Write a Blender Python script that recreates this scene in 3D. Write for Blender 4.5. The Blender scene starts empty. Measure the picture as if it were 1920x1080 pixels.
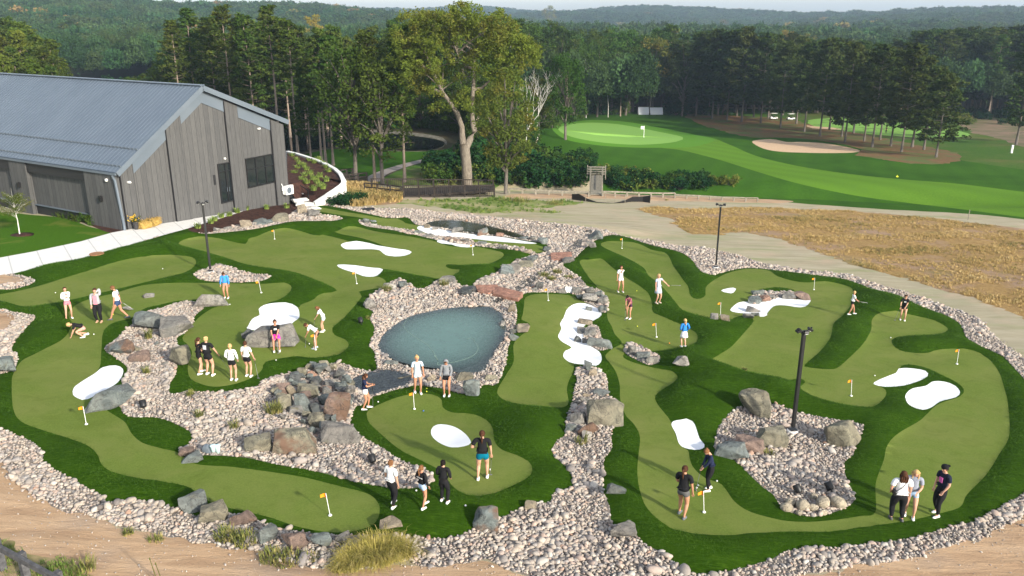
import bpy, bmesh, math, random, time
import numpy as np
from mathutils import Vector, Matrix, Euler, noise
from mathutils.geometry import delaunay_2d_cdt
rng = np.random.default_rng(7); random.seed(7)
R = math.radians
SC = bpy.context.scene
COL = SC.collection
T00 = time.time()
# ------------------------------------------------------------------ camera model (photo is 1920x1080)
F = 1560.0; PITCH = R(18.27); ZC = 20.0
SP, CP = math.sin(PITCH), math.cos(PITCH)
def sst(a, b, x):
    t = np.clip((x - a) / (b - a), 0, 1); return t * t * (3 - 2 * t)
def plane(x, y):
    x = np.asarray(x, float); y = np.asarray(y, float)
    yy = np.where(y < 170, y, 170 + 90 * np.tanh((y - 170) / 90.0))
    return ZC - (13.1 + 0.065 * yy + 0.04 * 60 * np.tanh(x / 60.0))
FLAT = []   # (cx, cy, rx, ry, angle, level)
def T(x, y):
    """large shape of the land"""
    x = np.asarray(x, float); y = np.asarray(y, float)
    z = plane(x, y)
    for cx, cy, rx, ry, lv in FLAT:
        r = np.hypot((x - cx) / rx, (y - cy) / ry)
        w = 1 - sst(1.0, 1.9, r)
        z = z * (1 - w) + lv * w
    # creek valley behind the course, the green stands on the far bank
    cyl = 104 - 0.03 * x + 3 * np.sin(x / 17.0)
    v = np.exp(-((y - cyl) / 6.0) ** 2) * sst(-40, -20, x) * (1 - sst(48, 75, x))
    z = z - 2.3 * v
    # knoll of the golf green
    z = z + 1.6 * np.exp(-((x - 18) / 34.0) ** 2 - ((y - 165) / 26.0) ** 2)
    # rolling hills far away
    far = sst(240, 900, y)
    h = 11 * np.sin(x / 260.0 + y / 410.0 + 1.0) + 8 * np.sin(x / 143.0 - y / 230.0 + 2.2) + 5 * np.sin(x / 71.0 + y / 97.0)
    z = z + far * (h * 0.8 + 2)
    z = z + sst(1300, 2200, y) * 9 + sst(400, 900, y) * 3
    lefth = sst(150, 420, -x + 0.0 * y) * sst(380, 700, y)
    z = z + lefth * 5
    return z
CAMP = np.array([0.0, 0.0, ZC])
STEPS = 9.0 * 1.012 ** np.arange(0, 520)
def uproj(px, py):
    """photo pixels -> world points on the land"""
    px = np.atleast_1d(np.asarray(px, float)); py = np.atleast_1d(np.asarray(py, float))
    u = (px - 960) / F; v = (py - 540) / F
    dx = u; dy = CP - v * SP; dz = -(SP + v * CP)
    sx, sz = dx / dy, dz / dy
    lo = np.full(px.shape, STEPS[0]); hi = np.full(px.shape, STEPS[-1]); found = np.zeros(px.shape, bool)
    prev = lo.copy()
    for s in STEPS[1:]:
        below = (ZC + sz * s) < T(sx * s, np.full(px.shape, s))
        new = below & ~found
        lo[new] = prev[new]; hi[new] = s; found |= new
        prev[:] = s
        if found.all(): break
    for _ in range(24):
        m = (lo + hi) / 2
        b = (ZC + sz * m) < T(sx * m, m)
        hi = np.where(b, m, hi); lo = np.where(b, lo, m)
    return np.stack([sx * lo, lo, ZC + sz * lo], 1)
def P(px, py):
    return uproj([px], [py])[0]
def onplane(px, py, z):
    """photo pixel -> point at a given height z"""
    u = (px - 960) / F; v = (py - 540) / F
    s = (ZC - z) / (SP + v * CP)
    return np.array([u * s, (CP - v * SP) * s, z])
def depth(p):      # camera depth of a world point
    return p[1] * CP + (ZC - p[2]) * SP
def mpp(p):        # metres per photo pixel at a point
    return depth(p) / F
def height_px(p, topy):
    """height of an upright thing standing at p whose top shows at row topy"""
    v1 = (topy - 540) / F; Z = depth(p); Y = (ZC - p[2]) * CP - p[1] * SP
    return (Y - v1 * Z) / (CP - v1 * SP)
def addflat(px, py, rx, ry, dz=0.0):
    p = P(px, py); FLAT.append((p[0], p[1], rx, ry, p[2] + dz)); return p[2] + dz
LV1 = addflat(830, 640, 5.2, 7.2)
LV2 = addflat(716, 712, 1.8, 1.6)
LV3 = addflat(890, 425, 9.0, 3.0)
LV4 = addflat(680, 268, 27.0, 25.0)
# ------------------------------------------------------------------ small helpers
def mesh_obj(name, verts, faces, mat=None, parent=None, smooth=False, mats=None, midx=None):
    me = bpy.data.meshes.new(name)
    verts = np.asarray(verts, np.float32).reshape(-1, 3)
    if isinstance(faces, np.ndarray) and faces.ndim == 2:
        n, k = faces.shape
        me.vertices.add(len(verts)); me.vertices.foreach_set('co', verts.ravel())
        me.loops.add(n * k); me.loops.foreach_set('vertex_index', faces.ravel().astype(np.int32))
        me.polygons.add(n); me.polygons.foreach_set('loop_start', np.arange(0, n * k, k, dtype=np.int32))
        me.update(calc_edges=True)
    else:
        me.from_pydata([tuple(map(float, v)) for v in verts], [], [tuple(int(i) for i in f) for f in faces])
    for m in (mats or ([mat] if mat else [])): me.materials.append(m)
    if midx is not None: me.polygons.foreach_set('material_index', np.asarray(midx, np.int32))
    if smooth: me.polygons.foreach_set('use_smooth', np.ones(len(me.polygons), bool))
    me.validate(); me.update()
    o = bpy.data.objects.new(name, me); COL.objects.link(o)
    if parent is not None: o.parent = parent
    return o
def tag(o, label=None, cat=None, group=None, kind=None):
    if label: o['label'] = label
    if cat: o['category'] = cat
    if group: o['group'] = group
    if kind: o['kind'] = kind
    return o
def empty(name, loc, rz=0, label=None, cat=None, group=None, sc=1.0):
    o = bpy.data.objects.new(name, None); COL.objects.link(o)
    o.location = [float(c) for c in loc]; o.rotation_euler = (0, 0, rz); o.scale = (sc, sc, sc)
    o.empty_display_size = 0.2
    return tag(o, label, cat, group)
class MB:
    """collects boxes, tubes and lathes and links them as one mesh"""
    def __init__(s): s.v = []; s.f = []; s.m = []
    def add(s, vs, fs, mi=0):
        b = len(s.v); s.v += [tuple(map(float, v)) for v in vs]; s.f += [tuple(b + i for i in f) for f in fs]; s.m += [mi] * len(fs); return s
    def box(s, c, d, rz=0, mi=0, M=None):
        x, y, z = d[0] / 2, d[1] / 2, d[2] / 2
        vs = [Vector((sx * x, sy * y, sz * z)) for sz in (-1, 1) for sx, sy in ((-1, -1), (1, -1), (1, 1), (-1, 1))]
        Rm = M if M is not None else Matrix.Rotation(rz, 3, 'Z')
        vs = [Rm @ v + Vector(c) for v in vs]
        return s.add(vs, [(3, 2, 1, 0), (4, 5, 6, 7), (0, 1, 5, 4), (1, 2, 6, 5), (2, 3, 7, 6), (3, 0, 4, 7)], mi)
    def beam(s, a, b, w, h, mi=0):
        a, b = Vector(a), Vector(b); d = b - a; L = d.length
        if L < 1e-6: return s
        d.normalize(); up = Vector((0, 0, 1)) if abs(d.z) < .95 else Vector((0, 1, 0))
        sd = d.cross(up).normalized(); u = sd.cross(d)
        return s.box((a + b) / 2, (L, w, h), M=Matrix((d, sd, u)).transposed(), mi=mi)
    def tube(s, pts, rad, n=8, mi=0, cap=True):
        pts = [Vector(p) for p in pts]; k = len(pts)
        rad = [float(r) for r in rad] if hasattr(rad, '__len__') else [float(rad)] * k
        vs = []; ref = Vector((0, 0, 1))
        for i, p in enumerate(pts):
            d = (pts[min(i + 1, k - 1)] - pts[max(i - 1, 0)]).normalized()
            if abs(d.dot(ref)) > .95: ref = Vector((1, 0, 0)) if abs(d.x) < .9 else Vector((0, 1, 0))
            a = d.cross(ref).normalized(); b = d.cross(a)
            ref = b.cross(d) if False else ref
            for j in range(n):
                t = 2 * math.pi * j / n
                vs.append(p + rad[i] * (math.cos(t) * a + math.sin(t) * b))
        fs = [(i * n + j, i * n + (j + 1) % n, (i + 1) * n + (j + 1) % n, (i + 1) * n + j) for i in range(k - 1) for j in range(n)]
        if cap: fs += [tuple(range(n)), tuple((k - 1) * n + n - 1 - j for j in range(n))]
        return s.add(vs, fs, mi)
    def lathe(s, prof, c=(0, 0, 0), n=16, mi=0):
        vs = [(c[0] + r * math.cos(2 * math.pi * j / n), c[1] + r * math.sin(2 * math.pi * j / n), c[2] + z) for r, z in prof for j in range(n)]
        k = len(prof)
        fs = [(i * n + j, i * n + (j + 1) % n, (i + 1) * n + (j + 1) % n, (i + 1) * n + j) for i in range(k - 1) for j in range(n)]
        fs += [tuple(n - 1 - j for j in range(n)), tuple((k - 1) * n + j for j in range(n))]
        return s.add(vs, fs, mi)
    def build(s, name, mat, parent=None, smooth=False, bevel=0):
        mats = mat if isinstance(mat, (list, tuple)) else [mat]
        o = mesh_obj(name, s.v, s.f, parent=parent, mats=mats, midx=s.m, smooth=smooth)
        if bevel:
            b = o.modifiers.new('bevel', 'BEVEL'); b.width = bevel; b.segments = 2; b.limit_method = 'ANGLE'
        return o
def copy_tree(o, parent=None):
    c = o.copy(); COL.objects.link(c)
    if parent is not None: c.parent = parent
    for ch in list(o.children): copy_tree(ch, c)
    return c
# ------------------------------------------------------------------ materials
def new_mat(name, base=(.5, .5, .5), rough=.8, metal=0.0, spec=.3):
    m = bpy.data.materials.new(name); m.use_nodes = True
    nt = m.node_tree; b = nt.nodes['Principled BSDF']
    b.inputs['Base Color'].default_value = (*base, 1); b.inputs['Roughness'].default_value = rough
    b.inputs['Metallic'].default_value = metal; b.inputs['Specular IOR Level'].default_value = spec
    return m, nt, b
def N(nt, t, **kw):
    n = nt.nodes.new(t)
    for k, v in kw.items():
        if k.startswith('i_'):
            n.inputs[int(k[2:]) if k[2:].isdigit() else k[2:]].default_value = v
        else: setattr(n, k, v)
    return n
def L(nt, a, b): nt.links.new(a, b)
def ramp(nt, fac, stops, interp='LINEAR'):
    r = N(nt, 'ShaderNodeValToRGB'); r.color_ramp.interpolation = interp
    el = r.color_ramp.elements
    el[0].position = stops[0][0]; el[0].color = (*stops[0][1], 1)
    el[1].position = stops[-1][0]; el[1].color = (*stops[-1][1], 1)
    for p, c in stops[1:-1]:
        e = el.new(p); e.color = (*c, 1)
    L(nt, fac, r.inputs[0]); return r.outputs[0]
def coords(nt, scale=(1, 1, 1), obj=False, rot=(0, 0, 0)):
    if obj: s = N(nt, 'ShaderNodeTexCoord').outputs['Object']
    else: s = N(nt, 'ShaderNodeNewGeometry').outputs['Position']
    mp = N(nt, 'ShaderNodeMapping'); mp.inputs['Scale'].default_value = scale; mp.inputs['Rotation'].default_value = rot
    L(nt, s, mp.inputs['Vector']); return mp.outputs[0]
def nz(nt, vec, scale, detail=4, rough=.55, dist=0):
    n = N(nt, 'ShaderNodeTexNoise'); n.inputs['Scale'].default_value = scale; n.inputs['Detail'].default_value = detail
    n.inputs['Roughness'].default_value = rough; n.inputs['Distortion'].default_value = dist
    L(nt, vec, n.inputs['Vector']); return n.outputs['Fac']
def mix(nt, a, b, fac, mode='MIX'):
    m = N(nt, 'ShaderNodeMix', data_type='RGBA', blend_type=mode)
    for sock, v in ((m.inputs[0], fac), (m.inputs[6], a), (m.inputs[7], b)):
        if isinstance(v, bpy.types.NodeSocket): L(nt, v, sock)
        elif isinstance(v, tuple): sock.default_value = (*v, 1)
        else: sock.default_value = v
    return m.outputs[2]
def mth(nt, op, a, b=0.0):
    m = N(nt, 'ShaderNodeMath', operation=op)
    for s, v in ((m.inputs[0], a), (m.inputs[1], b)):
        if isinstance(v, bpy.types.NodeSocket): L(nt, v, s)
        else: s.default_value = v
    return m.outputs[0]
def bump(nt, b, h, strength=.3, dist=.05):
    n = N(nt, 'ShaderNodeBump'); n.inputs['Strength'].default_value = strength; n.inputs['Distance'].default_value = dist
    L(nt, h, n.inputs['Height']); L(nt, n.outputs[0], b.inputs['Normal'])
def noisy(name, c1, c2, scale, c3=None, scale2=None, rough=.9, bs=.3, bd=.03, spec=.15, bscale=None, aniso=None, obj=False, mid=(.35, .65)):
    """two-tone noise surface, optional third colour in larger patches"""
    m, nt, b = new_mat(name, c1, rough, spec=spec)
    v = coords(nt, aniso or (1, 1, 1), obj)
    n1 = nz(nt, v, scale, 6, .65)
    col = ramp(nt, n1, [(mid[0], c1), (mid[1], c2)])
    if c3:
        n2 = nz(nt, v, scale2, 4, .6); f = ramp(nt, n2, [(.45, (0, 0, 0)), (.62, (1, 1, 1))])
        col = mix(nt, col, c3, f)
    L(nt, col, b.inputs['Base Color'])
    if bs: bump(nt, b, nz(nt, v, bscale or scale * 3, 6, .7), bs, bd)
    return m
# ------------------------------------------------------------------ outlines read off the photo (row, column in photo pixels), laid on the land
GRAVEL_RING = [(593,382),(640,385),(690,390),(773,392),(873,402),(973,412),(1107,426),(1133,432),(1187,446),(1280,460),(1313,463),(1380,477),(1430,493),(1513,507),(1580,513),(1630,527),(1680,542),(1730,557),(1780,577),(1827,593),(1853,620),(1880,643),(1922,675),(1965,720),(1990,790),(1985,860),(1960,930),(1922,967),(1897,980),(1847,1007),(1800,1020),(1747,1030),(1697,1050),(1623,1057),(1563,1063),(1487,1078),(1400,1092),(1250,1105),(1080,1098),(1000,1082),(973,1073),(933,1057),(907,1047),(873,1053),(800,1060),(740,1053),(690,1062),(633,1063),(560,1056),(520,1050),(500,1030),(423,1027),(333,1010),(250,987),(187,973),(110,950),(53,920),(20,890),(0,863),(-60,840),(-90,700),(-60,530),(0,513),(27,512),(167,483),(353,428),(440,415),(520,402),(560,392)]
TURF = [(-60,540),(0,543),(30,540),(67,527),(40,516),(27,512),(100,497),(167,483),(230,465),(283,449),(353,428),(370,438),(385,441),(413,439),(467,432),(520,422),(560,418),(610,417),(640,413),(642,409),(627,404),(602,402),(590,393),(590,384),(620,386),(660,394),(693,401),(727,408),(748,408),(766,407),(777,419),(792,423),(840,431),(893,438),(940,443),(985,450),(1007,453),(1020,455),(1028,462),(1022,473),(1007,476),(993,478),(988,482),(970,487),(960,493),(940,500),(937,507),(918,516),(893,527),(890,536),(870,537),(857,534),(857,528),(843,520),(827,522),(805,535),(785,540),(767,532),(745,524),(718,537),(700,550),(683,566),(682,573),(700,585),(692,597),(702,613),(700,627),(693,647),(703,660),(705,680),(708,688),(700,692),(678,692),(665,690),(655,685),(628,682),(600,690),(578,693),(548,698),(515,704),(493,713),(480,723),(443,732),(397,734),(350,732),(320,737),(318,720),(324,711),(330,697),(333,670),(333,645),(331,633),(350,621),(362,611),(363,598),(368,588),(383,574),(367,566),(340,565),(300,578),(270,587),(253,603),(238,615),(213,638),(198,655),(217,670),(238,687),(233,703),(230,716),(235,740),(225,760),(243,780),(293,782),(333,795),(362,812),(357,827),(337,845),(352,852),(380,853),(433,855),(467,858),(533,872),(583,880),(640,893),(700,907),(780,920),(806,907),(813,893),(800,880),(750,860),(713,837),(677,817),(657,792),(665,765),(680,757),(697,743),(713,737),(740,728),(770,722),(787,721),(827,727),(853,735),(870,742),(893,733),(907,720),(930,721),(938,705),(948,680),(950,663),(957,638),(965,620),(968,600),(968,580),(966,563),(978,551),(1003,547),(1037,548),(1070,550),(1087,557),(1095,565),(1110,572),(1120,583),(1138,585),(1139,562),(1130,545),(1102,537),(1093,525),(1073,510),(1058,500),(1057,493),(1073,487),(1083,480),(1093,468),(1117,450),(1135,442),(1152,440),(1177,445),(1213,457),(1257,467),(1280,475),(1297,487),(1317,512),(1330,516),(1347,512),(1390,503),(1430,503),(1480,510),(1530,518),(1580,523),(1613,533),(1647,547),(1690,557),(1730,577),(1773,590),(1803,610),(1813,633),(1847,653),(1880,667),(1903,690),(1922,712),(1950,760),(1960,830),(1945,890),(1920,923),(1880,947),(1843,970),(1813,980),(1780,987),(1747,997),(1697,1010),(1613,1020),(1570,1027),(1513,1027),(1467,1037),(1440,1050),(1363,1070),(1290,1073),(1247,1040),(1207,1020),(1193,1003),(1165,990),(1147,977),(1143,950),(1133,927),(1130,907),(1132,887),(1133,860),(1147,840),(1147,808),(1160,785),(1160,750),(1143,742),(1138,713),(1125,693),(1105,686),(1080,691),(1082,713),(1077,728),(1073,757),(1067,772),(1060,797),(1062,813),(1042,830),(1036,850),(1053,867),(1070,883),(1072,913),(1040,923),(1030,940),(1003,943),(977,953),(940,970),(900,985),(857,1003),(827,1007),(787,1007),(740,1000),(707,1000),(633,1003),(567,995),(520,989),(493,979),(427,962),(370,965),(333,953),(277,940),(200,940),(187,927),(150,907),(127,893),(83,867),(80,847),(60,827),(27,813),(0,803),(-60,785),(-75,730),(-30,705),(0,700),(28,690),(32,665),(20,653),(37,627),(53,610),(66,594),(20,583),(0,580),(-60,578)]
GREEN_LEFT = [(335,460),(345,452),(367,447),(383,446),(408,448),(433,453),(460,457),(466,449),(483,443),(510,433),(535,431),(560,434),(593,441),(618,439),(643,430),(660,427),(677,428),(710,435),(760,442),(810,451),(826,457),(850,463),(887,462),(930,470),(945,478),(933,488),(907,498),(880,498),(843,495),(836,498),(843,503),(865,508),(853,515),(840,521),(818,522),(802,521),(760,512),(718,505),(702,516),(712,520),(724,527),(718,535),(707,540),(690,543),(673,547),(678,556),(657,583),(643,598),(632,607),(623,615),(627,627),(648,638),(654,647),(648,657),(632,667),(607,670),(583,671),(557,668),(523,673),(495,680),(493,690),(482,702),(460,713),(427,722),(395,724),(363,714),(353,700),(353,680),(360,660),(350,643),(342,632),(367,600),(393,580),(412,572),(400,562),(363,562),(333,564),(300,571),(267,580),(250,595),(217,603),(200,613),(192,627),(190,655),(187,687),(170,715),(185,750),(200,768),(233,790),(247,813),(267,830),(300,840),(333,848),(367,870),(433,875),(500,883),(567,893),(617,905),(650,914),(680,922),(700,933),(712,953),(706,977),(683,990),(633,997),(567,988),(500,968),(430,952),(390,938),(367,922),(350,912),(300,902),(250,895),(207,883),(190,870),(183,853),(167,837),(133,823),(83,807),(40,790),(25,767),(22,720),(25,700),(40,677),(67,663),(117,637),(135,610),(128,593),(133,580),(160,563),(213,550),(243,541),(283,533),(367,530),(430,530),(483,532),(533,533),(547,541),(540,553),(523,562),(500,570),(530,577),(560,577),(563,572),(585,563),(602,552),(626,547),(627,540),(567,515),(533,507),(467,497),(400,477),(352,465)]
ROUGH_BEHIND_SAND = [(590,438),(623,444),(655,452),(690,460),(712,466),(722,463),(700,453),(670,445),(640,439),(620,436)]
GREEN_TOP_LEFT = [(-30,556),(0,552),(67,537),(150,513),(217,493),(273,482),(317,479),(353,482),(368,490),(360,503),(333,515),(283,527),(217,542),(150,558),(83,573),(50,576),(17,568)]
GREEN_LANE = [(592,386),(602,389),(643,396),(685,403),(718,409),(748,410),(760,418),(777,421),(790,424),(840,434),(893,441),(940,446),(985,453),(1007,455),(1005,459),(1017,462),(1020,466),(1016,472),(1000,472),(973,463),(917,457),(883,453),(880,448),(835,443),(797,437),(773,432),(740,427),(707,420),(707,415),(687,410),(660,406),(610,398),(593,393)]
GREEN_FRONT = [(688,780),(690,770),(713,757),(750,743),(783,737),(813,740),(828,750),(830,763),(847,773),(880,777),(907,787),(923,803),(927,827),(940,843),(973,857),(993,870),(998,883),(990,897),(957,913),(923,927),(890,934),(867,928),(847,910),(827,883),(790,863),(750,843),(713,813),(693,793)]
GREEN_MIDDLE = [(985,557),(1003,551),(1037,551),(1070,554),(1087,562),(1100,568),(1110,580),(1110,600),(1095,615),(1100,650),(1110,670),(1100,683),(1078,682),(1075,697),(1067,713),(1063,730),(1066,752),(1060,761),(1040,764),(990,762),(950,755),(935,743),(933,730),(950,700),(963,677),(963,645),(975,630),(988,620),(993,607),(978,598),(980,590),(983,570)]
GREEN_RIGHT = [(1087,490),(1105,488),(1130,489),(1153,507),(1175,522),(1200,537),(1215,550),(1222,567),(1223,582),(1228,588),(1250,598),(1273,608),(1292,618),(1305,627),(1308,637),(1300,647),(1275,653),(1242,657),(1217,657),(1193,654),(1178,656),(1168,666),(1175,674),(1200,683),(1250,695),(1265,702),(1270,708),(1267,715),(1250,727),(1233,738),(1228,748),(1237,765),(1257,790),(1273,832),(1290,845),(1293,860),(1300,877),(1323,897),(1353,910),(1377,940),(1407,960),(1463,975),(1513,978),(1563,974),(1613,967),(1641,960),(1642,907),(1657,863),(1663,837),(1680,817),(1723,790),(1737,777),(1760,757),(1800,743),(1807,730),(1793,717),(1773,707),(1730,688),(1695,684),(1680,700),(1645,718),(1660,730),(1660,743),(1640,763),(1613,766),(1563,757),(1513,740),(1500,727),(1510,716),(1500,709),(1473,713),(1447,708),(1397,697),(1347,685),(1335,677),(1350,665),(1372,650),(1397,623),(1413,600),(1402,590),(1376,595),(1373,599),(1347,602),(1313,595),(1280,583),(1267,568),(1250,547),(1233,530),(1215,517),(1207,503),(1173,483),(1133,465),(1127,458),(1130,455),(1147,453),(1187,455),(1207,461),(1220,468),(1250,477),(1263,500),(1280,525),(1290,537),(1293,550),(1300,558),(1313,559),(1323,553),(1323,540),(1337,527),(1360,513),(1393,505),(1423,504),(1443,508),(1457,518),(1487,527),(1513,530),(1547,529),(1580,535),(1597,542),(1600,552),(1594,575),(1580,592),(1563,607),(1557,633),(1537,660),(1510,683),(1513,688),(1547,692),(1570,690),(1597,667),(1620,643),(1633,620),(1635,600),(1647,590),(1673,587),(1697,590),(1747,600),(1773,612),(1777,619),(1760,628),(1730,630),(1680,633),(1672,643),(1687,656),(1713,661),(1740,661),(1757,657),(1790,655),(1827,660),(1853,673),(1873,697),(1882,725),(1890,760),(1892,817),(1873,853),(1847,893),(1813,927),(1800,950),(1760,963),(1697,977),(1613,989),(1563,996),(1480,998),(1413,1000),(1347,1006),(1273,997),(1240,980),(1213,953),(1200,920),(1195,887),(1197,853),(1200,820),(1190,797),(1173,778),(1163,747),(1162,722),(1155,697),(1143,680),(1135,670),(1138,662),(1150,652),(1166,643),(1153,627),(1147,612),(1140,600),(1138,585),(1139,575),(1138,558),(1120,537),(1107,523),(1094,505)]
ROUGH_SMALL = [(1420,545),(1437,540),(1455,538),(1475,540),(1490,545),(1455,549)]
GRAVEL_LAMP = [(365,513),(377,507),(413,497),(450,507),(500,517),(506,522),(487,527),(433,528),(383,525),(367,519)]
GRAVEL_RIGHT = [(1345,810),(1350,797),(1377,770),(1400,765),(1450,762),(1493,773),(1547,783),(1613,797),(1617,808),(1600,843),(1603,850),(1583,867),(1590,903),(1603,933),(1580,953),(1527,967),(1493,962),(1467,952),(1450,927),(1423,907),(1390,873),(1363,850),(1340,838)]
GRAVEL_SMALL = [(1405,560),(1422,548),(1455,546),(1487,546),(1500,556),(1487,560),(1463,560),(1440,568),(1425,575),(1410,570)]
GRAVEL_WEDGE = [(1105,610),(1120,612),(1130,637),(1140,653),(1120,656),(1103,643),(1092,628)]
GRAVEL_LINE = [(673,414),(690,415),(707,421),(740,426),(773,431),(797,437),(835,442),(880,446),(887,453),(917,457),(950,461),(975,464),(1005,474),(1000,478),(975,470),(940,466),(900,462),(887,460),(850,458),(826,452),(800,445),(768,439),(737,431),(700,426),(676,421)]
GRAVEL_STONE_STEP = [(1172,648),(1185,644),(1215,655),(1236,668),(1234,680),(1215,684),(1190,672),(1175,662)]
SANDS = [
 [(639,458),(647,454),(668,452),(690,455),(710,460),(743,466),(760,468),(772,472),(760,478),(740,480),(723,477),(710,468),(693,467),(668,467),(650,467),(642,462)],
 [(632,498),(640,496),(667,498),(693,502),(715,504),(717,508),(707,517),(693,519),(680,517),(667,512),(643,505)],
 [(782,428),(787,423),(797,423),(840,431),(893,439),(940,444),(985,452),(1007,456),(985,457),(940,453),(893,448),(850,444),(815,440),(795,435)],
 [(820,451),(827,448),(850,455),(870,457),(890,460),(886,463),(870,464),(853,461),(847,458),(823,456)],
 [(230,690),(217,684),(193,688),(177,700),(147,720),(138,728),(137,740),(150,748),(165,748),(213,722),(228,705)],
 [(465,612),(473,598),(487,590),(485,580),(495,572),(515,568),(540,568),(553,573),(560,580),(561,595),(553,602),(542,612),(539,620),(500,622),(465,617)],
 [(808,810),(812,800),(827,795),(853,800),(873,813),(883,830),(870,837),(847,839),(827,832),(812,820)],
 [(1050,607),(1057,595),(1062,582),(1072,572),(1087,568),(1103,569),(1120,577),(1127,585),(1127,592),(1117,599),(1107,604),(1096,610),(1092,620),(1098,635),(1108,648),(1123,658),(1128,668),(1127,678),(1118,685),(1100,683),(1075,681),(1062,675),(1056,667),(1060,657),(1072,650),(1055,640),(1048,633),(1047,627),(1053,615)],
 [(1352,546),(1362,542),(1375,540),(1380,542),(1375,550),(1365,551)],
 [(1369,580),(1383,568),(1403,566),(1415,570),(1430,566),(1447,562),(1463,557),(1488,560),(1518,560),(1518,567),(1510,575),(1495,577),(1477,573),(1462,572),(1450,575),(1438,588),(1439,592),(1425,593),(1420,587),(1400,587),(1380,585)],
 [(1259,797),(1263,790),(1275,788),(1292,789),(1302,797),(1307,808),(1312,822),(1321,834),(1317,842),(1303,844),(1283,840),(1273,832),(1267,813)],
 [(1638,720),(1647,713),(1680,700),(1685,692),(1707,691),(1735,696),(1739,706),(1717,716),(1690,723),(1660,725)],
 [(1698,740),(1710,728),(1737,722),(1747,716),(1765,715),(1785,720),(1796,728),(1800,736),(1793,744),(1763,752),(1747,763),(1730,768),(1707,763),(1699,750)]]
SAND_LABELS = ['long white sand patch with a narrow waist on the far left green','white teardrop sand patch behind the flag near the small pond','long thin white sand strip along the far pond','small white sand sliver below the line of pond rocks','white sand patch against the big blue grey boulder on the left','large white sand patch behind the boulder with the seated girl','white egg-shaped sand patch on the front green','S-shaped white sand patch beside the grey rocks','tiny white sand patch on the far right green','white sand patch curving round the rock pile','white sand patch beside the person in the navy hoodie','upper of the two white sand patches on the far right','lower rounder white sand patch of the two on the far right']
POND = [(710,647),(712,638),(723,622),(747,603),(773,590),(807,582),(840,576),(882,572),(908,572),(924,575),(936,582),(944,592),(948,610),(947,627),(935,643),(925,660),(915,677),(907,690),(887,695),(857,695),(837,688),(815,687),(790,684),(757,677),(733,668),(717,658)]
POND_SMALL = [(657,712),(682,698),(707,693),(720,690),(740,693),(777,703),(768,710),(767,715),(747,722),(727,728),(703,735),(695,740),(662,718)]
POND_FAR = [(800,417),(827,412),(867,413),(907,420),(940,428),(973,437),(983,443),(975,445),(940,441),(893,436),(840,428),(805,422)]
STREAM = [(1042,496),(1027,494),(1020,503),(1002,513),(977,527),(963,540),(945,552),(925,562),(935,566),(960,552),(987,537),(1010,520),(1027,507),(1042,500),(1060,488),(1075,470),(1095,452),(1085,448),(1070,460),(1055,478)]
POND_BACK = [(480,250),(560,247),(640,246),(700,250),(770,255),(820,262),(834,271),(822,280),(790,284),(740,283),(700,280),(640,277),(600,282),(560,290),(500,296),(470,275)]
LAWN = [(-120,402),(0,398),(60,403),(120,409),(165,424),(207,438),(150,455),(60,478),(-120,520)]
MULCH_WALL = [(-120,385),(0,385),(60,398),(110,404),(160,419),(205,436),(236,432),(232,424),(180,408),(100,390),(60,384)]
SIDEWALK = [(-150,505),(0,483),(60,472),(150,453),(210,436),(243,430),(300,415),(380,392),(440,375),(470,373),(502,381),(440,401),(353,428),(283,448),(230,465),(167,483),(27,512),(-20,518),(-150,535)]
MULCH_BED = [(353,428),(400,414),(440,401),(502,381),(516,372),(545,372),(560,378),(556,392),(540,404),(510,410),(470,417),(430,424),(400,434),(373,438)]
DIRT_PATCH = [(-80,510),(20,517),(46,525),(20,533),(-80,538)]
DIRT_PATCH2 = [(-80,583),(18,588),(25,600),(10,617),(-80,632)]
DIRT = [(-200,835),(-60,840),(0,840),(53,920),(187,973),(333,1010),(423,1027),(500,1030),(560,1056),(700,1060),(800,1060),(873,1050),(933,1057),(1000,1082),(1250,1100),(1487,1078),(1623,1057),(1747,1030),(1847,1007),(1922,967),(2100,880),(2300,1000),(2300,1250),(-300,1250),(-300,900)]
GRASS_CORNER = [(-40,985),(0,1008),(35,1025),(60,1040),(100,1045),(140,1055),(150,1075),(180,1085),(140,1100),(-80,1150),(-120,1000)]
DRY_FIELD = [(1195,392),(1240,388),(1300,392),(1400,388),(1500,392),(1600,396),(1700,404),(1800,415),(1940,432),(2200,470),(2200,720),(1925,598),(1860,575),(1800,552),(1740,535),(1700,522),(1650,510),(1600,497),(1560,482),(1500,462),(1450,446),(1385,436),(1350,440),(1300,438),(1262,420),(1262,412),(1220,400)]
WEEDY = [(860,374),(925,370),(1000,376),(1060,376),(1090,382),(1040,388),(1000,392),(1060,400),(960,398),(900,400),(840,392),(780,384),(700,380),(700,376),(800,374)]
DRY_TALL = [(640,345),(700,352),(740,362),(755,375),(740,382),(690,386),(655,386),(650,372)]
DIRT_TRACK = [(960,372),(1090,372),(1200,375),(1320,378),(1450,381),(1480,376),(1320,370),(1120,363),(1105,363),(960,364)]
FAIRWAY = [(1000,235),(1060,219),(1140,210),(1300,206),(1480,232),(1640,262),(1800,300),(2000,330),(2300,380),(2300,460),(1925,412),(1800,400),(1650,392),(1480,380),(1330,368),(1130,360),(1130,320),(1060,312),(1020,280)]
ROUGH_FAR = [(1000,220),(1060,208),(1140,202),(1250,200),(1480,205),(1640,200),(1800,205),(2300,230),(2300,380),(1900,325),(1760,302),(1640,266),(1480,234),(1300,208),(1140,212),(1060,222),(1000,235),(1010,290),(1060,312),(1030,318),(1000,296),(990,250)]
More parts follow.
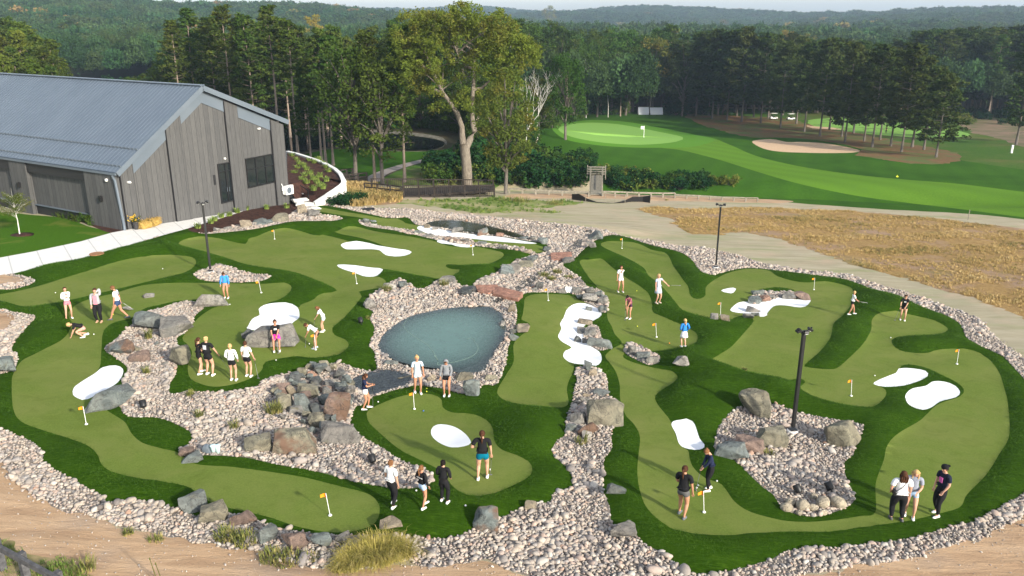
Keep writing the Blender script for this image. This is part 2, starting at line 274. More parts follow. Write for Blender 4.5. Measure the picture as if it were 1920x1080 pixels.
FAIRWAY_LIGHT = [(1290,262),(1330,258),(1370,272),(1420,293),(1500,312),(1600,327),(1700,337),(1800,345),(1940,362),(2200,390),(2200,440),(1925,408),(1800,392),(1700,380),(1600,366),(1500,345),(1420,322),(1350,300),(1280,282),(1235,275)]
GOLF_GREEN = [(1047,243),(1060,235),(1100,230),(1150,232),(1190,238),(1230,246),(1280,257),(1270,265),(1230,270),(1180,271),(1120,266),(1070,256)]
GOLF_APRON = [(1035,240),(1060,231),(1110,225),(1170,228),(1230,238),(1300,252),(1340,262),(1300,275),(1240,277),(1170,276),(1110,271),(1060,261)]
BUNKER = [(1410,266),(1425,262),(1450,261),(1475,266),(1500,266),(1540,268),(1580,274),(1612,282),(1600,286),(1550,287),(1500,286),(1460,284),(1430,278)]
BUNKER2 = [(1512,235),(1530,237),(1560,239),(1578,243),(1545,242),(1520,240)]
GREEN2 = [(1515,226),(1560,221),(1620,223),(1700,232),(1800,246),(1815,255),(1740,258),(1640,252),(1570,244),(1525,236)]
NEEDLES = [(1290,214),(1400,218),(1480,224),(1530,236),(1600,248),(1700,268),(1800,290),(1775,306),(1700,306),(1640,296),(1600,290),(1615,280),(1540,264),(1460,258),(1415,258),(1370,250),(1310,232)]
MULCH_FAR = [(1790,210),(1880,225),(1925,240),(1925,275),(1880,262),(1830,250),(1800,235)]
LEFT_FAIRWAY = [(560,292),(620,280),(700,282),(760,284),(838,280),(850,268),(842,290),(800,302),(720,318),(690,330),(640,330),(600,318),(560,305),(500,300)]
CART_PATH = [(690,331),(720,318),(760,306),(800,297),(840,290),(845,294),(800,303),(765,312),(725,327),(712,340),(690,342)]
LEFT_LAWN = [(712,338),(765,313),(845,295),(900,285),(930,330),(930,352),(860,350),(780,350),(712,345)]
RIPRAP_BACK = [(540,240),(640,240),(700,243),(780,249),(830,258),(838,270),(834,271),(820,262),(770,255),(700,250),(640,246),(540,247)]
FOREST_FLOOR = [(-2500,330),(200,372),(545,374),(600,352),(700,346),(930,352),(960,330),(1000,215),(1140,198),(1480,202),(1800,202),(2600,228),(4200,260),(4200,80),(-2500,80)]
# ------------------------------------------------------------------ ground mesh
def smooth_px(pts, closed=True):
    """Catmull-Rom through the outline"""
    p = np.array(pts, float); n = len(p); out = []
    for i in range(n):
        a, b, c, d = p[i - 1], p[i], p[(i + 1) % n], p[(i + 2) % n]
        seg = max(2, int(np.hypot(*(c - b)) / 5))
        t = (np.arange(seg) / seg)[:, None]
        out.append(.5 * (2 * b + (c - a) * t + (2 * a - 5 * b + 4 * c - d) * t ** 2 + (3 * b - a - 3 * c + d) * t ** 3))
    return np.concatenate(out)
def resample(w, res):
    """closed XY outline thinned so that neighbours are at least res(y) apart"""
    out = [w[0]]
    for q in w[1:]:
        if np.hypot(*(q - out[-1])) >= res(q[1]): out.append(q)
    return np.array(out)
def edge_res(y): return max(.10, y * .0045)
def lay(pts, smooth=True, jit=0.0):
    q = smooth_px(pts) if smooth else np.array(pts, float)
    w = uproj(q[:, 0], q[:, 1])[:, :2]
    w = resample(w, edge_res)
    if jit:
        k = np.arange(len(w))
        n = np.array([[noise.noise(Vector((a * 1.9, b * 1.9, 3.1))), noise.noise(Vector((a * 1.9, b * 1.9, 9.7)))] for a, b in w])
        w = w + n * jit
    return w
def inside(poly, pts):
    res = np.zeros(len(pts), bool)
    mn, mx = poly.min(0), poly.max(0)
    idx = np.where((pts[:, 0] >= mn[0]) & (pts[:, 0] <= mx[0]) & (pts[:, 1] >= mn[1]) & (pts[:, 1] <= mx[1]))[0]
    if len(idx) == 0: return res
    q = pts[idx]; c = np.zeros(len(q), bool)
    x1, y1 = poly[:, 0], poly[:, 1]; x2, y2 = np.roll(x1, -1), np.roll(y1, -1)
    for a, b, d, e in zip(x1, y1, x2, y2):
        if b == e: continue
        m = (b > q[:, 1]) != (e > q[:, 1])
        c ^= m & (q[:, 0] < (d - a) * (q[:, 1] - b) / (e - b) + a)
    res[idx] = c
    return res
# (object name, class, outline, label) painted in this order
LAY = []
def A(name, cls, pts, label=None, **k): LAY.append((name, cls, lay(pts, **k), label))
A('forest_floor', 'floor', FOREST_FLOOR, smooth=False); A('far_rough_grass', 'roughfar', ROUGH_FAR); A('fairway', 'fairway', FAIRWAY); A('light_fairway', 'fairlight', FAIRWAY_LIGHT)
A('pine_needle_ground', 'needles', NEEDLES, jit=1.5)
A('green_apron', 'apron', GOLF_APRON); A('golf_green', 'golfgreen', GOLF_GREEN); A('golf_green', 'golfgreen', GREEN2)
A('sand_bunker', 'bunker', BUNKER); A('sand_bunker', 'bunker', BUNKER2); A('bare_ground', 'mulchfar', MULCH_FAR, jit=1.5)
A('left_lawn', 'leftlawn', LEFT_LAWN); A('left_fairway', 'fairway', LEFT_FAIRWAY); A('cart_path', 'path', CART_PATH)
A('pond_shore', 'riprap', RIPRAP_BACK); A('far_pond_bed', 'bed', POND_BACK)
A('dirt_track', 'dirt', DIRT_TRACK); A('weedy_ground', 'weedy', WEEDY, jit=1.0); A('dry_field', 'dry', DRY_FIELD, jit=.8)
A('tall_dry_ground', 'dry', DRY_TALL)
A('dirt', 'dirt', DIRT, jit=.3); A('grassy_corner', 'corner', GRASS_CORNER, jit=.3)
A('lawn', 'lawn', LAWN); A('mulch_strip', 'mulch', MULCH_WALL)
A('gravel_bed', 'gravel', GRAVEL_RING, jit=.25)
A('dirt_patch', 'dirt', DIRT_PATCH); A('dirt_patch', 'dirt', DIRT_PATCH2)
A('rough_turf', 'turf', TURF)
A('mulch_bed', 'mulch', MULCH_BED); A('sidewalk', 'concrete', SIDEWALK, smooth=False)
A('putting_green', 'green', GREEN_TOP_LEFT); A('putting_green', 'green', GREEN_LEFT); A('putting_green', 'green', GREEN_LANE)
A('putting_green', 'green', GREEN_FRONT); A('putting_green', 'green', GREEN_MIDDLE); A('putting_green', 'green', GREEN_RIGHT)
A('rough_collar', 'turf', ROUGH_BEHIND_SAND); A('rough_collar', 'turf', ROUGH_SMALL)
for g in (GRAVEL_LAMP, GRAVEL_RIGHT, GRAVEL_SMALL, GRAVEL_WEDGE, GRAVEL_LINE, GRAVEL_STONE_STEP): A('gravel_bed', 'gravel', g)
for s, l in zip(SANDS, SAND_LABELS): A('white_sand', 'sand', s, l)
A('pond_bed', 'bed', POND); A('pond_bed', 'bed', POND_SMALL); A('pond_bed', 'bed', POND_FAR); A('stream_bed', 'stream', STREAM)
CLS = ['straw'] + [l[1] for l in LAY]
def classify(pts):
    r = np.zeros(len(pts), int)
    for i, l in enumerate(LAY): r[inside(l[2], pts)] = i + 1
    return r
# fine relief of the course, from blurred masks on a grid
GX0, GX1, GY0, GY1, GD = -60.0, 52.0, 12.0, 108.0, 0.2
gx = np.arange(GX0, GX1, GD); gy = np.arange(GY0, GY1, GD)
GXX, GYY = np.meshgrid(gx, gy)
gcls = classify(np.stack([GXX.ravel(), GYY.ravel()], 1)).reshape(GXX.shape)
ccls = np.array(CLS)[gcls]
def blur(a, s):
    fy = np.fft.fftfreq(a.shape[0])[:, None]; fx = np.fft.rfftfreq(a.shape[1])[None]
    return np.fft.irfft2(np.fft.rfft2(a) * np.exp(-2 * (math.pi ** 2) * (s / GD) ** 2 * (fx ** 2 + fy ** 2)), s=a.shape)
mt = (ccls == 'turf').astype(float); mg = np.isin(ccls, ['green', 'sand']).astype(float)
mgr = np.isin(ccls, ['gravel', 'stream', 'bed']).astype(float); mb = (ccls == 'bed').astype(float); ms = (ccls == 'sand').astype(float)
def vnoise(x, y, s, seed, oct=3):
    r = np.random.default_rng(seed); o = 0; a = 1
    for k in range(oct):
        for _ in range(5):
            th = r.uniform(0, 2 * math.pi); ph = r.uniform(0, 6.28); w = 2 * math.pi / (s / 2 ** k) * r.uniform(.6, 1.3)
            o = o + a * np.sin(w * (x * math.cos(th) + y * math.sin(th)) + ph) / 5
        a *= .5
    return o
turf_in = np.clip((blur(mt, .55) - .5) * 2, 0, 1)
turf_wide = np.clip((blur(mt, 1.6) - .35) / .65, 0, 1)
RELIEF = mt * (.22 * turf_in ** .8) + blur(mt * turf_in, .5) * (.44 * turf_wide * (1 + .85 * vnoise(GXX, GYY, 5.0, 3)))
RELIEF += .05 * vnoise(GXX, GYY, 7.0, 11, 2) * blur(mg, .8)
RELIEF -= .10 * np.clip((blur(ms, .4) - .5) * 2, 0, 1)
RELIEF += blur(mgr, .6) * (-.06 + .07 * vnoise(GXX, GYY, 4.5, 5, 2))
BASIN = 1.15 * np.clip((blur(mb, 1.3) - .5) / .5, 0, 1) + .20 * np.clip((blur(mb, .35) - .1) / .9, 0, 1)
RELIEF -= BASIN
msd = (np.isin(ccls, ['dirt', 'straw', 'dry'])).astype(float)
RELIEF += blur(msd, 1.0) * .06 * vnoise(GXX, GYY, 6.0, 8)
fadeg = sst(0, 6, GXX - GX0) * sst(0, 6, GX1 - GXX) * sst(0, 1, GYY - GY0) * sst(0, 8, GY1 - GYY)
RELIEF *= fadeg
def relief(x, y):
    fx = np.clip((np.asarray(x, float) - GX0) / GD, 0, len(gx) - 1.001); fy = np.clip((np.asarray(y, float) - GY0) / GD, 0, len(gy) - 1.001)
    ix, iy = fx.astype(int), fy.astype(int); tx, ty = fx - ix, fy - iy
    v = RELIEF
    return (v[iy, ix] * (1 - tx) + v[iy, ix + 1] * tx) * (1 - ty) + (v[iy + 1, ix] * (1 - tx) + v[iy + 1, ix + 1] * tx) * ty
def G(x, y): return T(x, y) + relief(x, y)
def GP(px, py):
    p = P(px, py); return np.array([p[0], p[1], float(G(p[0], p[1]))])
# points and outlines into one triangulation
pts = [];
def hexgrid(x0, x1, y0, y1, s, cond):
    o = []
    ys = np.arange(y0, y1, s * .866)
    for k, y in enumerate(ys):
        xs = np.arange(x0 + (k % 2) * s / 2, x1, s)
        o.append(np.stack([xs, np.full_like(xs, y)], 1))
    o = np.concatenate(o); o = o + rng.uniform(-.12, .12, o.shape) * s
    return o[cond(o)]
coneA = lambda o: (np.abs(o[:, 0]) < .72 * o[:, 1] + 6)
pts.append(hexgrid(-60, 52, 13, 45, .36, coneA))
pts.append(hexgrid(-60, 52, 45, 72, .55, coneA))
pts.append(hexgrid(-90, 90, 72, 116, 1.3, lambda o: coneA(o)))
XR = 330.0
pts.append(hexgrid(-XR, XR, -20, 330, 6.0, lambda o: (o[:, 1] > 117) | (o[:, 1] < 12.5) | (np.abs(o[:, 0]) > np.where(o[:, 1] < 72, .72 * o[:, 1] + 7.5, .72 * o[:, 1] + 9)) ))
pts.append(hexgrid(-30, 110, 116, 215, 2.6, lambda o: np.abs(o[:, 0]) < .7 * o[:, 1]))
allp = np.concatenate(pts)
V = [Vector(p) for p in allp]; E = []
for l in LAY:
    w = l[2]; w = w[(np.abs(w[:, 0]) < XR)]
    if l[1] in ('dirt', 'lawn', 'mulch', 'gravel') or True: w = np.clip(w, [-XR + 1, -19], [XR - 1, 329])
    b = len(V); V += [Vector(p) for p in w]; n = len(w)
    E += [(b + i, b + (i + 1) % n) for i in range(n)]
t0 = time.time()
vo, eo, fo, *_ = delaunay_2d_cdt(V, E, [], 0, 1e-4)
print('cdt', len(V), len(fo), round(time.time() - t0, 1))
vx = np.array([(v.x, v.y) for v in vo]); ft = np.array([f for f in fo if len(f) == 3], int)
cen = vx[ft].mean(1); fc = classify(cen)
vz = G(vx[:, 0], vx[:, 1])
V3 = np.column_stack([vx, vz])
# ------------------------------------------------------------------ ground materials
def grassy(name, c1, c2, c3, s1=14., s2=.35, stripes=None, bs=.5, bd=.03, rough=.95, f3=(.42, .66), fine=60.):
    m, nt, b = new_mat(name, c1, rough, spec=.02)
    v = coords(nt)
    col = ramp(nt, nz(nt, v, s1, 5, .7), [(.32, c1), (.68, c2)])
    col = mix(nt, col, c3, ramp(nt, nz(nt, v, s2, 4, .6, .4), [(f3[0], (0, 0, 0)), (f3[1], (1, 1, 1))]))
    if stripes:
        d, w, a = stripes
        vv = coords(nt, (1, 1, 1), rot=(0, 0, d)); wv = N(nt, 'ShaderNodeTexWave', wave_type='BANDS', bands_direction='X')
        wv.inputs['Scale'].default_value = w; wv.inputs['Distortion'].default_value = .6; L(nt, vv, wv.inputs['Vector'])
        col = mix(nt, col, (1 + a, 1 + a, 1 + a * .5), wv.outputs['Fac'], 'MULTIPLY')
    L(nt, col, b.inputs['Base Color'])
    bump(nt, b, nz(nt, v, fine, 3, .7), bs, bd)
    return m
MAT = {}
# synthetic long turf: brushed pile seen as streaks of light and dark
def turf_mat():
    m, nt, b = new_mat('long_turf', (.02, .07, .006), .95, spec=.02)
    v = coords(nt)
    v2 = coords(nt, (3.0, 22.0, 6.0), rot=(0, 0, .5))
    st = nz(nt, v2, .8, 5, .7, 1.2)
    col = ramp(nt, st, [(.3, (.013, .036, .0015)), (.52, (.030, .074, .004)), (.72, (.070, .138, .010))])
    col = mix(nt, col, (.020, .055, .0025), ramp(nt, nz(nt, v, .8, 5, .65, .8), [(.45, (0, 0, 0)), (.66, (.6, .6, .6))]))
    col = mix(nt, col, (.046, .100, .006), ramp(nt, nz(nt, v, .35, 4, .6, .6), [(.50, (0, 0, 0)), (.72, (.6, .6, .6))]))
    L(nt, col, b.inputs['Base Color'])
    h = mth(nt, 'ADD', nz(nt, v2, 1.6, 4, .7, 1), nz(nt, v, 45, 3, .8))
    bump(nt, b, h, .7, .05)
    return m
MAT['turf'] = turf_mat()
def green_mat():
    m, nt, b = new_mat('short_turf', (.12, .19, .05), .95, spec=.02)
    v = coords(nt)
    col = ramp(nt, nz(nt, v, 16, 6, .85), [(.32, (.088, .128, .022)), (.5, (.126, .172, .034)), (.68, (.162, .212, .050))])
    col = mix(nt, col, (.165, .190, .052), ramp(nt, nz(nt, v, .30, 5, .65, .6), [(.42, (0, 0, 0)), (.68, (.8, .8, .8))]))  # broad lighter patches, painted in for slopes that catch more light
    col = mix(nt, col, (.088, .122, .020), ramp(nt, nz(nt, v, 1.1, 7, .75, 1.0), [(.50, (0, 0, 0)), (.72, (.6, .6, .6))]))
    L(nt, col, b.inputs['Base Color'])
    bump(nt, b, nz(nt, v, 120, 3, .8), .35, .015)
    return m
MAT['green'] = green_mat()
MAT['sand'] = noisy('white_turf', (.86, .87, .88), (.80, .81, .83), 30, rough=.9, bs=.25, bd=.01, mid=(.3, .7))
MAT['concrete'] = None
def concrete():
    m, nt, b = new_mat('concrete', (.55, .54, .52), .85, spec=.2)
    v = coords(nt)
    c = ramp(nt, nz(nt, v, 2.2, 6, .7), [(.3, (.66, .64, .61)), (.7, (.76, .75, .72))])
    w = N(nt, 'ShaderNodeTexWave', wave_type='BANDS', bands_direction='X', wave_profile='SIN'); w.inputs['Scale'].default_value = .18
    L(nt, coords(nt, rot=(0, 0, R(-33))), w.inputs['Vector'])
    c = mix(nt, c, (.50, .49, .47), ramp(nt, w.outputs['Fac'], [(.992, (0, 0, 0)), (.998, (1, 1, 1))]))
    L(nt, c, b.inputs['Base Color']); bump(nt, b, nz(nt, v, 60, 4, .7), .2, .01)
    return m
MAT['concrete'] = concrete()
MAT['gravel'] = noisy('gravel_fines', (.20, .17, .145), (.34, .29, .25), 22, (.16, .15, .14), 1.2, bs=.8, bd=.05)
MAT['mulch'] = noisy('mulch', (.050, .022, .016), (.11, .052, .038), 30, (.035, .018, .014), 3, bs=1., bd=.06)
MAT['lawn'] = grassy('lawn_grass', (.035, .095, .006), (.070, .150, .012), (.15, .17, .035), 10, .25, f3=(.52, .72))
MAT['leftlawn'] = grassy('rough_lawn', (.05, .11, .02), (.09, .17, .03), (.20, .19, .08), 3, .12, f3=(.45, .65))
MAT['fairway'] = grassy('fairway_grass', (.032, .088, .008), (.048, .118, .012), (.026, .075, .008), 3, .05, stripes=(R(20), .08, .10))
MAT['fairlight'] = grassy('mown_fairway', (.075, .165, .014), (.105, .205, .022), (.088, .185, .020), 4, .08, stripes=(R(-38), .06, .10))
MAT['roughfar'] = grassy('golf_rough', (.045, .10, .016), (.075, .145, .025), (.13, .13, .045), 2, .06, f3=(.45, .7))
MAT['apron'] = grassy('apron_grass', (.075, .20, .020), (.10, .24, .028), (.09, .21, .026), 4, .1)
MAT['golfgreen'] = grassy('golf_green_grass', (.17, .33, .065), (.21, .38, .09), (.19, .35, .08), 4, .1, bs=.1)
MAT['floor'] = noisy('forest_floor', (.035, .042, .018), (.075, .075, .03), 1.2, (.06, .045, .025), .1, bs=.6, bd=.2)
MAT['needles'] = noisy('pine_needles', (.140, .078, .034), (.20, .115, .050), 1.2, (.10, .125, .035), .16, bs=.4, bd=.1)
MAT['bunker'] = noisy('bunker_sand', (.50, .34, .21), (.60, .43, .28), 2.0, bs=.3, bd=.1)
MAT['mulchfar'] = noisy('bare_ground', (.17, .12, .075), (.10, .12, .04), .5, (.22, .15, .10), .15)
MAT['path'] = noisy('asphalt_path', (.24, .21, .20), (.30, .27, .25), 3, bs=.2)
MAT['riprap'] = noisy('riprap', (.28, .26, .22), (.10, .10, .07), 1.2, bs=1., bd=.4)
def dirt_mat():
    m, nt, b = new_mat('dirt', (.4, .28, .18), .95, spec=.1)
    v = coords(nt); va = coords(nt, (.35, 1.6, 1), rot=(0, 0, R(28)))
    c = ramp(nt, nz(nt, va, .8, 7, .65, .8), [(.28, (.30, .19, .115)), (.5, (.46, .31, .19)), (.72, (.57, .40, .255))])
    c = mix(nt, c, (.33, .26, .21), ramp(nt, nz(nt, v, .28, 5, .6), [(.5, (0, 0, 0)), (.7, (.7, .7, .7))]))
    c = mix(nt, c, (.20, .145, .105), ramp(nt, nz(nt, v, 6, 6, .8), [(.58, (0, 0, 0)), (.75, (.8, .8, .8))]))
    L(nt, c, b.inputs['Base Color'])
    bump(nt, b, mth(nt, 'ADD', nz(nt, va, 1.5, 6, .7, .5), mth(nt, 'MULTIPLY', nz(nt, v, 18, 5, .8), .35)), .8, .12)
    return m
MAT['dirt'] = dirt_mat()
def straw_mat():
    m, nt, b = new_mat('seeded_soil', (.4, .37, .26), .95, spec=.1)
    v = coords(nt); va = coords(nt, (.25, 1.5, 1), rot=(0, 0, R(-8)))
    c = ramp(nt, nz(nt, va, .9, 7, .7, .5), [(.3, (.29, .255, .165)), (.55, (.38, .335, .235)), (.75, (.45, .39, .29))])
    c = mix(nt, c, (.20, .25, .085), ramp(nt, nz(nt, va, .35, 5, .65), [(.50, (0, 0, 0)), (.72, (.75, .75, .75))]))
    c = mix(nt, c, (.44, .335, .24), ramp(nt, nz(nt, v, .16, 5, .7), [(.52, (0, 0, 0)), (.66, (.7, .7, .7))]))
    L(nt, c, b.inputs['Base Color']); bump(nt, b, nz(nt, v, 14, 5, .8), .6, .06)
    return m
MAT['straw'] = straw_mat()
def dry_mat():
    m, nt, b = new_mat('dry_grass_ground', (.35, .22, .09), .95, spec=.1)
    v = coords(nt)
    c = ramp(nt, nz(nt, v, 3, 6, .75), [(.3, (.22, .135, .055)), (.6, (.38, .25, .10)), (.78, (.48, .35, .16))])
    c = mix(nt, c, (.34, .235, .17), ramp(nt, nz(nt, v, .22, 4, .6), [(.5, (0, 0, 0)), (.66, (.8, .8, .8))]))
    c = mix(nt, c, (.17, .17, .05), ramp(nt, nz(nt, v, .13, 4, .6), [(.56, (0, 0, 0)), (.7, (.7, .7, .7))]))
    L(nt, c, b.inputs['Base Color']); bump(nt, b, nz(nt, v, 9, 6, .8), .8, .15)
    return m
MAT['dry'] = dry_mat()
MAT['weedy'] = grassy('weedy_grass', (.12, .18, .04), (.20, .25, .07), (.33, .30, .16), 3, .3, f3=(.42, .62))
MAT['corner'] = grassy('corner_grass', (.10, .13, .03), (.20, .20, .06), (.36, .27, .16), 6, .6, f3=(.40, .6))
MAT['bed'] = noisy('pond_bed_silt', (.15, .15, .11), (.34, .31, .24), 6, (.10, .12, .09), 1.0, bs=.7, bd=.05)
MAT['stream'] = noisy('wet_stones', (.10, .085, .07), (.21, .18, .16), 14, (.06, .055, .05), 4, bs=1., bd=.08, rough=.35, spec=.5)
KINDNAME = {'turf': 'turf', 'green': 'turf'}
def region(name, cls, mask, label=None):
    f = ft[mask]
    if len(f) == 0: return None
    u, inv = np.unique(f.ravel(), return_inverse=True)
    vv = V3[u].copy()
    o = mesh_obj(name, vv, inv.reshape(-1, 3), MAT[cls], smooth=True)
    tag(o, kind='structure')
    if label: o['label'] = label
    return o
region('ground', 'straw', fc == 0)
for i, (nm, cl, w, lb) in enumerate(LAY): region(nm, cl, fc == i + 1, lb)
# ------------------------------------------------------------------ land out to the horizon
def far_land():
    ys = np.concatenate([np.arange(318, 800, 16), np.arange(800, 2000, 40), np.arange(2000, 4600, 130)])
    xs = np.linspace(-1, 1, 161)
    X = xs[None] * (ys[:, None] * .95 + 60); Y = np.repeat(ys[:, None], 161, 1)
    Z = T(X, Y) - 1.2 * (1 - sst(318, 380, Y)) + 0 * X
    n, k = X.shape; idx = np.arange(n * k).reshape(n, k)
    f = np.stack([idx[:-1, :-1], idx[:-1, 1:], idx[1:, 1:], idx[1:, :-1]], -1).reshape(-1, 4)
    o = mesh_obj('far_terrain', np.stack([X, Y, Z], -1).reshape(-1, 3), f, MAT['floor'], smooth=True); tag(o, kind='structure')
far_land()
# ------------------------------------------------------------------ water
def water(name, pts, level, murk, tint, label, grow=0.0, rough=.03, wave=9., bstr=.12, slope=False, bed_off=0):
    w = lay(pts); c = w.mean(0)
    if grow: w = c + (w - c) * (1 + grow)
    s = .5 if not slope else .4
    if level is None: level = float(T(w[:, 0], w[:, 1]).max()) + .06
    mn, mx = w.min(0), w.max(0)
    s = max(s, (mx - mn).max() / 60)
    g = hexgrid(mn[0], mx[0], mn[1], mx[1], s, lambda o: inside(w, o))
    VV = [Vector(p) for p in np.concatenate([w, g])]; n = len(w)
    vo, eo, fo, *_ = delaunay_2d_cdt(VV, [(i, (i + 1) % n) for i in range(n)], [], 1, 1e-4)
    xy = np.array([(v.x, v.y) for v in vo]); bed = G(xy[:, 0], xy[:, 1])
    z = (bed + .05) if slope else np.full(len(xy), level)
    o = mesh_obj(name, np.column_stack([xy, z]), np.array([f for f in fo if len(f) == 3]), None, smooth=True)
    at = o.data.attributes.new('depth', 'FLOAT', 'POINT'); at.data.foreach_set('value', np.clip(z - bed, 0, 9).astype(np.float32))
    m = bpy.data.materials.new(name + '_surface'); m.use_nodes = True; nt = m.node_tree; nt.nodes.clear()
    out = N(nt, 'ShaderNodeOutputMaterial'); v = coords(nt)
    bp = N(nt, 'ShaderNodeBump'); bp.inputs['Strength'].default_value = bstr * 1.6; bp.inputs['Distance'].default_value = .05
    L(nt, mth(nt, 'ADD', nz(nt, v, wave, 4, .6, .6), nz(nt, v, wave * .25, 3, .5)), bp.inputs['Height'])
    gl = N(nt, 'ShaderNodeBsdfGlossy'); gl.inputs['Roughness'].default_value = rough; L(nt, bp.outputs[0], gl.inputs['Normal'])
    tr = N(nt, 'ShaderNodeBsdfTransparent'); tr.inputs[0].default_value = (.80, .88, .86, 1)
    df = N(nt, 'ShaderNodeBsdfDiffuse'); df.inputs[0].default_value = (*tint, 1)
    at = N(nt, 'ShaderNodeAttribute', attribute_name='depth')
    k = mth(nt, 'SUBTRACT', 1.0, mth(nt, 'POWER', math.e, mth(nt, 'MULTIPLY', at.outputs['Fac'], -murk)))
    k = mth(nt, 'MULTIPLY', k, mth(nt, 'ADD', .8, mth(nt, 'MULTIPLY', nz(nt, v, 1.2, 4, .6, 1.), .4)))
    s1 = N(nt, 'ShaderNodeMixShader'); L(nt, k, s1.inputs[0]); L(nt, tr.outputs[0], s1.inputs[1]); L(nt, df.outputs[0], s1.inputs[2])
    fr = N(nt, 'ShaderNodeFresnel'); fr.inputs['IOR'].default_value = 1.33; L(nt, bp.outputs[0], fr.inputs['Normal'])
    s2 = N(nt, 'ShaderNodeMixShader'); L(nt, fr.outputs[0], s2.inputs[0]); L(nt, s1.outputs[0], s2.inputs[1]); L(nt, gl.outputs[0], s2.inputs[2])
    L(nt, s2.outputs[0], out.inputs['Surface'])
    o.data.materials.append(m)
    return tag(o, label, None, None, 'structure')
water('pond_water', POND, LV1 - .07, .95, (.135, .245, .215), 'clear teal water of the round pond', grow=.01)
water('pool_water', POND_SMALL, LV2 - .07, 1.2, (.05, .06, .05), 'dark shallow water of the pool below the pond', grow=.02)
water('far_pond_water', POND_FAR, LV3 - .06, 3.5, (.035, .038, .018), 'brown water of the narrow pond at the back', grow=.01, bstr=.05)
water('back_pond_water', POND_BACK, None, 9, (.010, .013, .013), 'dark pond among the trees behind the building', wave=1.5, bstr=.03)
water('stream_water', STREAM, 0, 2, (.07, .06, .05), 'thin stream trickling over the stones', slope=True, wave=14, bstr=.8, rough=.12)
# the sunken aerator box and its hose ring
HOSE = noisy('pond_hose', (.13, .19, .165), (.17, .24, .205), 6, bs=0)
bx_ = onplane(818, 641, LV1 - .075); m = MB(); m.box((0, 0, -.12), (.48, .34, .16)); m.lathe([(.06, -.04), (.05, -.005), (.001, 0)], n=10); o = m.build('pond_aerator', HOSE); o.location = bx_; tag(o, 'pale aerator box just under the water in the middle of the pond', 'aerator')
hp_ = [(774, 600), (760, 604), (757, 612), (764, 622), (780, 634), (800, 646), (812, 660), (820, 676)]; h2_ = [(876, 636), (890, 642), (896, 652), (893, 662), (882, 670), (862, 677), (842, 681), (820, 682)]
for q, l in ((hp_, 'left hose loop lying under the pond water'), (h2_, 'right hose loop lying under the pond water')):
    m = MB(); w = np.array(smooth_px(q)[:-8]); P_ = [onplane(a, b, LV1 - .088) for a, b in w[:int(len(w) * .86)]]; m.tube([p_ - P_[0] for p_ in P_], .028, 6); o = m.build('hose', HOSE, smooth=True); o.location = P_[0]; tag(o, l, 'hose')
# ------------------------------------------------------------------ light, air, camera
SUN_AZ = math.atan2(.66, -.75); SUN_EL = R(23)
sd = Vector((math.sin(SUN_AZ) * math.cos(SUN_EL), math.cos(SUN_AZ) * math.cos(SUN_EL), math.sin(SUN_EL)))
sl = bpy.data.lights.new('sun', 'SUN'); sl.energy = 4.5; sl.angle = R(2.2); sl.color = (1.0, .915, .765)
so = bpy.data.objects.new('sun', sl); COL.objects.link(so); so.rotation_euler = sd.to_track_quat('Z', 'Y').to_euler(); so.location = (40, -40, 60)
wd = bpy.data.worlds.new('World'); SC.world = wd; wd.use_nodes = True; nt = wd.node_tree
sky = N(nt, 'ShaderNodeTexSky', sky_type='NISHITA'); sky.sun_disc = False; sky.sun_elevation = SUN_EL; sky.sun_rotation = SUN_AZ
sky.dust_density = 1.2; sky.air_density = 1.0; sky.ozone_density = 1.0
hs = N(nt, 'ShaderNodeHueSaturation'); hs.inputs['Saturation'].default_value = .5; hs.inputs['Value'].default_value = 1.25; L(nt, sky.outputs[0], hs.inputs['Color'])
L(nt, hs.outputs[0], nt.nodes['Background'].inputs[0]); nt.nodes['Background'].inputs[1].default_value = .15
cam = bpy.data.cameras.new('camera'); cam.sensor_width = 36; cam.lens = 36 * F / 1920; cam.clip_end = 9000; cam.clip_start = .5
co = bpy.data.objects.new('camera', cam); COL.objects.link(co); co.location = (0, 0, ZC); co.rotation_euler = (math.pi / 2 - PITCH, 0, 0)
SC.camera = co
SC.view_settings.view_transform = 'Standard'; SC.view_settings.look = 'None'; SC.view_settings.exposure = .62
SC.cycles.max_bounces = 5; SC.cycles.diffuse_bounces = 2; SC.cycles.glossy_bounces = 2; SC.cycles.transparent_max_bounces = 8
SC.cycles.volume_bounces = 0; SC.cycles.transmission_bounces = 3; SC.cycles.use_denoising = True
SC.cycles.sample_clamp_indirect = 4
print('ground done', round(time.time() - T00, 1))
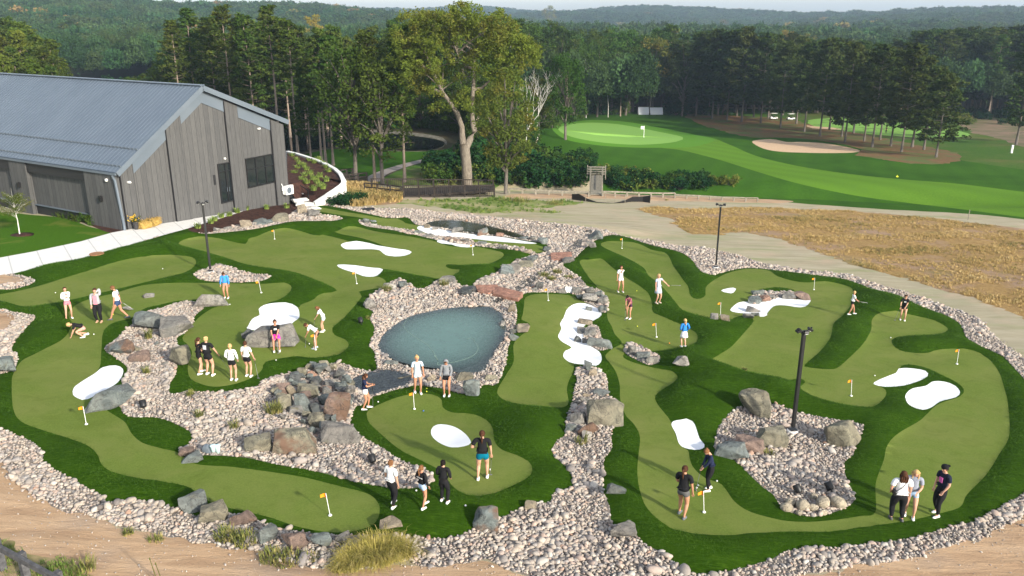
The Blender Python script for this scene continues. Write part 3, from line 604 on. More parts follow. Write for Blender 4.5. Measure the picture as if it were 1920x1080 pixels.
# ------------------------------------------------------------------ scattering of what nobody could count
def unlinked(name, verts, faces, mat, smooth=False):
    o = mesh_obj(name, verts, faces, mat, smooth=smooth); COL.objects.unlink(o); return o
def scatter(name, pos, scl, rot, kind, tint, sources, label):
    n = len(pos); me = bpy.data.meshes.new(name); me.vertices.add(n); me.vertices.foreach_set('co', np.asarray(pos, np.float32).ravel())
    def at(nm, ty, v, f):
        a = me.attributes.new(nm, ty, 'POINT'); a.data.foreach_set(f, np.asarray(v).ravel())
    scl = np.asarray(scl, np.float32)
    if scl.ndim == 1: scl = np.repeat(scl[:, None], 3, 1)
    at('scl', 'FLOAT_VECTOR', scl.astype(np.float32), 'vector'); at('rot', 'FLOAT_VECTOR', np.asarray(rot, np.float32), 'vector')
    at('kd', 'INT', np.asarray(kind, np.int32), 'value'); at('tint', 'FLOAT', np.asarray(tint, np.float32), 'value')
    o = bpy.data.objects.new(name, me); COL.objects.link(o); tag(o, label, None, None, 'stuff')
    ng = bpy.data.node_groups.new(name, 'GeometryNodeTree')
    ng.interface.new_socket('Geometry', in_out='INPUT', socket_type='NodeSocketGeometry')
    ng.interface.new_socket('Geometry', in_out='OUTPUT', socket_type='NodeSocketGeometry')
    gi = ng.nodes.new('NodeGroupInput'); go = ng.nodes.new('NodeGroupOutput'); jn = ng.nodes.new('GeometryNodeJoinGeometry')
    def na(nm, ty):
        q = ng.nodes.new('GeometryNodeInputNamedAttribute'); q.data_type = ty; q.inputs[0].default_value = nm
        return [s for s in q.outputs if s.enabled][0]
    s_, r_, k_ = na('scl', 'FLOAT_VECTOR'), na('rot', 'FLOAT_VECTOR'), na('kd', 'INT')
    e2r = ng.nodes.new('FunctionNodeEulerToRotation'); ng.links.new(r_, e2r.inputs[0])
    for i, src in enumerate(sources):
        oi = ng.nodes.new('GeometryNodeObjectInfo'); oi.inputs['Object'].default_value = src; oi.inputs['As Instance'].default_value = True
        ip = ng.nodes.new('GeometryNodeInstanceOnPoints')
        eq = ng.nodes.new('FunctionNodeCompare'); eq.data_type = 'INT'; eq.operation = 'EQUAL'
        ins = [s for s in eq.inputs if s.enabled]; ng.links.new(k_, ins[0]); ins[1].default_value = i
        ng.links.new(gi.outputs[0], ip.inputs['Points']); ng.links.new([s for s in eq.outputs if s.enabled][0], ip.inputs['Selection'])
        ng.links.new(oi.outputs['Geometry'], ip.inputs['Instance']); ng.links.new(e2r.outputs[0], ip.inputs['Rotation']); ng.links.new(s_, ip.inputs['Scale'])
        ng.links.new(ip.outputs[0], jn.inputs[0])
    ng.links.new(jn.outputs[0], go.inputs[0])
    md = o.modifiers.new('scatter', 'NODES'); md.node_group = ng
    return o
def ico(sub, seed, amp=.12, sq=(1, 1, 1)):
    bm = bmesh.new(); bmesh.ops.create_icosphere(bm, subdivisions=sub, radius=1)
    for v in bm.verts:
        d = noise.noise(v.co * 1.3 + Vector((seed * 7.1, seed * 3.3, 1))) * amp * 2 + noise.noise(v.co * 3 + Vector((seed, 2, seed))) * amp * .5
        v.co = Vector([c * s for c, s in zip(v.co * (1 + d), sq)])
    vs = [v.co[:] for v in bm.verts]; fs = [[v.index for v in f.verts] for f in bm.faces]; bm.free(); return vs, np.array(fs)
def cobble_mat():
    m, nt, b = new_mat('cobble', (.4, .36, .33), .8, spec=.25)
    a = N(nt, 'ShaderNodeAttribute', attribute_name='tint', attribute_type='INSTANCER')
    pal = [(0, (.045, .042, .04)), (.10, (.15, .13, .12)), (.22, (.26, .24, .23)), (.34, (.39, .34, .29)), (.46, (.46, .39, .325)), (.56, (.33, .305, .29)), (.66, (.47, .36, .30)), (.74, (.53, .47, .40)), (.84, (.39, .365, .345)), (.92, (.58, .54, .48)), (1, (.40, .25, .18))]
    c = ramp(nt, a.outputs['Fac'], pal)
    v = coords(nt); c = mix(nt, c, (.62, .60, .58), ramp(nt, nz(nt, v, 14, 5, .7), [(.2, (.8, .8, .8)), (.8, (0, 0, 0))]), 'MULTIPLY')
    L(nt, c, b.inputs['Base Color']); bump(nt, b, nz(nt, v, 40, 4, .7), .3, .01); return m
cm = cobble_mat()
CS = [unlinked('cobble', *ico(2, k, .16, (1, .78, .55)), cm, smooth=True) for k in range(4)]
def stones():
    pts = hexgrid(-60, 52, 13, 45, .100, coneA); pts = np.concatenate([pts, hexgrid(-60, 60, 45, 100, .155, coneA)])
    pts += rng.uniform(-.05, .05, pts.shape)
    fx = ((pts[:, 0] - GX0) / GD + .5).astype(int).clip(0, len(gx) - 1); fy = ((pts[:, 1] - GY0) / GD + .5).astype(int).clip(0, len(gy) - 1)
    c = ccls[fy, fx]; near = np.isin(c, ['gravel', 'stream', 'bed'])
    edge = blur(mgr, .22)[fy, fx]
    pts = pts[near | (edge > .12)]
    cl = np.array(CLS)[classify(pts)]
    d = -relief(pts[:, 0], pts[:, 1])
    keep = (cl == 'gravel') | (cl == 'stream') | ((cl == 'bed') & (rng.random(len(pts)) < np.where(d < .55, .95, .35)))
    stray = np.isin(cl, ['dirt', 'straw']) & (rng.random(len(pts)) < .10)
    pts, cl = pts[keep | stray], cl[keep | stray]; n = len(pts)
    s = np.exp(rng.normal(math.log(.050), .33, n)) * np.where(pts[:, 1] > 45, 1.35, 1.0)
    s *= np.where(rng.random(n) < .05, 1.6, 1)
    s = np.where(cl == 'stream', s * .85, s); s = np.where(np.isin(cl, ['dirt', 'straw']), s * .6, s)
    # patches of finer and of coarser stone
    pn = vnoise(pts[:, 0], pts[:, 1], 5.0, 21, 2); s *= 1 + .28 * np.clip(pn * 2, -1, 1)
    s = np.minimum(s, .19)
    z = G(pts[:, 0], pts[:, 1]) + s * np.where(cl == 'bed', -.1, rng.uniform(.15, .55, n))
    rot = np.column_stack([rng.normal(0, .35, n), rng.normal(0, .35, n), rng.uniform(0, 6.28, n)])
    sc = np.column_stack([s * rng.uniform(.9, 1.35, n), s * rng.uniform(.9, 1.2, n), s * rng.uniform(.85, 1.25, n)])
    tint = rng.beta(2.0, 1.9, n) * .86 + .1
    tint = np.where(rng.random(n) < .03, rng.uniform(.95, 1, n), tint)
    wet = (cl == 'stream') | (cl == 'bed'); tint = np.where(wet, tint * .42 + .03, tint)
    dk = vnoise(pts[:, 0], pts[:, 1], 3.2, 33, 2); tint = np.where((dk > .55) & ~wet, tint * .72, tint)
    scatter('cobblestones', np.column_stack([pts, z]), sc, rot, rng.integers(0, 4, n), tint, CS, 'rounded pink, tan and grey cobblestones bordering the putting course')
    print('cobbles', n)
stones()
def pebbles():
    g = np.column_stack([rng.uniform(-20, 24, 9000), rng.uniform(16, 30, 9000)]); g = g[np.array(CLS)[classify(g)] == 'dirt']; n = len(g); s = np.exp(rng.normal(math.log(.016), .45, n))
    scatter('loose_pebbles', np.column_stack([g, G(g[:, 0], g[:, 1]) + s * .3]), s, rng.uniform(0, 6, (n, 3)), rng.integers(0, 4, n), rng.uniform(.25, .9, n), CS, 'small loose pebbles strewn over the dirt')
pebbles()
# ------------------------------------------------------------------ boulders
def rock_mat():
    m, nt, b = new_mat('boulder', (.3, .3, .3), .85, spec=.2)
    oi = N(nt, 'ShaderNodeObjectInfo'); tc = N(nt, 'ShaderNodeTexCoord').outputs['Object']
    mp = N(nt, 'ShaderNodeVectorMath', operation='ADD'); L(nt, tc, mp.inputs[0]); L(nt, oi.outputs['Location'], mp.inputs[1])
    v = mp.outputs[0]
    f = ramp(nt, nz(nt, v, 2.2, 7, .72, .8), [(.30, (.38, .38, .38)), (.5, (.86, .86, .85)), (.70, (1.45, 1.42, 1.35))])
    c = mix(nt, oi.outputs['Color'], f, 1.0, 'MULTIPLY')
    ru = mth(nt, 'MULTIPLY', oi.outputs['Alpha'], ramp(nt, nz(nt, v, 1.1, 4, .6), [(.42, (0, 0, 0)), (.56, (1, 1, 1))]))
    c = mix(nt, c, (.24, .15, .105), ru)
    crk = mth(nt, 'ABSOLUTE', mth(nt, 'SUBTRACT', nz(nt, v, 1.7, 6, .6, 1.2), .5)); c = mix(nt, c, (.05, .05, .05), ramp(nt, crk, [(.0, (.75, .75, .75)), (.018, (0, 0, 0))]))
    c = mix(nt, c, (.27, .26, .17), ramp(nt, nz(nt, v, 2.9, 5, .7), [(.58, (0, 0, 0)), (.70, (.45, .45, .45))]))
    L(nt, c, b.inputs['Base Color'])
    bump(nt, b, mth(nt, 'ADD', nz(nt, v, 3.5, 8, .8, .8), nz(nt, v, 26, 4, .8)), .9, .12)
    return m
RM = rock_mat()
TINTS = {'b': (.225, .260, .258), 'g': (.285, .278, .262), 't': (.325, .305, .232), 'r': (.31, .225, .19), 'w': (.42, .40, .37), 'd': (.13, .145, .15), 'p': (.36, .305, .23), 's': (.42, .26, .20)}
def rock_mesh(seed, w, d, h, flat=0.0, npts=15, rnd=0.0):
    rr = np.random.default_rng(seed); bm = bmesh.new()
    for _ in range(npts):
        q = rr.normal(0, 1, 3); q /= np.linalg.norm(q); q = np.sign(q) * np.abs(q) ** .55
        q = q / max(np.abs(q).max(), 1e-6) * rr.uniform(.78, 1.0)
        if q[2] > 0: q[:2] *= (1 - .30 * q[2] * rr.random())
        bm.verts.new((q[0] * w / 2, q[1] * d / 2, q[2] * h / 2 + h * .5))
    bmesh.ops.convex_hull(bm, input=bm.verts)
    loose = [v for v in bm.verts if not v.link_faces]; bmesh.ops.delete(bm, geom=loose, context='VERTS')
    bmesh.ops.dissolve_limit(bm, angle_limit=.12, verts=bm.verts, edges=bm.edges)
    m = min(w, d, h)
    if not rnd: bmesh.ops.rotate(bm, verts=bm.verts, cent=(0, 0, h * .5), matrix=Matrix.Rotation(rr.uniform(-.13, .13), 3, 'X') @ Matrix.Rotation(rr.uniform(-.13, .13), 3, 'Y'))
    bmesh.ops.bevel(bm, geom=bm.edges[:], offset=m * (.035 + rnd * .16), segments=1 if not rnd else 2, affect='EDGES', clamp_overlap=True)
    bmesh.ops.triangulate(bm, faces=bm.faces)
    bmesh.ops.subdivide_edges(bm, edges=[e for e in bm.edges if e.calc_length() > m * .30], cuts=2)
    bmesh.ops.triangulate(bm, faces=bm.faces)
    off = Vector((seed * 1.7, 0, 5))
    for v in bm.verts:
        p = v.co
        dd = noise.fractal(p * (2.2 / m) + off, .8, 2.1, 4) * m * .055 + (noise.noise(p * (1.1 / m) + off)) * m * .05
        v.co = p + v.normal * dd
    vs = [v.co[:] for v in bm.verts]; fs = [[v.index for v in f.verts] for f in bm.faces]; bm.free()
    return vs, fs
def boulder(i, cx, by, w, hp, tint, label, name='boulder', group='boulders set around the course', sink=.12, rnd=0, rot=None, flat=False, npts=15):
    p = P(cx, by); k = mpp(p); th = math.atan2(ZC - p[2], p[1]); wm = w * k; D = .78 * wm; need = hp * k
    H = (need - D * math.sin(th) * .62) / math.cos(th)
    if flat: H = .22 * wm; D = max(.3 * wm, (need - H * math.cos(th)) / math.sin(th))
    elif H < .34 * wm: H = .34 * wm; D = max(.4 * wm, min(1.2 * wm, (need - H * math.cos(th)) / (math.sin(th) * .8)))
    vs, fs = rock_mesh(i * 13 + 5, wm * 1.06, D, H * (1 + sink), rnd=rnd, npts=npts)
    vx_, vy_ = p[0], p[1]; l = math.hypot(vx_, vy_)
    q = (p[0] + vx_ / l * D * .45, p[1] + vy_ / l * D * .45)
    z = float(min(G(q[0], q[1]), G(p[0], p[1]) + .25))
    o = mesh_obj(name, vs, fs, RM, smooth=False)
    o.location = (q[0], q[1], z - H * sink); o.rotation_euler = (0, 0, (math.atan2(-vx_, vy_) + random.uniform(-.12, .12)) if rot is None else rot)
    c = TINTS[tint[0]]; j = random.uniform(.88, 1.12)
    o.color = (c[0] * j, c[1] * j, c[2] * j, 1.0 if len(tint) > 1 else .12)
    return tag(o, label, 'rock', group)
ROCKS = [
(398,575,70,27,'w','long pale flat-topped rock below the person in the bright blue jacket'),(282,620,56,44,'b','leaning blue grey boulder left of a pair beside the winding green'),(332,631,66,46,'g','grey layered boulder, right one of the pair beside the left green'),
(224,667,54,30,'bx','blue grey boulder with a rusty side at the left tip of the rock river'),(262,676,40,26,'r','reddish low boulder sunk in gravel beside the blue grey one'),(339,688,42,43,'t','square grey green boulder behind the pair of people in black tops'),
(12,702,42,38,'b','blue grey boulder cut off by the left edge of the picture'),(506,656,112,52,'g','huge rounded boulder the girl in pink shorts sits on'),(463,637,25,22,'d','small dark rock behind the left end of the seat boulder'),
(280,559,22,9,'g','small grey wedge rock alone on the narrow left green'),(238,583,18,10,'w','small pale rock by the feet of the striding man'),(205,768,104,53,'b','big blue grey slab boulder beside the left white sand patch'),
(350,857,32,20,'r','pinkish low rock at the waist of the long left green'),(361,870,40,24,'b','pointed blue grey rock at the waist of the long left green'),(362,963,56,47,'b','tall pointed blue grey rock, first of the row along the lower left green'),
(401,981,62,42,'t','second rock, grey green, of the row along the lower left green'),(459,985,68,32,'rx','third rock, rusty red, of the row along the lower left green'),(506,1019,36,40,'b','fourth rock, narrow green grey, of the row along the lower left green'),
(551,1031,56,42,'r','square red brown block in the row along the lower left green'),(604,1036,46,42,'b','squarish blue green block right of the red brown block'),(642,1022,32,28,'g','dark grey rock half hidden by the tall yellow grass'),
(733,1002,46,30,'p','pinkish tan rock rising behind the tall yellow grass'),(914,996,54,52,'bx','tilted blue boulder with a red foot at the bottom of the course'),(994,957,26,20,'p','round tan stone on the turf edge above the cobble fan'),
(1155,940,38,32,'b','cut blue grey block standing on turf right of the cobble river'),(1168,1011,58,36,'g','broad grey boulder at the lower right of the cobble fan'),(485,851,58,42,'t','grey tan boulder left of the big tan boulder in gravel'),
(554,853,88,58,'tx','big tan boulder with a rusty face in the middle of the gravel'),(638,789,58,64,'rx','big red brown boulder at the right of the rock pile'),(639,829,76,46,'g','broad grey boulder at the foot of the rock pile'),
(594,802,38,33,'t','olive grey boulder below the middle of the rock pile'),(568,775,33,42,'b','tall blue grey boulder at the front of the rock pile'),(533,769,38,34,'t','olive block at the left end of the rock pile'),
(553,778,32,20,'g','low grey rock wedged in front of the pile'),(549,741,24,27,'p','tan block at the upper left of the rock pile'),(579,746,42,32,'t','big olive grey slab in the middle of the rock pile'),
(532,738,28,26,'r','brown rock at the far left of the rock pile'),(592,768,18,15,'g','small round grey rock inside the rock pile'),(607,763,26,27,'b','blue grey rock beside the big red brown boulder'),
(611,736,24,16,'rx','reddish rock on top of the rock pile'),(560,712,30,16,'b','low blue grey rock at the upper left edge of the pile'),(592,719,26,18,'d','dark grey rock near the top of the pile'),
(604,704,30,26,'b','blue grey rock crowning the back of the pile'),(624,695,18,16,'t','upright olive rock at the back right of the pile'),(586,704,20,13,'s','small pink slab at the back of the pile'),
(620,726,24,18,'w','pale square rock in the upper middle of the pile'),(638,736,24,16,'g','grey rock right of the pale square rock'),(648,722,36,17,'t','brown flat spill slab where the pool pours into the pile'),
(655,742,26,26,'g','grey rock behind the big red brown boulder'),(576,730,20,14,'g','small grey rock left of the pink slab'),(566,722,18,12,'b','small blue rock in the upper left of the pile'),
(628,768,16,14,'g','small rock tucked left of the big red brown boulder'),(602,790,20,18,'p','tan rock below the round grey rock of the pile'),(697,579,28,22,'w','pale grey rock at the left tip of the pond gravel'),
(756,539,24,16,'b','blue grey rock, right one at the top of the pond gravel'),(733,542,30,15,'w','pale rock, left one at the top of the pond gravel'),(838,530,32,17,'g','grey rock peaking above the gravel over the pond'),
(877,551,32,17,'d','dark split rock left of the red slab bridge'),(909,528,32,10,'w','pale flat rock behind the red slab bridge'),(950,514,34,20,'b','blue green boulder left of the stream'),
(967,511,26,21,'g','grey boulder touching the blue green one left of the stream'),(985,501,30,16,'t','olive rock further up the left bank of the stream'),(998,491,20,15,'b','blue grey rock left of the upper red slab'),
(1064,494,24,14,'g','pale grey rock right of the upper red slab'),(1107,469,24,14,'g','grey block on the turf edge above the stream'),(1113,450,34,20,'b','dark blue rock heap at the top right of the stream'),
(1025,471,15,12,'d','small dark rock at the end of the narrow upper green'),(1017,457,22,13,'b','blue green rock at the right end of the far pond'),(1000,450,20,11,'g','grey rock left of the blue green one by the far pond'),
(984,448,22,10,'b','flat blue grey rock at the tip of the far pond'),(937,443,17,10,'s','small salmon pink rock by the far pond'),(905,441,23,15,'bx','blue and pink boulder by the middle of the far pond'),
(857,436,23,13,'g','grey boulder in the far pond'),(818,430,16,6,'w','low pale rock at the left of the far pond'),(800,427,14,9,'p','tan rock where the white strip meets the far pond'),
(784,438,17,7,'b','blue grey rock at the left tip of the white strip'),(803,445,24,7,'g','low grey rock under the white strip'),(848,452,34,10,'r','reddish flat rock in the line below the far pond'),
(870,453,22,8,'g','grey flat rock in the line below the far pond'),(905,459,18,9,'b','blue rock in the line right of the small white sliver'),(923,463,15,7,'t','olive rock in the line right of the blue one'),
(945,467,21,8,'g','long grey rock in the line above the far green'),(969,469,13,7,'g','last grey rock of the line above the far green'),(986,475,26,8,'p','flat sandstone step near the upper red slab'),
(687,419,15,11,'b','upright blue rock at the left end of the line of small rocks'),(699,416,15,5,'b','thin blue slab beside the upright blue rock'),(701,423,15,6,'w','pale slab below the thin blue slab'),
(461,425,23,18,'p','squared tan rock in the mulch bed'),(486,421,30,15,'b','flat blue grey slab in the mulch bed'),(503,419,20,10,'b','second blue grey slab in the mulch bed'),
(523,415,38,19,'t','large tan rock at the right of the mulch bed'),(405,434,20,9,'w','pale low rock in the lower mulch bed'),(428,430,16,7,'g','low grey rock in the lower mulch bed'),(567,400,20,20,'p','brown tan boulder below the stone steps'),
(590,406,26,14,'g','grey boulder right of the brown tan one below the steps'),(960,585,15,19,'p','tan boulder on the right bank at the top of the pond'),(941,609,15,18,'w','pale rock standing in the right edge of the pond'),
(981,625,28,22,'p','flat tan slab reaching onto the middle green'),(965,639,23,16,'b','blue grey block at the right bank of the pond'),(962,624,14,11,'d','small dark rock above the blue grey block'),
(732,683,30,12,'b','flat grey slab at the lower left edge of the pond'),(809,714,18,16,'p','pale tan rock by the legs of the girl in pale blue'),(870,713,34,20,'t','olive boulder at the lower edge of the pond'),
(884,752,34,38,'b','upright pale blue boulder on the turf below the pond'),(921,712,28,13,'t','low olive rock at the lower right of the pond'),(760,706,34,11,'t','brown spill slab between pond and pool'),
(830,713,14,12,'g','small rock beside the person in the grey hood'),(1104,553,22,17,'g','grey rock at the top of the wall beside the middle green'),(1081,552,20,15,'g','dark grey rock left of the top of the wall'),
(1106,569,34,21,'w','pale green grey boulder above the S-shaped sand'),(1130,570,20,19,'g','grey rock at the right of the wall'),(1129,586,18,15,'b','blue grey rock at the right end of the S-shaped sand'),
(1122,556,16,14,'b','blue rock at the corner of the wall'),(1096,608,29,14,'p','flat tan rock on the S-shaped sand'),(1089,625,18,15,'g','grey rock below the flat tan rock'),
(1109,631,28,18,'g','broad grey rock beside the S-shaped sand'),(1083,638,14,13,'d','dark rock at the inner bend of the S-shaped sand'),(1097,642,15,13,'g','grey rock between the dark rock and the long one'),
(1124,652,52,17,'b','long blue grey rock pointing right from the S-shaped sand'),(1053,550,20,11,'g','low grey rock behind the top of the middle green'),(1011,541,16,17,'d','dark upright rock near the white plate by the stream'),
(1000,546,16,11,'g','grey rock behind the flag of the middle green'),(1103,696,17,22,'b','blue rock at the tip of the S-shaped sand'),(1112,706,18,18,'p','tan rock at the head of the cobble river'),
(1128,742,38,20,'b','flat blue slab across the cobble river'),(1096,752,28,13,'g','grey slab left in the cobble river'),(1100,742,18,9,'p','small tan slab in the cobble river'),(1131,801,82,58,'t','biggest olive boulder in the cobble river'),
(1083,796,33,29,'g','grey boulder left of the biggest olive one'),(1071,814,24,22,'b','pale blue block on the left bank of the cobble river'),(1103,819,40,32,'rx','pink red boulder in front of the biggest olive one'),
(1100,822,22,18,'w','pale wedge leaning on the pink red boulder'),(1183,665,20,20,'g','first rock of the short stone row right of centre'),(1204,674,30,19,'b','middle blue grey rock of the short stone row'),
(1222,683,28,18,'w','pale last rock of the short stone row'),(1275,698,32,24,'w','lone pale boulder on turf near the girl in white skirt'),(1337,610,19,13,'g','left one of two small rocks below the right flag'),
(1358,612,20,13,'p','right one of two small rocks below the right flag'),(1418,554,29,12,'b','blue grey rock at the upper left of the right rock pile'),(1434,567,20,15,'s','pinkish rock of the right rock pile'),
(1416,570,27,15,'b','blue grey rock in the middle of the right rock pile'),(1412,584,28,15,'g','grey rock between the two arms of curved sand'),(1416,593,18,12,'b','small blue grey rock below the grey one'),
(1402,599,22,13,'w','pale rock at the foot of the right rock pile'),(1445,560,18,11,'g','low grey rock of the right rock pile'),(1477,560,26,15,'g','round grey rock above the curved sand'),(1503,561,35,17,'r','brown oval boulder at the right end of the pile'),
(1413,783,72,56,'t','big block of grey olive stone above the right gravel'),(1447,841,62,48,'t','large olive slab boulder in the right gravel'),(1404,849,58,38,'r','brown red slab boulder in the right gravel'),
(1371,866,64,42,'b','blue green slab boulder at the left of the right gravel'),(1574,838,80,58,'t','big dark sided boulder right of the lamp post gravel')]
BIGRND = [(1476,959,22,19),(1507,956,27,24),(1525,957,18,18),(1545,950,27,18),(1574,951,28,19),(1545,965,14,14),(1499,965,13,11),(1484,947,18,13),(1527,934,15,10)]
RNDL = ['white','large cream','tan','wide tan','egg-shaped tan','small tan','small ochre','small grey','small pale']
for i, r in enumerate(ROCKS):
    fl = any(s in r[5] for s in ('flat', 'slab across', 'spill', 'thin blue')) and r[4] != 'w' or 'flat pale' in r[5]
    boulder(i, r[0], r[1], r[2], r[3], r[4], r[5], flat=fl and r[2] < 60 and 'boulder' not in r[5])
for i, (x, y, w, h) in enumerate(BIGRND):
    p = GP(x, y); k = mpp(p) * w / 2; vs, fs = ico(3, 40 + i, .06, (k * 1.12, k * .9, k * .78)); o = mesh_obj('round_stone', vs, fs, RM, smooth=True)
    o.location = (p[0], p[1] + k * .5, p[2] + k * .55); o.rotation_euler = (0, 0, i * 1.3); o.color = (.60, .52, .40, 0)
    tag(o, f'{RNDL[i]} round stone at the bottom edge of the right gravel', 'rock', 'round stones along the bottom of the right gravel')
# small broken rock between the boulders of the pile
for i in range(64):
    x, y = random.uniform(515, 662), random.uniform(692, 822)
    if (x - 590) ** 2 / 78 ** 2 + (y - 752) ** 2 / 62 ** 2 > 1: continue
    w = random.uniform(12, 24); o = boulder(500 + i, x, y, w, w * .8, random.choice('bbggtdr'), 'small broken rock wedged in the boulder pile', group='small rocks in the boulder pile', npts=11)
    o.location.z += random.uniform(.0, .18)
for i in range(26):
    x, y = random.choice([(random.uniform(250, 345), random.uniform(625, 690)), (random.uniform(460, 600), random.uniform(815, 850)), (random.uniform(1065, 1150), random.uniform(740, 815)), (random.uniform(1340, 1460), random.uniform(800, 860)), (random.uniform(1085, 1138), random.uniform(560, 585))])
    w = random.uniform(9, 17); boulder(600 + i, x, y, w, w * .75, random.choice('bgtrd'), 'small broken rock among the cobbles', group='small rocks among the cobbles', npts=11)
# red slab bridges
def slab(pts, thick, label, seed):
    q = uproj([p[0] for p in pts], [p[1] for p in pts]); zt = q[:, 2].mean() + .30
    top = np.array([onplane(p[0], p[1], zt) for p in pts]); c = top.mean(0); n = len(pts)
    top = c + (top - c) * 1.04
    bm = bmesh.new()
    for t in top:
        bm.verts.new((t[0] - c[0], t[1] - c[1], 0)); bm.verts.new((t[0] - c[0] + .03, t[1] - c[1] - .03, -thick))
    bmesh.ops.convex_hull(bm, input=bm.verts)
    bmesh.ops.triangulate(bm, faces=bm.faces); bmesh.ops.subdivide_edges(bm, edges=bm.edges, cuts=3)
    for v in bm.verts: v.co += v.normal * noise.fractal(v.co * 3 + Vector((seed, 0, 0)), .8, 2, 4) * .035
    vs = [v.co[:] for v in bm.verts]; fs = [[v.index for v in f.verts] for f in bm.faces]; bm.free()
    o = mesh_obj('stone_slab', vs, fs, RM); o.location = c; o.color = (.48, .25, .185, .1)
    tag(o, label, 'stone slab', 'red stone slabs bridging the stream')
slab([(892,534),(932,534),(928,546),(915,549),(896,545)], .34, 'left half of the long red slab bridge above the pond', 1)
slab([(933,536),(979,548),(970,560),(948,556),(924,549)], .34, 'right half of the long red slab bridge above the pond', 2)
slab([(1033,474),(1070,472),(1072,477),(1058,486),(1034,486)], .40, 'single red slab bridge at the top of the stream', 3)
# ------------------------------------------------------------------ trees
def leaf_mat(name, c1, c2, c3=None, tr=.25, var=.12, inst=False):
    m, nt, b = new_mat(name, c1, .85, spec=.04)
    tc = N(nt, 'ShaderNodeTexCoord').outputs['Object']
    c = ramp(nt, nz(nt, tc, .55, 3, .6), [(.35, c1), (.65, c2)])
    if c3: c = mix(nt, c, c3, ramp(nt, nz(nt, tc, .28, 2, .5), [(.5, (0, 0, 0)), (.66, (.85, .85, .85))]))
    c = mix(nt, c, (.5, .5, .5), ramp(nt, nz(nt, tc, 2.2, 2, .6), [(.3, (.55, .55, .55)), (.6, (0, 0, 0))]), 'MULTIPLY')
    h = N(nt, 'ShaderNodeHueSaturation')
    if inst: rnd = N(nt, 'ShaderNodeAttribute', attribute_name='tint', attribute_type='INSTANCER').outputs['Fac']
    else: rnd = N(nt, 'ShaderNodeObjectInfo').outputs['Random']
    L(nt, mth(nt, 'ADD', .5 - var * .22, mth(nt, 'MULTIPLY', rnd, var * .44)), h.inputs['Hue'])
    L(nt, mth(nt, 'ADD', 1 - var * 1.6, mth(nt, 'MULTIPLY', mth(nt, 'FRACT', mth(nt, 'MULTIPLY', rnd, 7.13)), var * 3.4)), h.inputs['Value'])
    L(nt, c, h.inputs['Color']); L(nt, h.outputs[0], b.inputs['Base Color'])
    t = N(nt, 'ShaderNodeBsdfTranslucent'); L(nt, h.outputs[0], t.inputs[0])
    ms = N(nt, 'ShaderNodeMixShader'); ms.inputs[0].default_value = tr
    out = nt.nodes['Material Output']; L(nt, b.outputs[0], ms.inputs[1]); L(nt, t.outputs[0], ms.inputs[2]); L(nt, ms.outputs[0], out.inputs[0])
    return m
LM = {'pine': leaf_mat('pine_foliage', (.035, .070, .014), (.075, .120, .022), (.105, .130, .030)), 'ypine': leaf_mat('yellow_green_foliage', (.085, .120, .018), (.135, .170, .028), (.07, .10, .02)),
      'dark': leaf_mat('dark_pine_foliage', (.030, .055, .014), (.056, .084, .020), (.075, .092, .026), tr=.25),
      'deci': leaf_mat('leaf_foliage', (.038, .078, .014), (.080, .130, .024), (.058, .098, .020)),
      'olive': leaf_mat('olive_foliage', (.10, .13, .025), (.15, .175, .035), (.19, .15, .035), tr=.3),
      'yellow': leaf_mat('yellow_foliage', (.30, .26, .03), (.40, .33, .05), (.22, .22, .04), tr=.3),
      'cotton': leaf_mat('cottonwood_foliage', (.105, .150, .022), (.175, .225, .036), (.175, .170, .036), tr=.35, var=0),
      'shrub': leaf_mat('shrub_foliage', (.012, .050, .016), (.030, .080, .022), (.045, .095, .02)),
      'far': leaf_mat('distant_foliage', (.034, .072, .026), (.060, .105, .036), None, tr=.15, var=.20, inst=True),
      'farautumn': leaf_mat('distant_autumn_foliage', (.17, .12, .045), (.22, .17, .055), None, tr=.15, var=.25, inst=True)}
BARK = {'pine': noisy('pine_bark', (.20, .15, .12), (.33, .27, .22), 3, bs=.6, obj=True, aniso=(4, 4, .6)),
        'grey': noisy('grey_bark', (.075, .066, .055), (.16, .14, .12), 3, bs=.6, obj=True, aniso=(4, 4, .6)),
        'cotton': noisy('cottonwood_bark', (.12, .10, .08), (.27, .235, .19), 2.5, bs=.8, bd=.1, obj=True, aniso=(4, 4, .7)),
        'white': noisy('white_bark', (.50, .48, .44), (.66, .64, .60), 3, bs=.3, obj=True)}
def quads(cent, n_each, rad, size, rr, flat=.6, asp=.6, drop=0.0):
    """leaf-sized faces spread in blobs"""
    cent = np.asarray(cent, float); k = len(cent); rad = np.broadcast_to(np.asarray(rad, float), (k,))
    c = np.repeat(cent, n_each, 0); r = np.repeat(rad, n_each)
    d = rr.normal(0, 1, (len(c), 3)); d /= np.linalg.norm(d, axis=1)[:, None]; d *= (rr.random(len(c)) ** .45 * r)[:, None]; d[:, 2] *= flat
    c = c + d
    a = rr.normal(0, 1, (len(c), 3)); a[:, 2] *= .6; a /= np.linalg.norm(a, axis=1)[:, None]
    b = np.cross(a, rr.normal(0, 1, (len(c), 3))); b /= np.linalg.norm(b, axis=1)[:, None]
    s = size * rr.uniform(.6, 1.3, len(c))[:, None]
    v = np.stack([c - a * s, c + b * s * asp * .8 - a * s * .1, c + a * s, c - b * s * asp * .8 + a * s * .1], 1).reshape(-1, 3)
    f = np.arange(len(v)).reshape(-1, 4)
    return v, f
class Tree:
    def __init__(s): s.w = MB(); s.c = []
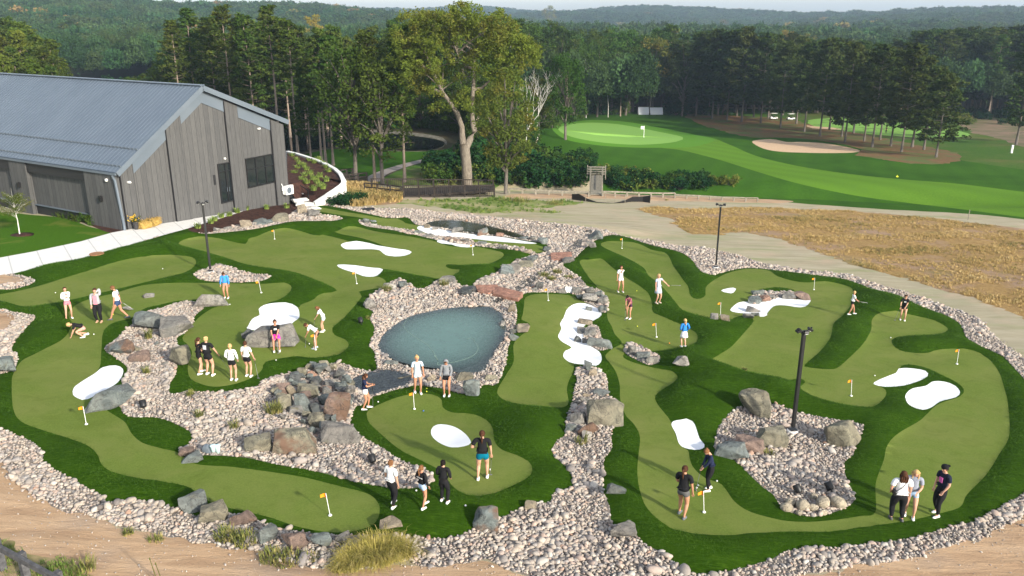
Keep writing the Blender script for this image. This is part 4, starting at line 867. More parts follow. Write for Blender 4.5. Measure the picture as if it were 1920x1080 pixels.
def pine_tree(seed, H=20., crown=.5, wid=2.6, dead=8, whorls=16, tufts=3, per=13, leaf='pine', bark='pine', qs=.30, name=None, lean=.4):
    rr = np.random.default_rng(seed); w = MB()
    bend = rr.uniform(-lean, lean, 2)
    def tp(t): return np.array([bend[0] * t * t * 1.6 * math.sin(1 + t * 3), bend[1] * t * t, H * t])
    ts = np.linspace(0, 1, 9); w.tube([tp(t) for t in ts], [.017 * H * (1 - t * .82) * (1.35 if t == 0 else 1) * .62 for t in ts], 7)
    cl = []; cr = []
    for i in range(whorls):
        t = crown + (1 - crown) * (i + rr.uniform(0, .6)) / whorls; t = min(t, .985); u = (t - crown) / (1 - crown)
        Lb = wid * (1 - u) ** .6 * (.62 + .38 * min(1, u * 4 + .3)) + .3
        nb = rr.integers(3, 6); ph = rr.uniform(0, 6.28)
        for j in range(nb):
            a = ph + j * 6.28 / nb + rr.uniform(-.4, .4); ln = Lb * rr.uniform(.55, 1.2); up = rr.uniform(-.02, .35) + u * .5
            p0 = tp(t); p1 = p0 + np.array([math.cos(a), math.sin(a), up * .6]) * ln * .55; p2 = p0 + np.array([math.cos(a), math.sin(a), up]) * ln
            w.tube([p0, p1, p2], [.035 * (1.2 - u), .025, .012], 3, cap=False)
            for k in range(tufts):
                q = p0 + (p2 - p0) * rr.uniform(.45, 1.05) + rr.normal(0, .22, 3) * [1, 1, .5]; cl.append(q); cr.append(rr.uniform(.38, .72) * (1 - u * .3) * wid / 2.6)
    cl.append(tp(1.0)); cr.append(.5)
    for i in range(dead):
        t = rr.uniform(crown * .45, crown); a = rr.uniform(0, 6.28); ln = rr.uniform(.6, 1.9); p0 = tp(t)
        w.tube([p0, p0 + np.array([math.cos(a), math.sin(a), .05]) * ln * .6, p0 + np.array([math.cos(a), math.sin(a), rr.uniform(-.25, .1)]) * ln], [.03, .02, .008], 3, cap=False)
    return w, quads(cl, per, cr, qs, rr, flat=.5, asp=.55), BARK[bark], LM[leaf], name or 'pine_tree'
def broad_tree(seed, H=16., W=9., base=.22, nc=90, per=62, qs=.20, leaf='deci', bark='grey', name='leafy_tree', gap=0.0, tall=1.0, limbs=7):
    rr = np.random.default_rng(seed); w = MB()
    w.tube([(0, 0, 0), (.1, 0, H * .2), (rr.uniform(-.4, .4), rr.uniform(-.3, .3), H * .5), (rr.uniform(-.6, .6), 0, H * .8)], [.02 * H * .8, .016 * H * .8, .010 * H, .03], 8)
    cz = H * (base + 1) / 2; rz = H * (1 - base) / 2
    cs = []
    nl = rr.integers(6, 9); lob = [(rr.normal(0, 1, 3)) for _ in range(nl)]
    lob = [l / np.linalg.norm(l) for l in lob]
    while len(cs) < nc:
        d = rr.normal(0, 1, 3); d /= np.linalg.norm(d); r = rr.uniform(.45, 1) ** .5
        bulge = .78 + .28 * max(np.dot(d, l) for l in lob) ** 3
        q = d * r * bulge * [W / 2, W / 2, rz] + [0, 0, cz]
        if q[2] > cz: q[:2] *= .92
        if gap and rr.random() < gap and np.linalg.norm(d[:2]) < .7: continue
        cs.append(q)
    cs = np.array(cs)
    for i in rr.choice(len(cs), min(len(cs), limbs * 3), replace=False):
        q = cs[i]; z0 = max(H * .18, q[2] * rr.uniform(.35, .65)); f = z0 / (H * .8)
        w.tube([(0, 0, z0), (q[0] * .45, q[1] * .45, (z0 + q[2]) / 2 + .3), tuple(q)], [.010 * H * (1 - f * .5), .006 * H, .02], 4, cap=False)
    rad = rr.uniform(.7, 1.25, len(cs)) * W / 9
    return w, quads(cs, per, rad, qs, rr, flat=.75, asp=.75), BARK[bark], LM[leaf], name
def bare_tree(seed, H=12.):
    rr = np.random.default_rng(seed); w = MB(); cs = []
    def br(p, d, ln, r, k):
        q = p + d * ln; mid = p + d * ln * .5 + rr.normal(0, .04 * ln, 3)
        w.tube([p, mid, q], [r, r * .8, r * .6], 4, cap=False)
        if k == 0: cs.append(q); return
        for _ in range(rr.integers(2, 4)):
            e = d + rr.normal(0, .42, 3); e[2] += .15; e /= np.linalg.norm(e); br(q, e, ln * rr.uniform(.55, .8), r * .55, k - 1)
    br(np.zeros(3), np.array([.05, 0, 1.]), H * .42, .11, 4)
    return w, quads(np.array(cs)[::9], 3, .3, .14, rr), BARK['white'], LM['olive'], 'bare_tree'
PROTO = {}
def build_tree(key, spec, label=None, cat='tree', group=None, loc=(0, 0, 0)):
    w, (qv, qf), bk, lf, nm = spec
    t = empty(nm, loc, 0, label, cat, group)
    w.build('trunk', bk, t, smooth=True)
    mesh_obj('crown', qv, qf, lf, t)
    return t
SPECS = {'pa': (pine_tree(1, 22, .38, 4.0, whorls=18, tufts=4, per=15, qs=.32), 22), 'pb': (pine_tree(2, 22, .44, 3.3, dead=12, tufts=4, per=14), 22), 'pc': (pine_tree(3, 22, .26, 4.3, whorls=21, tufts=4, per=16, qs=.33), 22), 'py': (pine_tree(8, 20, .12, 4.6, whorls=22, tufts=5, per=17, qs=.34, leaf='ypine'), 20),
 'pt': (pine_tree(4, 22, .58, 3.0, dead=18, whorls=13, per=13, tufts=4), 22),
 'da': (pine_tree(5, 14, .20, 3.6, whorls=17, tufts=5, per=17, leaf='dark', bark='grey', qs=.27), 14), 'db': (pine_tree(6, 14, .26, 3.2, whorls=16, tufts=5, per=17, leaf='dark', bark='grey', qs=.27), 14),
 'dc': (pine_tree(7, 19, .18, 3.6, whorls=20, tufts=4, per=15, leaf='dark', bark='grey', qs=.33), 19),
 'ba': (broad_tree(11, 17, 10), 17), 'bb': (broad_tree(12, 17, 8.5, .10), 17), 'bu': (broad_tree(20, 12, 8.5, .02, 95), 12), 'bc': (broad_tree(13, 17, 11, .16, 110), 17),
 'bd': (broad_tree(14, 17, 9, .12, 95, leaf='dark'), 17), 'oa': (broad_tree(15, 15, 9, .3, 60, 60, leaf='olive', gap=.4), 15), 'ya': (broad_tree(16, 13, 7, .3, 45, 60, leaf='yellow'), 13),
 'sl': (broad_tree(17, 15, 5.2, .12, 70, 70, .17, leaf='deci', name='slender_tree'), 15), 'so': (broad_tree(18, 15, 7.2, .10, 120, 70, .15, leaf='olive', name='slender_tree'), 15), 'bw': (bare_tree(19), 11)}
KN = {'bu': 'low leafy tree', 'py': 'bushy yellow-green pine', 'pa': 'tall pine with a pale bare lower trunk', 'pb': 'tall thin-crowned pine', 'pc': 'broad green pine', 'pt': 'tall pine with foliage only at its top', 'da': 'dark short pine', 'db': 'dark slim pine', 'dc': 'big dark conifer',
      'ba': 'full green leafy tree', 'bb': 'upright green leafy tree', 'bc': 'wide green leafy tree', 'bd': 'dark leafy tree', 'oa': 'thin olive leafed tree', 'ya': 'yellow autumn tree', 'sl': 'slender green tree', 'so': 'slender olive green tree', 'bw': 'pale leafless tree'}
def tree_at(k, px, base, top, where=None, group=None, wx=1.0):
    spec, H0 = SPECS[k]; p = P(px, base); H = height_px(p, top); s = H / H0
    if k not in PROTO: t = build_tree(k, spec); PROTO[k] = t
    else: t = copy_tree(PROTO[k])
    t.location = (p[0], p[1], float(G(p[0], p[1])) - .1); s_ = s * wx; t.scale = (s_, s_, s); t.rotation_euler = (0, 0, random.uniform(0, 6.28))
    t['label'] = f'{KN[k]} {where}' if where else KN[k]
    t['category'] = 'tree'
    if group: t['group'] = group
    elif 'group' in t: del t['group']
    return t
# trees one can single out
for a in [
 ('pa', 372, 245, 18, 'behind the ridge end of the grey roof'), ('pb', 440, 262, 12, 'rising over the middle of the right roof slope'), ('pt', 525, 285, 12, 'beside the right corner of the grey building'),
 ('pt', 559, 292, 38, 'at the end of the dark pond'), ('pb', 611, 308, 55, 'left of the mown bank beside a leaning one'), ('pt', 603, 303, 75, 'with a lean at the mown bank'),
 ('pb', 625, 310, 70, 'with a dark trunk at the right of the mown bank'), ('pc', 583, 298, 120, 'low among the tall trunks beside the pond'),
 ('ba', 667, 338, 62, 'on a thick dark trunk behind the white wall'), ('ba', 718, 346, 78, 'growing beside the cart path bend'), ('pb', 703, 342, 60, 'standing between two leafy trees by the cart path'),
 ('pb', 759, 341, 50, 'on a thin dark trunk behind the black railing'), ('so', 948, 364, 118, 'right of the giant forked tree'), ('bw', 985, 306, 170, 'by the left foot of the golf green knoll'), ('bw', 1008, 262, 150, 'left of the golf green on the bank'),
 ('ba', 1060, 262, 92, 'at the left edge of the golf green knoll'), ('bw', 1099, 221, 128, 'on the horizon of the golf green knoll'), ('bw', 1140, 220, 130, 'with a crooked crown behind the knoll'), ('oa', 1218, 214, 62, 'on twin pale trunks behind the flag knoll'),
 ('oa', 1010, 255, 140, 'low at the left foot of the golf green knoll'), ('bu', 985, 262, 170, 'nearest the golf green on the wooded bank'), ('pt', 1163, 218, 100, 'behind the knoll, trunk showing'), ('ya', 594, 130, 26, 'glowing alone in the distant forest'), ('oa', 1030, 60, 8, 'pale on the skyline'),
 ('ya', 1470, 140, 55, 'in the wood behind the right fairway'), ('oa', 1500, 150, 58, 'beside the yellow tree behind the right fairway'), ('bw', 1595, 150, 85, 'poking out of the wood behind the sand bunker'),
 ('dc', 1905, 272, 60, 'filling the right edge of the picture'), ('dc', 1935, 268, 90, 'half outside the right edge of the picture'),
 ('pa', 1824, 195, 120, 'showing a pale trunk in the right wood'), ('bw', 1150, 206, 140, 'left of the parked white vehicles')]:
    tree_at(*a)
for a in [(-8, 240, 40), (22, 250, 52), (40, 232, 34), (62, 245, 60), (92, 250, 66), (75, 228, 50), (118, 240, 76), (108, 256, 92), (8, 262, 80), (-30, 250, 50), (52, 262, 90), (-20, 262, 95), (30, 268, 105), (85, 266, 112), (120, 262, 125), (70, 235, 44), (5, 235, 62)]:
    tree_at('py' if a[0] % 4 else 'pc', *a, 'in the yellow-green grove left behind the roof', 'pines in the grove behind the left roof')
for a in [(125, 111, 44), (132, 109, 42), (140, 103, 40), (152, 114, 45)]: tree_at('pt', *a, 'of the far white-trunked group', 'far pines with white trunks', wx=1.9)
for a in [(345, 250, 40), (395, 240, 62), (412, 250, 35), (423, 236, 30), (462, 245, 42), (480, 262, 28), (500, 255, 45), (545, 262, 36), (575, 250, 48), (640, 262, 50), (655, 245, 70)]:
    tree_at(random.choice(['pa', 'pb', 'pc']), *a, 'in the pine stand behind the building', 'pines in the stand behind the building')
for a in [(1363, 225, 72), (1390, 229, 66), (1426, 231, 78), (1463, 239, 92), (1508, 247, 97), (1537, 256, 88), (1578, 256, 118), (1584, 267, 95), (1620, 265, 108), (1635, 276, 100), (1670, 274, 112), (1690, 285, 98), (1732, 281, 140), (1755, 295, 150), (1493, 232, 85), (1440, 222, 80), (1335, 222, 70), (1305, 218, 75), (1650, 262, 105), (1600, 250, 100), (1555, 243, 95), (1710, 276, 120)]:
    tree_at(random.choice(['da', 'db']), a[0], a[1], a[2] - 14, 'in the needle-covered grove beside the sand bunker', 'dark pines of the grove by the sand bunker', wx=1.0 if a[0] < 1700 else 1.25)
# wood behind, row by row
ENV = [(-60, 60), (130, 75), (150, 178), (205, 178), (260, 125), (330, 90), (345, 52), (640, 50), (700, 45), (750, 22), (800, 14), (1000, 16), (1020, 36), (1100, 32), (1200, 42), (1280, 46), (1320, 56), (1640, 66), (1700, 50), (1960, 46)]
ex, ey = zip(*ENV)
cnt = 0
for row, (bl, br_) in enumerate([(240, 217), (232, 213), (224, 209), (215, 205)]):
    x = -60 + row * 9
    while x < 1970:
        if row == 0 and 1480 < x < 1840: x += 30; continue
        base = bl + (br_ - bl) * float(sst(760, 1060, np.array(x))); base += random.uniform(-4, 4)
        if 640 < x < 860 and row == 0: x += 26; continue
        if 1180 < x < 1255 and row < 2: x += 26; continue
        top = float(np.interp(x, ex, ey)) + random.uniform(0, 34 if x < 1690 else 12) + (3 - row) * 5
        if top < base - 38 and not (150 < x < 235):
            L_ = x < 700
            k = random.choice(['pa', 'pc', 'ba', 'bc', 'bd', 'pc', 'bb'] if L_ else (['ba', 'bb', 'bc', 'bd', 'bb', 'pc', 'bd'] if x < 1300 else (['dc', 'da', 'db', 'ba', 'pc', 'bd'] if x < 1650 else ['dc', 'pb', 'da', 'pa'])))
            tree_at(k, x, base, top, 'in the wood behind the golf ground', 'trees of the wood behind the golf ground', wx=random.uniform(.95, 1.25)); cnt += 1
        x += random.uniform(20, 34)
print('wood', cnt, round(time.time() - T00, 1))
# ------------------------------------------------------------------ the giant forked cottonwood
def cottonwood():
    b = P(877, 350); k = mpp(b); rr = np.random.default_rng(4)
    def q(px, py, dy=0.0):
        return np.array([(px - 877) * k, dy, height_px(b, py)])
    t = empty('cottonwood_tree', b - [0, 0, .2], 0, 'giant forked olive leafed tree in the middle, behind the black railing', 'tree')
    w = MB()
    def limb(pts, r0, r1, n=9):
        P_ = [q(*p) for p in pts]; m = len(P_); w.tube(P_, [r0 + (r1 - r0) * (i / (m - 1)) ** .8 for i in range(m)], n)
    limb([(877, 354), (876, 345), (876, 320), (875, 300), (873, 278), (871, 266)], .72, .60, 12)
    limb([(871, 275), (868, 250), (868, 235), (860, 210), (848, 190), (834, 170), (826, 150), (818, 128), (806, 100), (800, 80)], .46, .10)
    limb([(875, 275), (884, 256), (892, 242), (888, 230), (887, 200), (889, 170), (892, 140), (893, 105), (896, 85), (912, 70), (938, 62)], .46, .09)
    limb([(889, 165), (905, 162), (918, 150), (924, 135)], .26, .08, 6); limb([(893, 125), (876, 122), (868, 105), (862, 96)], .22, .07, 6)
    limb([(834, 172), (822, 165), (816, 166)], .22, .1, 6); limb([(896, 95), (880, 84), (868, 76), (850, 70)], .2, .05, 6)
    limb([(820, 130), (805, 125), (790, 110), (780, 95)], .2, .05, 6); limb([(892, 230), (902, 210), (903, 200)], .2, .08, 6)
    for _ in range(46):
        x0, y0 = random.choice([(818, 128), (806, 100), (893, 105), (912, 70), (896, 85), (862, 96), (924, 135), (850, 70), (800, 80), (834, 165)])
        x1, y1 = x0 + rr.uniform(-60, 60), y0 - rr.uniform(5, 60); dy = rr.uniform(-4, 4)
        w.tube([q(x0, y0), q((x0 + x1) / 2, (y0 + y1) / 2 - 3, dy * .5), q(x1, y1, dy)], [.09, .06, .02], 4, cap=False)
    w.build('trunk', BARK['cotton'], t, smooth=True)
    cs = []; rd = []
    for (x, y, rx, ry, n) in [(790, 75, 34, 38, 62), (815, 45, 34, 30, 44), (850, 55, 34, 38, 48), (880, 25, 30, 26, 30), (905, 60, 32, 34, 46), (940, 60, 30, 34, 48), (960, 90, 40, 30, 48), (985, 105, 26, 22, 26), (775, 115, 32, 28, 40), (800, 145, 36, 30, 34), (850, 120, 38, 30, 26), (915, 115, 38, 30, 36), (945, 140, 36, 26, 30), (780, 30, 14, 12, 6), (880, 175, 30, 22, 12), (905, 195, 30, 24, 14), (835, 190, 22, 20, 10), (757, 80, 14, 22, 12), (940, 25, 12, 10, 4), (1000, 85, 12, 12, 6)]:
        for _ in range(int(n * 1.25)):
            a = rr.uniform(0, 6.28); r = rr.random() ** .5
            cs.append(q(x + math.cos(a) * r * rx, y + math.sin(a) * r * ry, rr.normal(0, 2.6))); rd.append(rr.uniform(.45, .95))
    v, f = quads(cs, 78, rd, .135, rr, flat=.8, asp=.8)
    mesh_obj('crown', v, f, LM['cotton'], t)
cottonwood()
# ------------------------------------------------------------------ shrubs of the creek bank
def bush_spec(seed, leaf='shrub'):
    rr = np.random.default_rng(seed); w = MB(); cs = []
    for i in range(26):
        a = rr.uniform(0, 6.28); r = rr.random() ** .5 * 1.25; z = rr.uniform(.25, 1.55) * (1.1 - .4 * r / 1.25)
        cs.append((math.cos(a) * r, math.sin(a) * r, z))
        if i % 3 == 0: w.tube([(0, 0, 0), (math.cos(a) * r * .5, math.sin(a) * r * .5, z * .6), cs[-1]], [.04, .03, .01], 3, cap=False)
    return w, quads(cs, 26, .42, .14, rr, flat=.8, asp=.7), BARK['grey'], LM[leaf], 'shrub'
SH = [build_tree(None, bush_spec(31 + i, lf), None, 'shrub') for i, lf in enumerate(['shrub', 'shrub', 'olive', 'deci'])]
used = set()
def shrub_at(k, p, s, label, group, sz=1.0):
    t = SH[k] if k not in used else copy_tree(SH[k]); used.add(k)
    t.location = (p[0], p[1], float(G(p[0], p[1])) - .1); t.scale = (s, s, s * sz); t.rotation_euler = (0, 0, random.uniform(0, 6.28))
    t['label'] = label; t['category'] = 'shrub'; t['group'] = group
for _ in range(58):
    x = random.uniform(930, 1100); y = random.uniform(308, 352) + (1100 - x) * -.02
    shrub_at(random.choice([0, 0, 1, 1, 3]), P(x, y), random.uniform(1.0, 1.7), 'dark green shrub in the thicket left of the footbridge', 'shrubs left of the footbridge')
for _ in range(62):
    x = random.uniform(1136, 1375); y = random.uniform(326 + (x - 1136) * .06, 356)
    shrub_at(random.choice([0, 0, 1, 3, 2]), P(x, y), random.uniform(.7, 1.2), 'dark green shrub in the thicket right of the footbridge', 'shrubs right of the footbridge')
for _ in range(30):
    x = random.uniform(800, 935); y = random.uniform(300, 345)
    shrub_at(random.choice([0, 1, 3, 2]), P(x, y), random.uniform(.9, 1.6), 'bush on the bank behind the giant forked tree', 'bushes behind the giant forked tree')
for _ in range(75):
    x = random.uniform(770, 1000); y = random.uniform(232, 335)
    if x < 872 and y > 240: x += 110
    shrub_at(random.choice([0, 1, 3, 0]), P(x, y), random.uniform(1.5, 2.6), 'bush on the wooded bank left of the golf green', 'bushes on the wooded bank left of the golf green')
for x, b, t in [(790, 241, 150), (815, 242, 150), (835, 244, 155), (900, 300, 205), (912, 262, 150), (925, 290, 190), (965, 300, 200), (970, 268, 150), (990, 285, 205), (1015, 245, 165), (1035, 240, 150), (1075, 228, 150), (945, 250, 120), (890, 250, 130), (860, 250, 140), (760, 240, 150), (735, 238, 150), (1000, 312, 262)]: tree_at('bu', x, b, t, 'in the undergrowth of the wooded bank', 'low trees on the wooded bank')
for _ in range(70):
    x = random.choice([random.uniform(330, 760), random.uniform(1080, 1340)]); y = 238 - (24 if x > 900 else 0) + random.uniform(-8, 3)
    if 1170 < x < 1265: continue
    shrub_at(random.choice([0, 1, 3, 0]), P(x, y), random.uniform(2.2, 3.4), 'tall bush in the undergrowth of the wood', 'bushes in the undergrowth of the wood')
for _ in range(16):
    x = random.uniform(1790, 1900); y = random.uniform(205, 240)
    shrub_at(random.choice([0, 1, 2]), P(x, y), random.uniform(1.0, 1.8), 'bush at the edge of the right wood', 'bushes at the edge of the right wood')
for i, (x, y) in enumerate([(655, 382), (662, 380), (672, 381), (645, 384), (634, 385)]):
    shrub_at(i % 2, P(x, y), .75, 'low green bush at the foot of the white retaining wall', 'bushes at the foot of the retaining wall')
for i in range(13):
    x = 66 + i * 9.5; shrub_at(3, P(x, 392 + i * 2.4), .46, 'small shrub in the mulch along the dark side wall', 'shrubs along the dark side wall', 1.3)
for _ in range(26):
    x = random.uniform(150, 335); y = random.uniform(165, 205)
    shrub_at(random.choice([0, 1, 2, 3]), P(x, y), random.uniform(2.2, 3.6), 'bushy young tree in the clearing behind the roof ridge', 'young trees in the clearing behind the roof')
# ------------------------------------------------------------------ far-off forest
def canopy(seed, nc, mat, nm, core=True, ls=.048, rr_=.13):
    rr = np.random.default_rng(seed); cs = []
    for _ in range(nc):
        d = rr.normal(0, 1, 3); d[2] = abs(d[2]) * .9 - .12; d /= np.linalg.norm(d); cs.append(d * [.46, .46, .52] * rr.uniform(.75, 1) + [0, 0, .45])
    v, f = quads(cs, 13, rr_, ls, rr, flat=.8, asp=.9)
    if not core: return unlinked(nm, v, f, mat)
    vi, fi = ico(2, seed, .22, (.33, .33, .34)); vi = np.array(vi) + [0, 0, .40]
    f2 = np.concatenate([fi, fi[:, :1]], 1)
    bm_f = [tuple(q) for q in f + len(vi)] + [tuple(q) for q in fi]
    return unlinked(nm, np.concatenate([vi, v]), bm_f, mat)
FARS = [canopy(51, 62, LM['far'], 'canopy'), canopy(52, 54, LM['far'], 'canopy'), canopy(53, 70, LM['far'], 'canopy'), canopy(54, 58, LM['farautumn'], 'canopy')] + [canopy(55 + i, 170, LM['far'], 'canopy', False, .026, .10) for i in range(2)]
def forest():
    P_ = []
    for y0, y1, s in [(236, 420, 7.0), (420, 800, 9.5), (800, 1500, 15), (1500, 2900, 24)]:
        g = hexgrid(-y1 * .72 - 60, y1 * .72 + 60, y0, y1, s, lambda o: np.abs(o[:, 0]) < .70 * o[:, 1] + 40); g += rng.uniform(-.3, .3, g.shape) * s; P_.append((g, s))
    pos, scl, tint, kd, rot = [], [], [], [], []
    for g, s in P_:
        x, y = g[:, 0], g[:, 1]; keep = np.ones(len(g), bool)
        px = 960 + F * x / (y * CP + 30)      # a meadow left open on the far left, ground kept free around the golf holes
        keep &= ~((x > -.62 * y) & (x < -.40 * y) & (y < 330))
        keep &= ~((x > -245) & (x < -200) & (y > 330) & (y < 420))
        keep &= ~((x > 40) & (y < 262) & (x < 170))
        g = g[keep]; n = len(g); x, y = g[:, 0], g[:, 1]
        h = rng.uniform(12, 18, n) * np.where(y > 800, 1.1, 1.0); wv = s * rng.uniform(1.15, 1.7, n)
        pos.append(np.column_stack([x, y, T(x, y) + h * .12])); scl.append(np.column_stack([wv, wv, h * 1.0]))
        aut = vnoise(x, y, 160, 77, 2); tint.append(np.clip(rng.random(n) * .7 + .15 + .25 * aut, 0, 1))
        kd.append(np.where(rng.random(n) < .006 + .05 * (aut > .55), 3, np.where(y < 430, rng.integers(4, 6, n), rng.integers(0, 3, n)))); rot.append(np.column_stack([np.zeros(n), np.zeros(n), rng.uniform(0, 6.28, n)]))
    pos = np.concatenate(pos); print('far trees', len(pos))
    scatter('distant_forest', pos, np.concatenate(scl), np.concatenate(rot), np.concatenate(kd), np.concatenate(tint), FARS, 'mixed autumn-tinged forest covering the far hills')
forest()
# ------------------------------------------------------------------ grasses
def tuft(seed, n, h, spread, w, mat, nm, lean=.5):
    """arching blades, three segments each"""
    rr = np.random.default_rng(seed); v = []; f = []
    for i in range(n):
        a = rr.uniform(0, 6.28); r = spread * rr.random() ** .5; b0 = np.array([math.cos(a) * r, math.sin(a) * r, 0]); hh = h * rr.uniform(.45, 1.15)
        a2 = a + rr.normal(0, .9); d = np.array([math.cos(a2), math.sin(a2), 0]); s = np.array([-d[1], d[0], 0]) * w; ln = lean * rr.uniform(.3, 1.2) * hh
        dr = min(.5, .30 * lean * ln / max(hh, .01))
        P4 = [b0, b0 + [0, 0, hh * .5] + d * ln * .15, b0 + [0, 0, hh * (.92 - dr * .3)] + d * ln * .5, b0 + [0, 0, hh * (.95 - dr)] + d * ln]
        k = len(v)
        for q, t in zip(P4, (1, .9, .6, .12)): v += [q - s * t, q + s * t]
        f += [(k + 2 * m, k + 2 * m + 1, k + 2 * m + 3, k + 2 * m + 2) for m in range(3)]
    return np.array(v), np.array(f)
def blade_mat(name, stops, inst=True):
    m, nt, b = new_mat(name, stops[0][1], .8, spec=.15)
    fac = N(nt, 'ShaderNodeAttribute', attribute_name='tint', attribute_type='INSTANCER').outputs['Fac'] if inst else nz(nt, N(nt, 'ShaderNodeTexCoord').outputs['Object'], 4, 3, .6)
    c = ramp(nt, fac, stops); L(nt, c, b.inputs['Base Color']); return m
DG = blade_mat('dry_blades', [(0, (.12, .13, .04)), (.25, (.26, .20, .07)), (.5, (.40, .28, .11)), (.8, (.50, .37, .17)), (1, (.56, .45, .24))])
GG = blade_mat('green_blades', [(0, (.06, .12, .02)), (.5, (.14, .20, .04)), (1, (.33, .30, .09))])
def field(name, cls, dens, h, tint0, label, s0=(.7, 1.4), mat=DG, nb=16, spread=.16, noise_s=9, w=.012, thr=-.25):
    src = [unlinked('tuft', *tuft(60 + i, nb, h, spread, w, mat, 'tuft'), mat) for i in range(3)]
    l = [q for q in LAY if q[0] in cls]; allq = []
    for q in l:
        mn, mx = q[2].min(0), q[2].max(0); mx = np.minimum(mx, [95, 118]); mn = np.maximum(mn, [-60, 14])
        g = hexgrid(mn[0], mx[0], mn[1], mx[1], dens, lambda o: inside(q[2], o)); allq.append(g + rng.uniform(-.5, .5, g.shape) * dens)
    g = np.concatenate(allq); ci = np.array([''] + [q[0] for q in LAY])[classify(g)]; g = g[np.isin(ci, cls)]
    pn = vnoise(g[:, 0], g[:, 1], noise_s, 91, 3); g = g[(pn + rng.uniform(-.5, .5, len(g))) > thr]; n = len(g); pn = vnoise(g[:, 0], g[:, 1], noise_s, 91, 3)
    s = rng.uniform(*s0, n) * (1 + .3 * np.clip(pn, -1, 1))
    t = np.clip(tint0 + rng.normal(0, .16, n) + .26 * vnoise(g[:, 0], g[:, 1], 12, 95, 2), 0, 1)
    scatter(name, np.column_stack([g, G(g[:, 0], g[:, 1]) - .02]), s, np.column_stack([np.zeros(n), np.zeros(n), rng.uniform(0, 6.28, n)]), rng.integers(0, 3, n), t, src, label)
    print(name, n)
field('dry_grass', ['dry_field'], .28, .15, .46, 'tawny dry grass on the field right of the course', (.5, 1.3), w=.010, noise_s=6, thr=-.1)
field('tall_dry_grass', ['tall_dry_ground'], .26, .55, .40, 'tall straw-coloured grass by the retaining wall', (.8, 1.3), w=.02)
field('weeds', ['weedy_ground'], .6, .25, .3, 'green weeds in front of the fences', (.6, 1.2), mat=GG, w=.02)
field('corner_weeds', ['grassy_corner'], .12, .13, .30, 'weedy grass in the lower left corner', (.6, 1.2), mat=GG)
def clump(name, px, py, h, spread, n, mat, label, cat='grass clump', w=.012, lean=.7, seed=1, group=None):
    p = GP(px, py); v, f = tuft(seed, n, h, spread, w, mat, name, lean); o = mesh_obj(name, v, f, mat); o.location = p - [0, 0, .03]; return tag(o, label, cat, group)
YG = blade_mat('yellow_blades', [(.3, (.13, .13, .025)), (.5, (.32, .27, .065)), (.7, (.54, .43, .17))], inst=False)
BG = blade_mat('mixed_blades', [(.3, (.06, .09, .018)), (.5, (.16, .17, .045)), (.7, (.34, .27, .11))], inst=False)
for i, (x, y, h, s, n) in enumerate([(708, 1036, .62, .52, 1200), (664, 1048, .5, .38, 600), (750, 1030, .52, .34, 600), (640, 1058, .34, .25, 250)]):
    clump('ornamental_grass', x, y + 8, h, s, n, YG, ['tallest yellow grass fountain at the lower middle', 'yellow grass fountain left of the tallest one', 'yellow grass fountain right of the tallest one', 'low yellow grass tuft at the left end of the fountains'][i], lean=1.25, seed=70 + i, w=.007)
WD = [(278,632,.5,.16),(276,700,.35,.14),(380,572,.35,.2),(515,773,.45,.3),(440,800,.35,.2),(357,740,.3,.15),(374,780,.35,.12),(1090,828,.4,.25),(1440,852,.25,.22),(1395,700,.2,.1),(725,545,.4,.3),(833,535,.4,.3),(690,600,.2,.1),(1020,517,.35,.35),(1045,512,.35,.3),(1035,522,.3,.3),(1066,520,.25,.3),(425,1010,.35,.3),(460,1018,.35,.3),(515,1046,.28,.4),(540,1050,.25,.4),(580,1046,.22,.25),(655,1060,.3,.4),(240,1000,.2,.15),(293,1012,.2,.2),(160,1068,.35,.25),(1250,375,.2,.2),(1040,383,.6,.9),(950,376,.4,1.2),(980,378,.5,1.0)]
for i, (x, y, h, s) in enumerate(WD): clump('weed_clump', x, y, h, s, 60 if s < .3 else 160, BG, f'green and straw weed tuft among the stones', seed=90 + i, w=.014, group='weed tufts among the stones')
for i, (dx, t) in enumerate([(0, 'left'), (1, 'right')]):
    m = MB(); p = GP(296 + dx * 9, 1092); tp = onplane(280 + dx * 11, 1046 + dx * 9, p[2] + 1.2) - p
    m.tube([(0, 0, 0), tuple(tp * .6), tuple(tp)], [.012, .012, .006], 5); m.tube([tuple(tp * .93), tuple(tp * 1.0)], [.02, .012], 5)
    o = m.build('reed_stalk', DG); o.location = p; tag(o, f'{t} one of the two dry reed stalks at the bottom edge', 'reed', 'dry reed stalks')
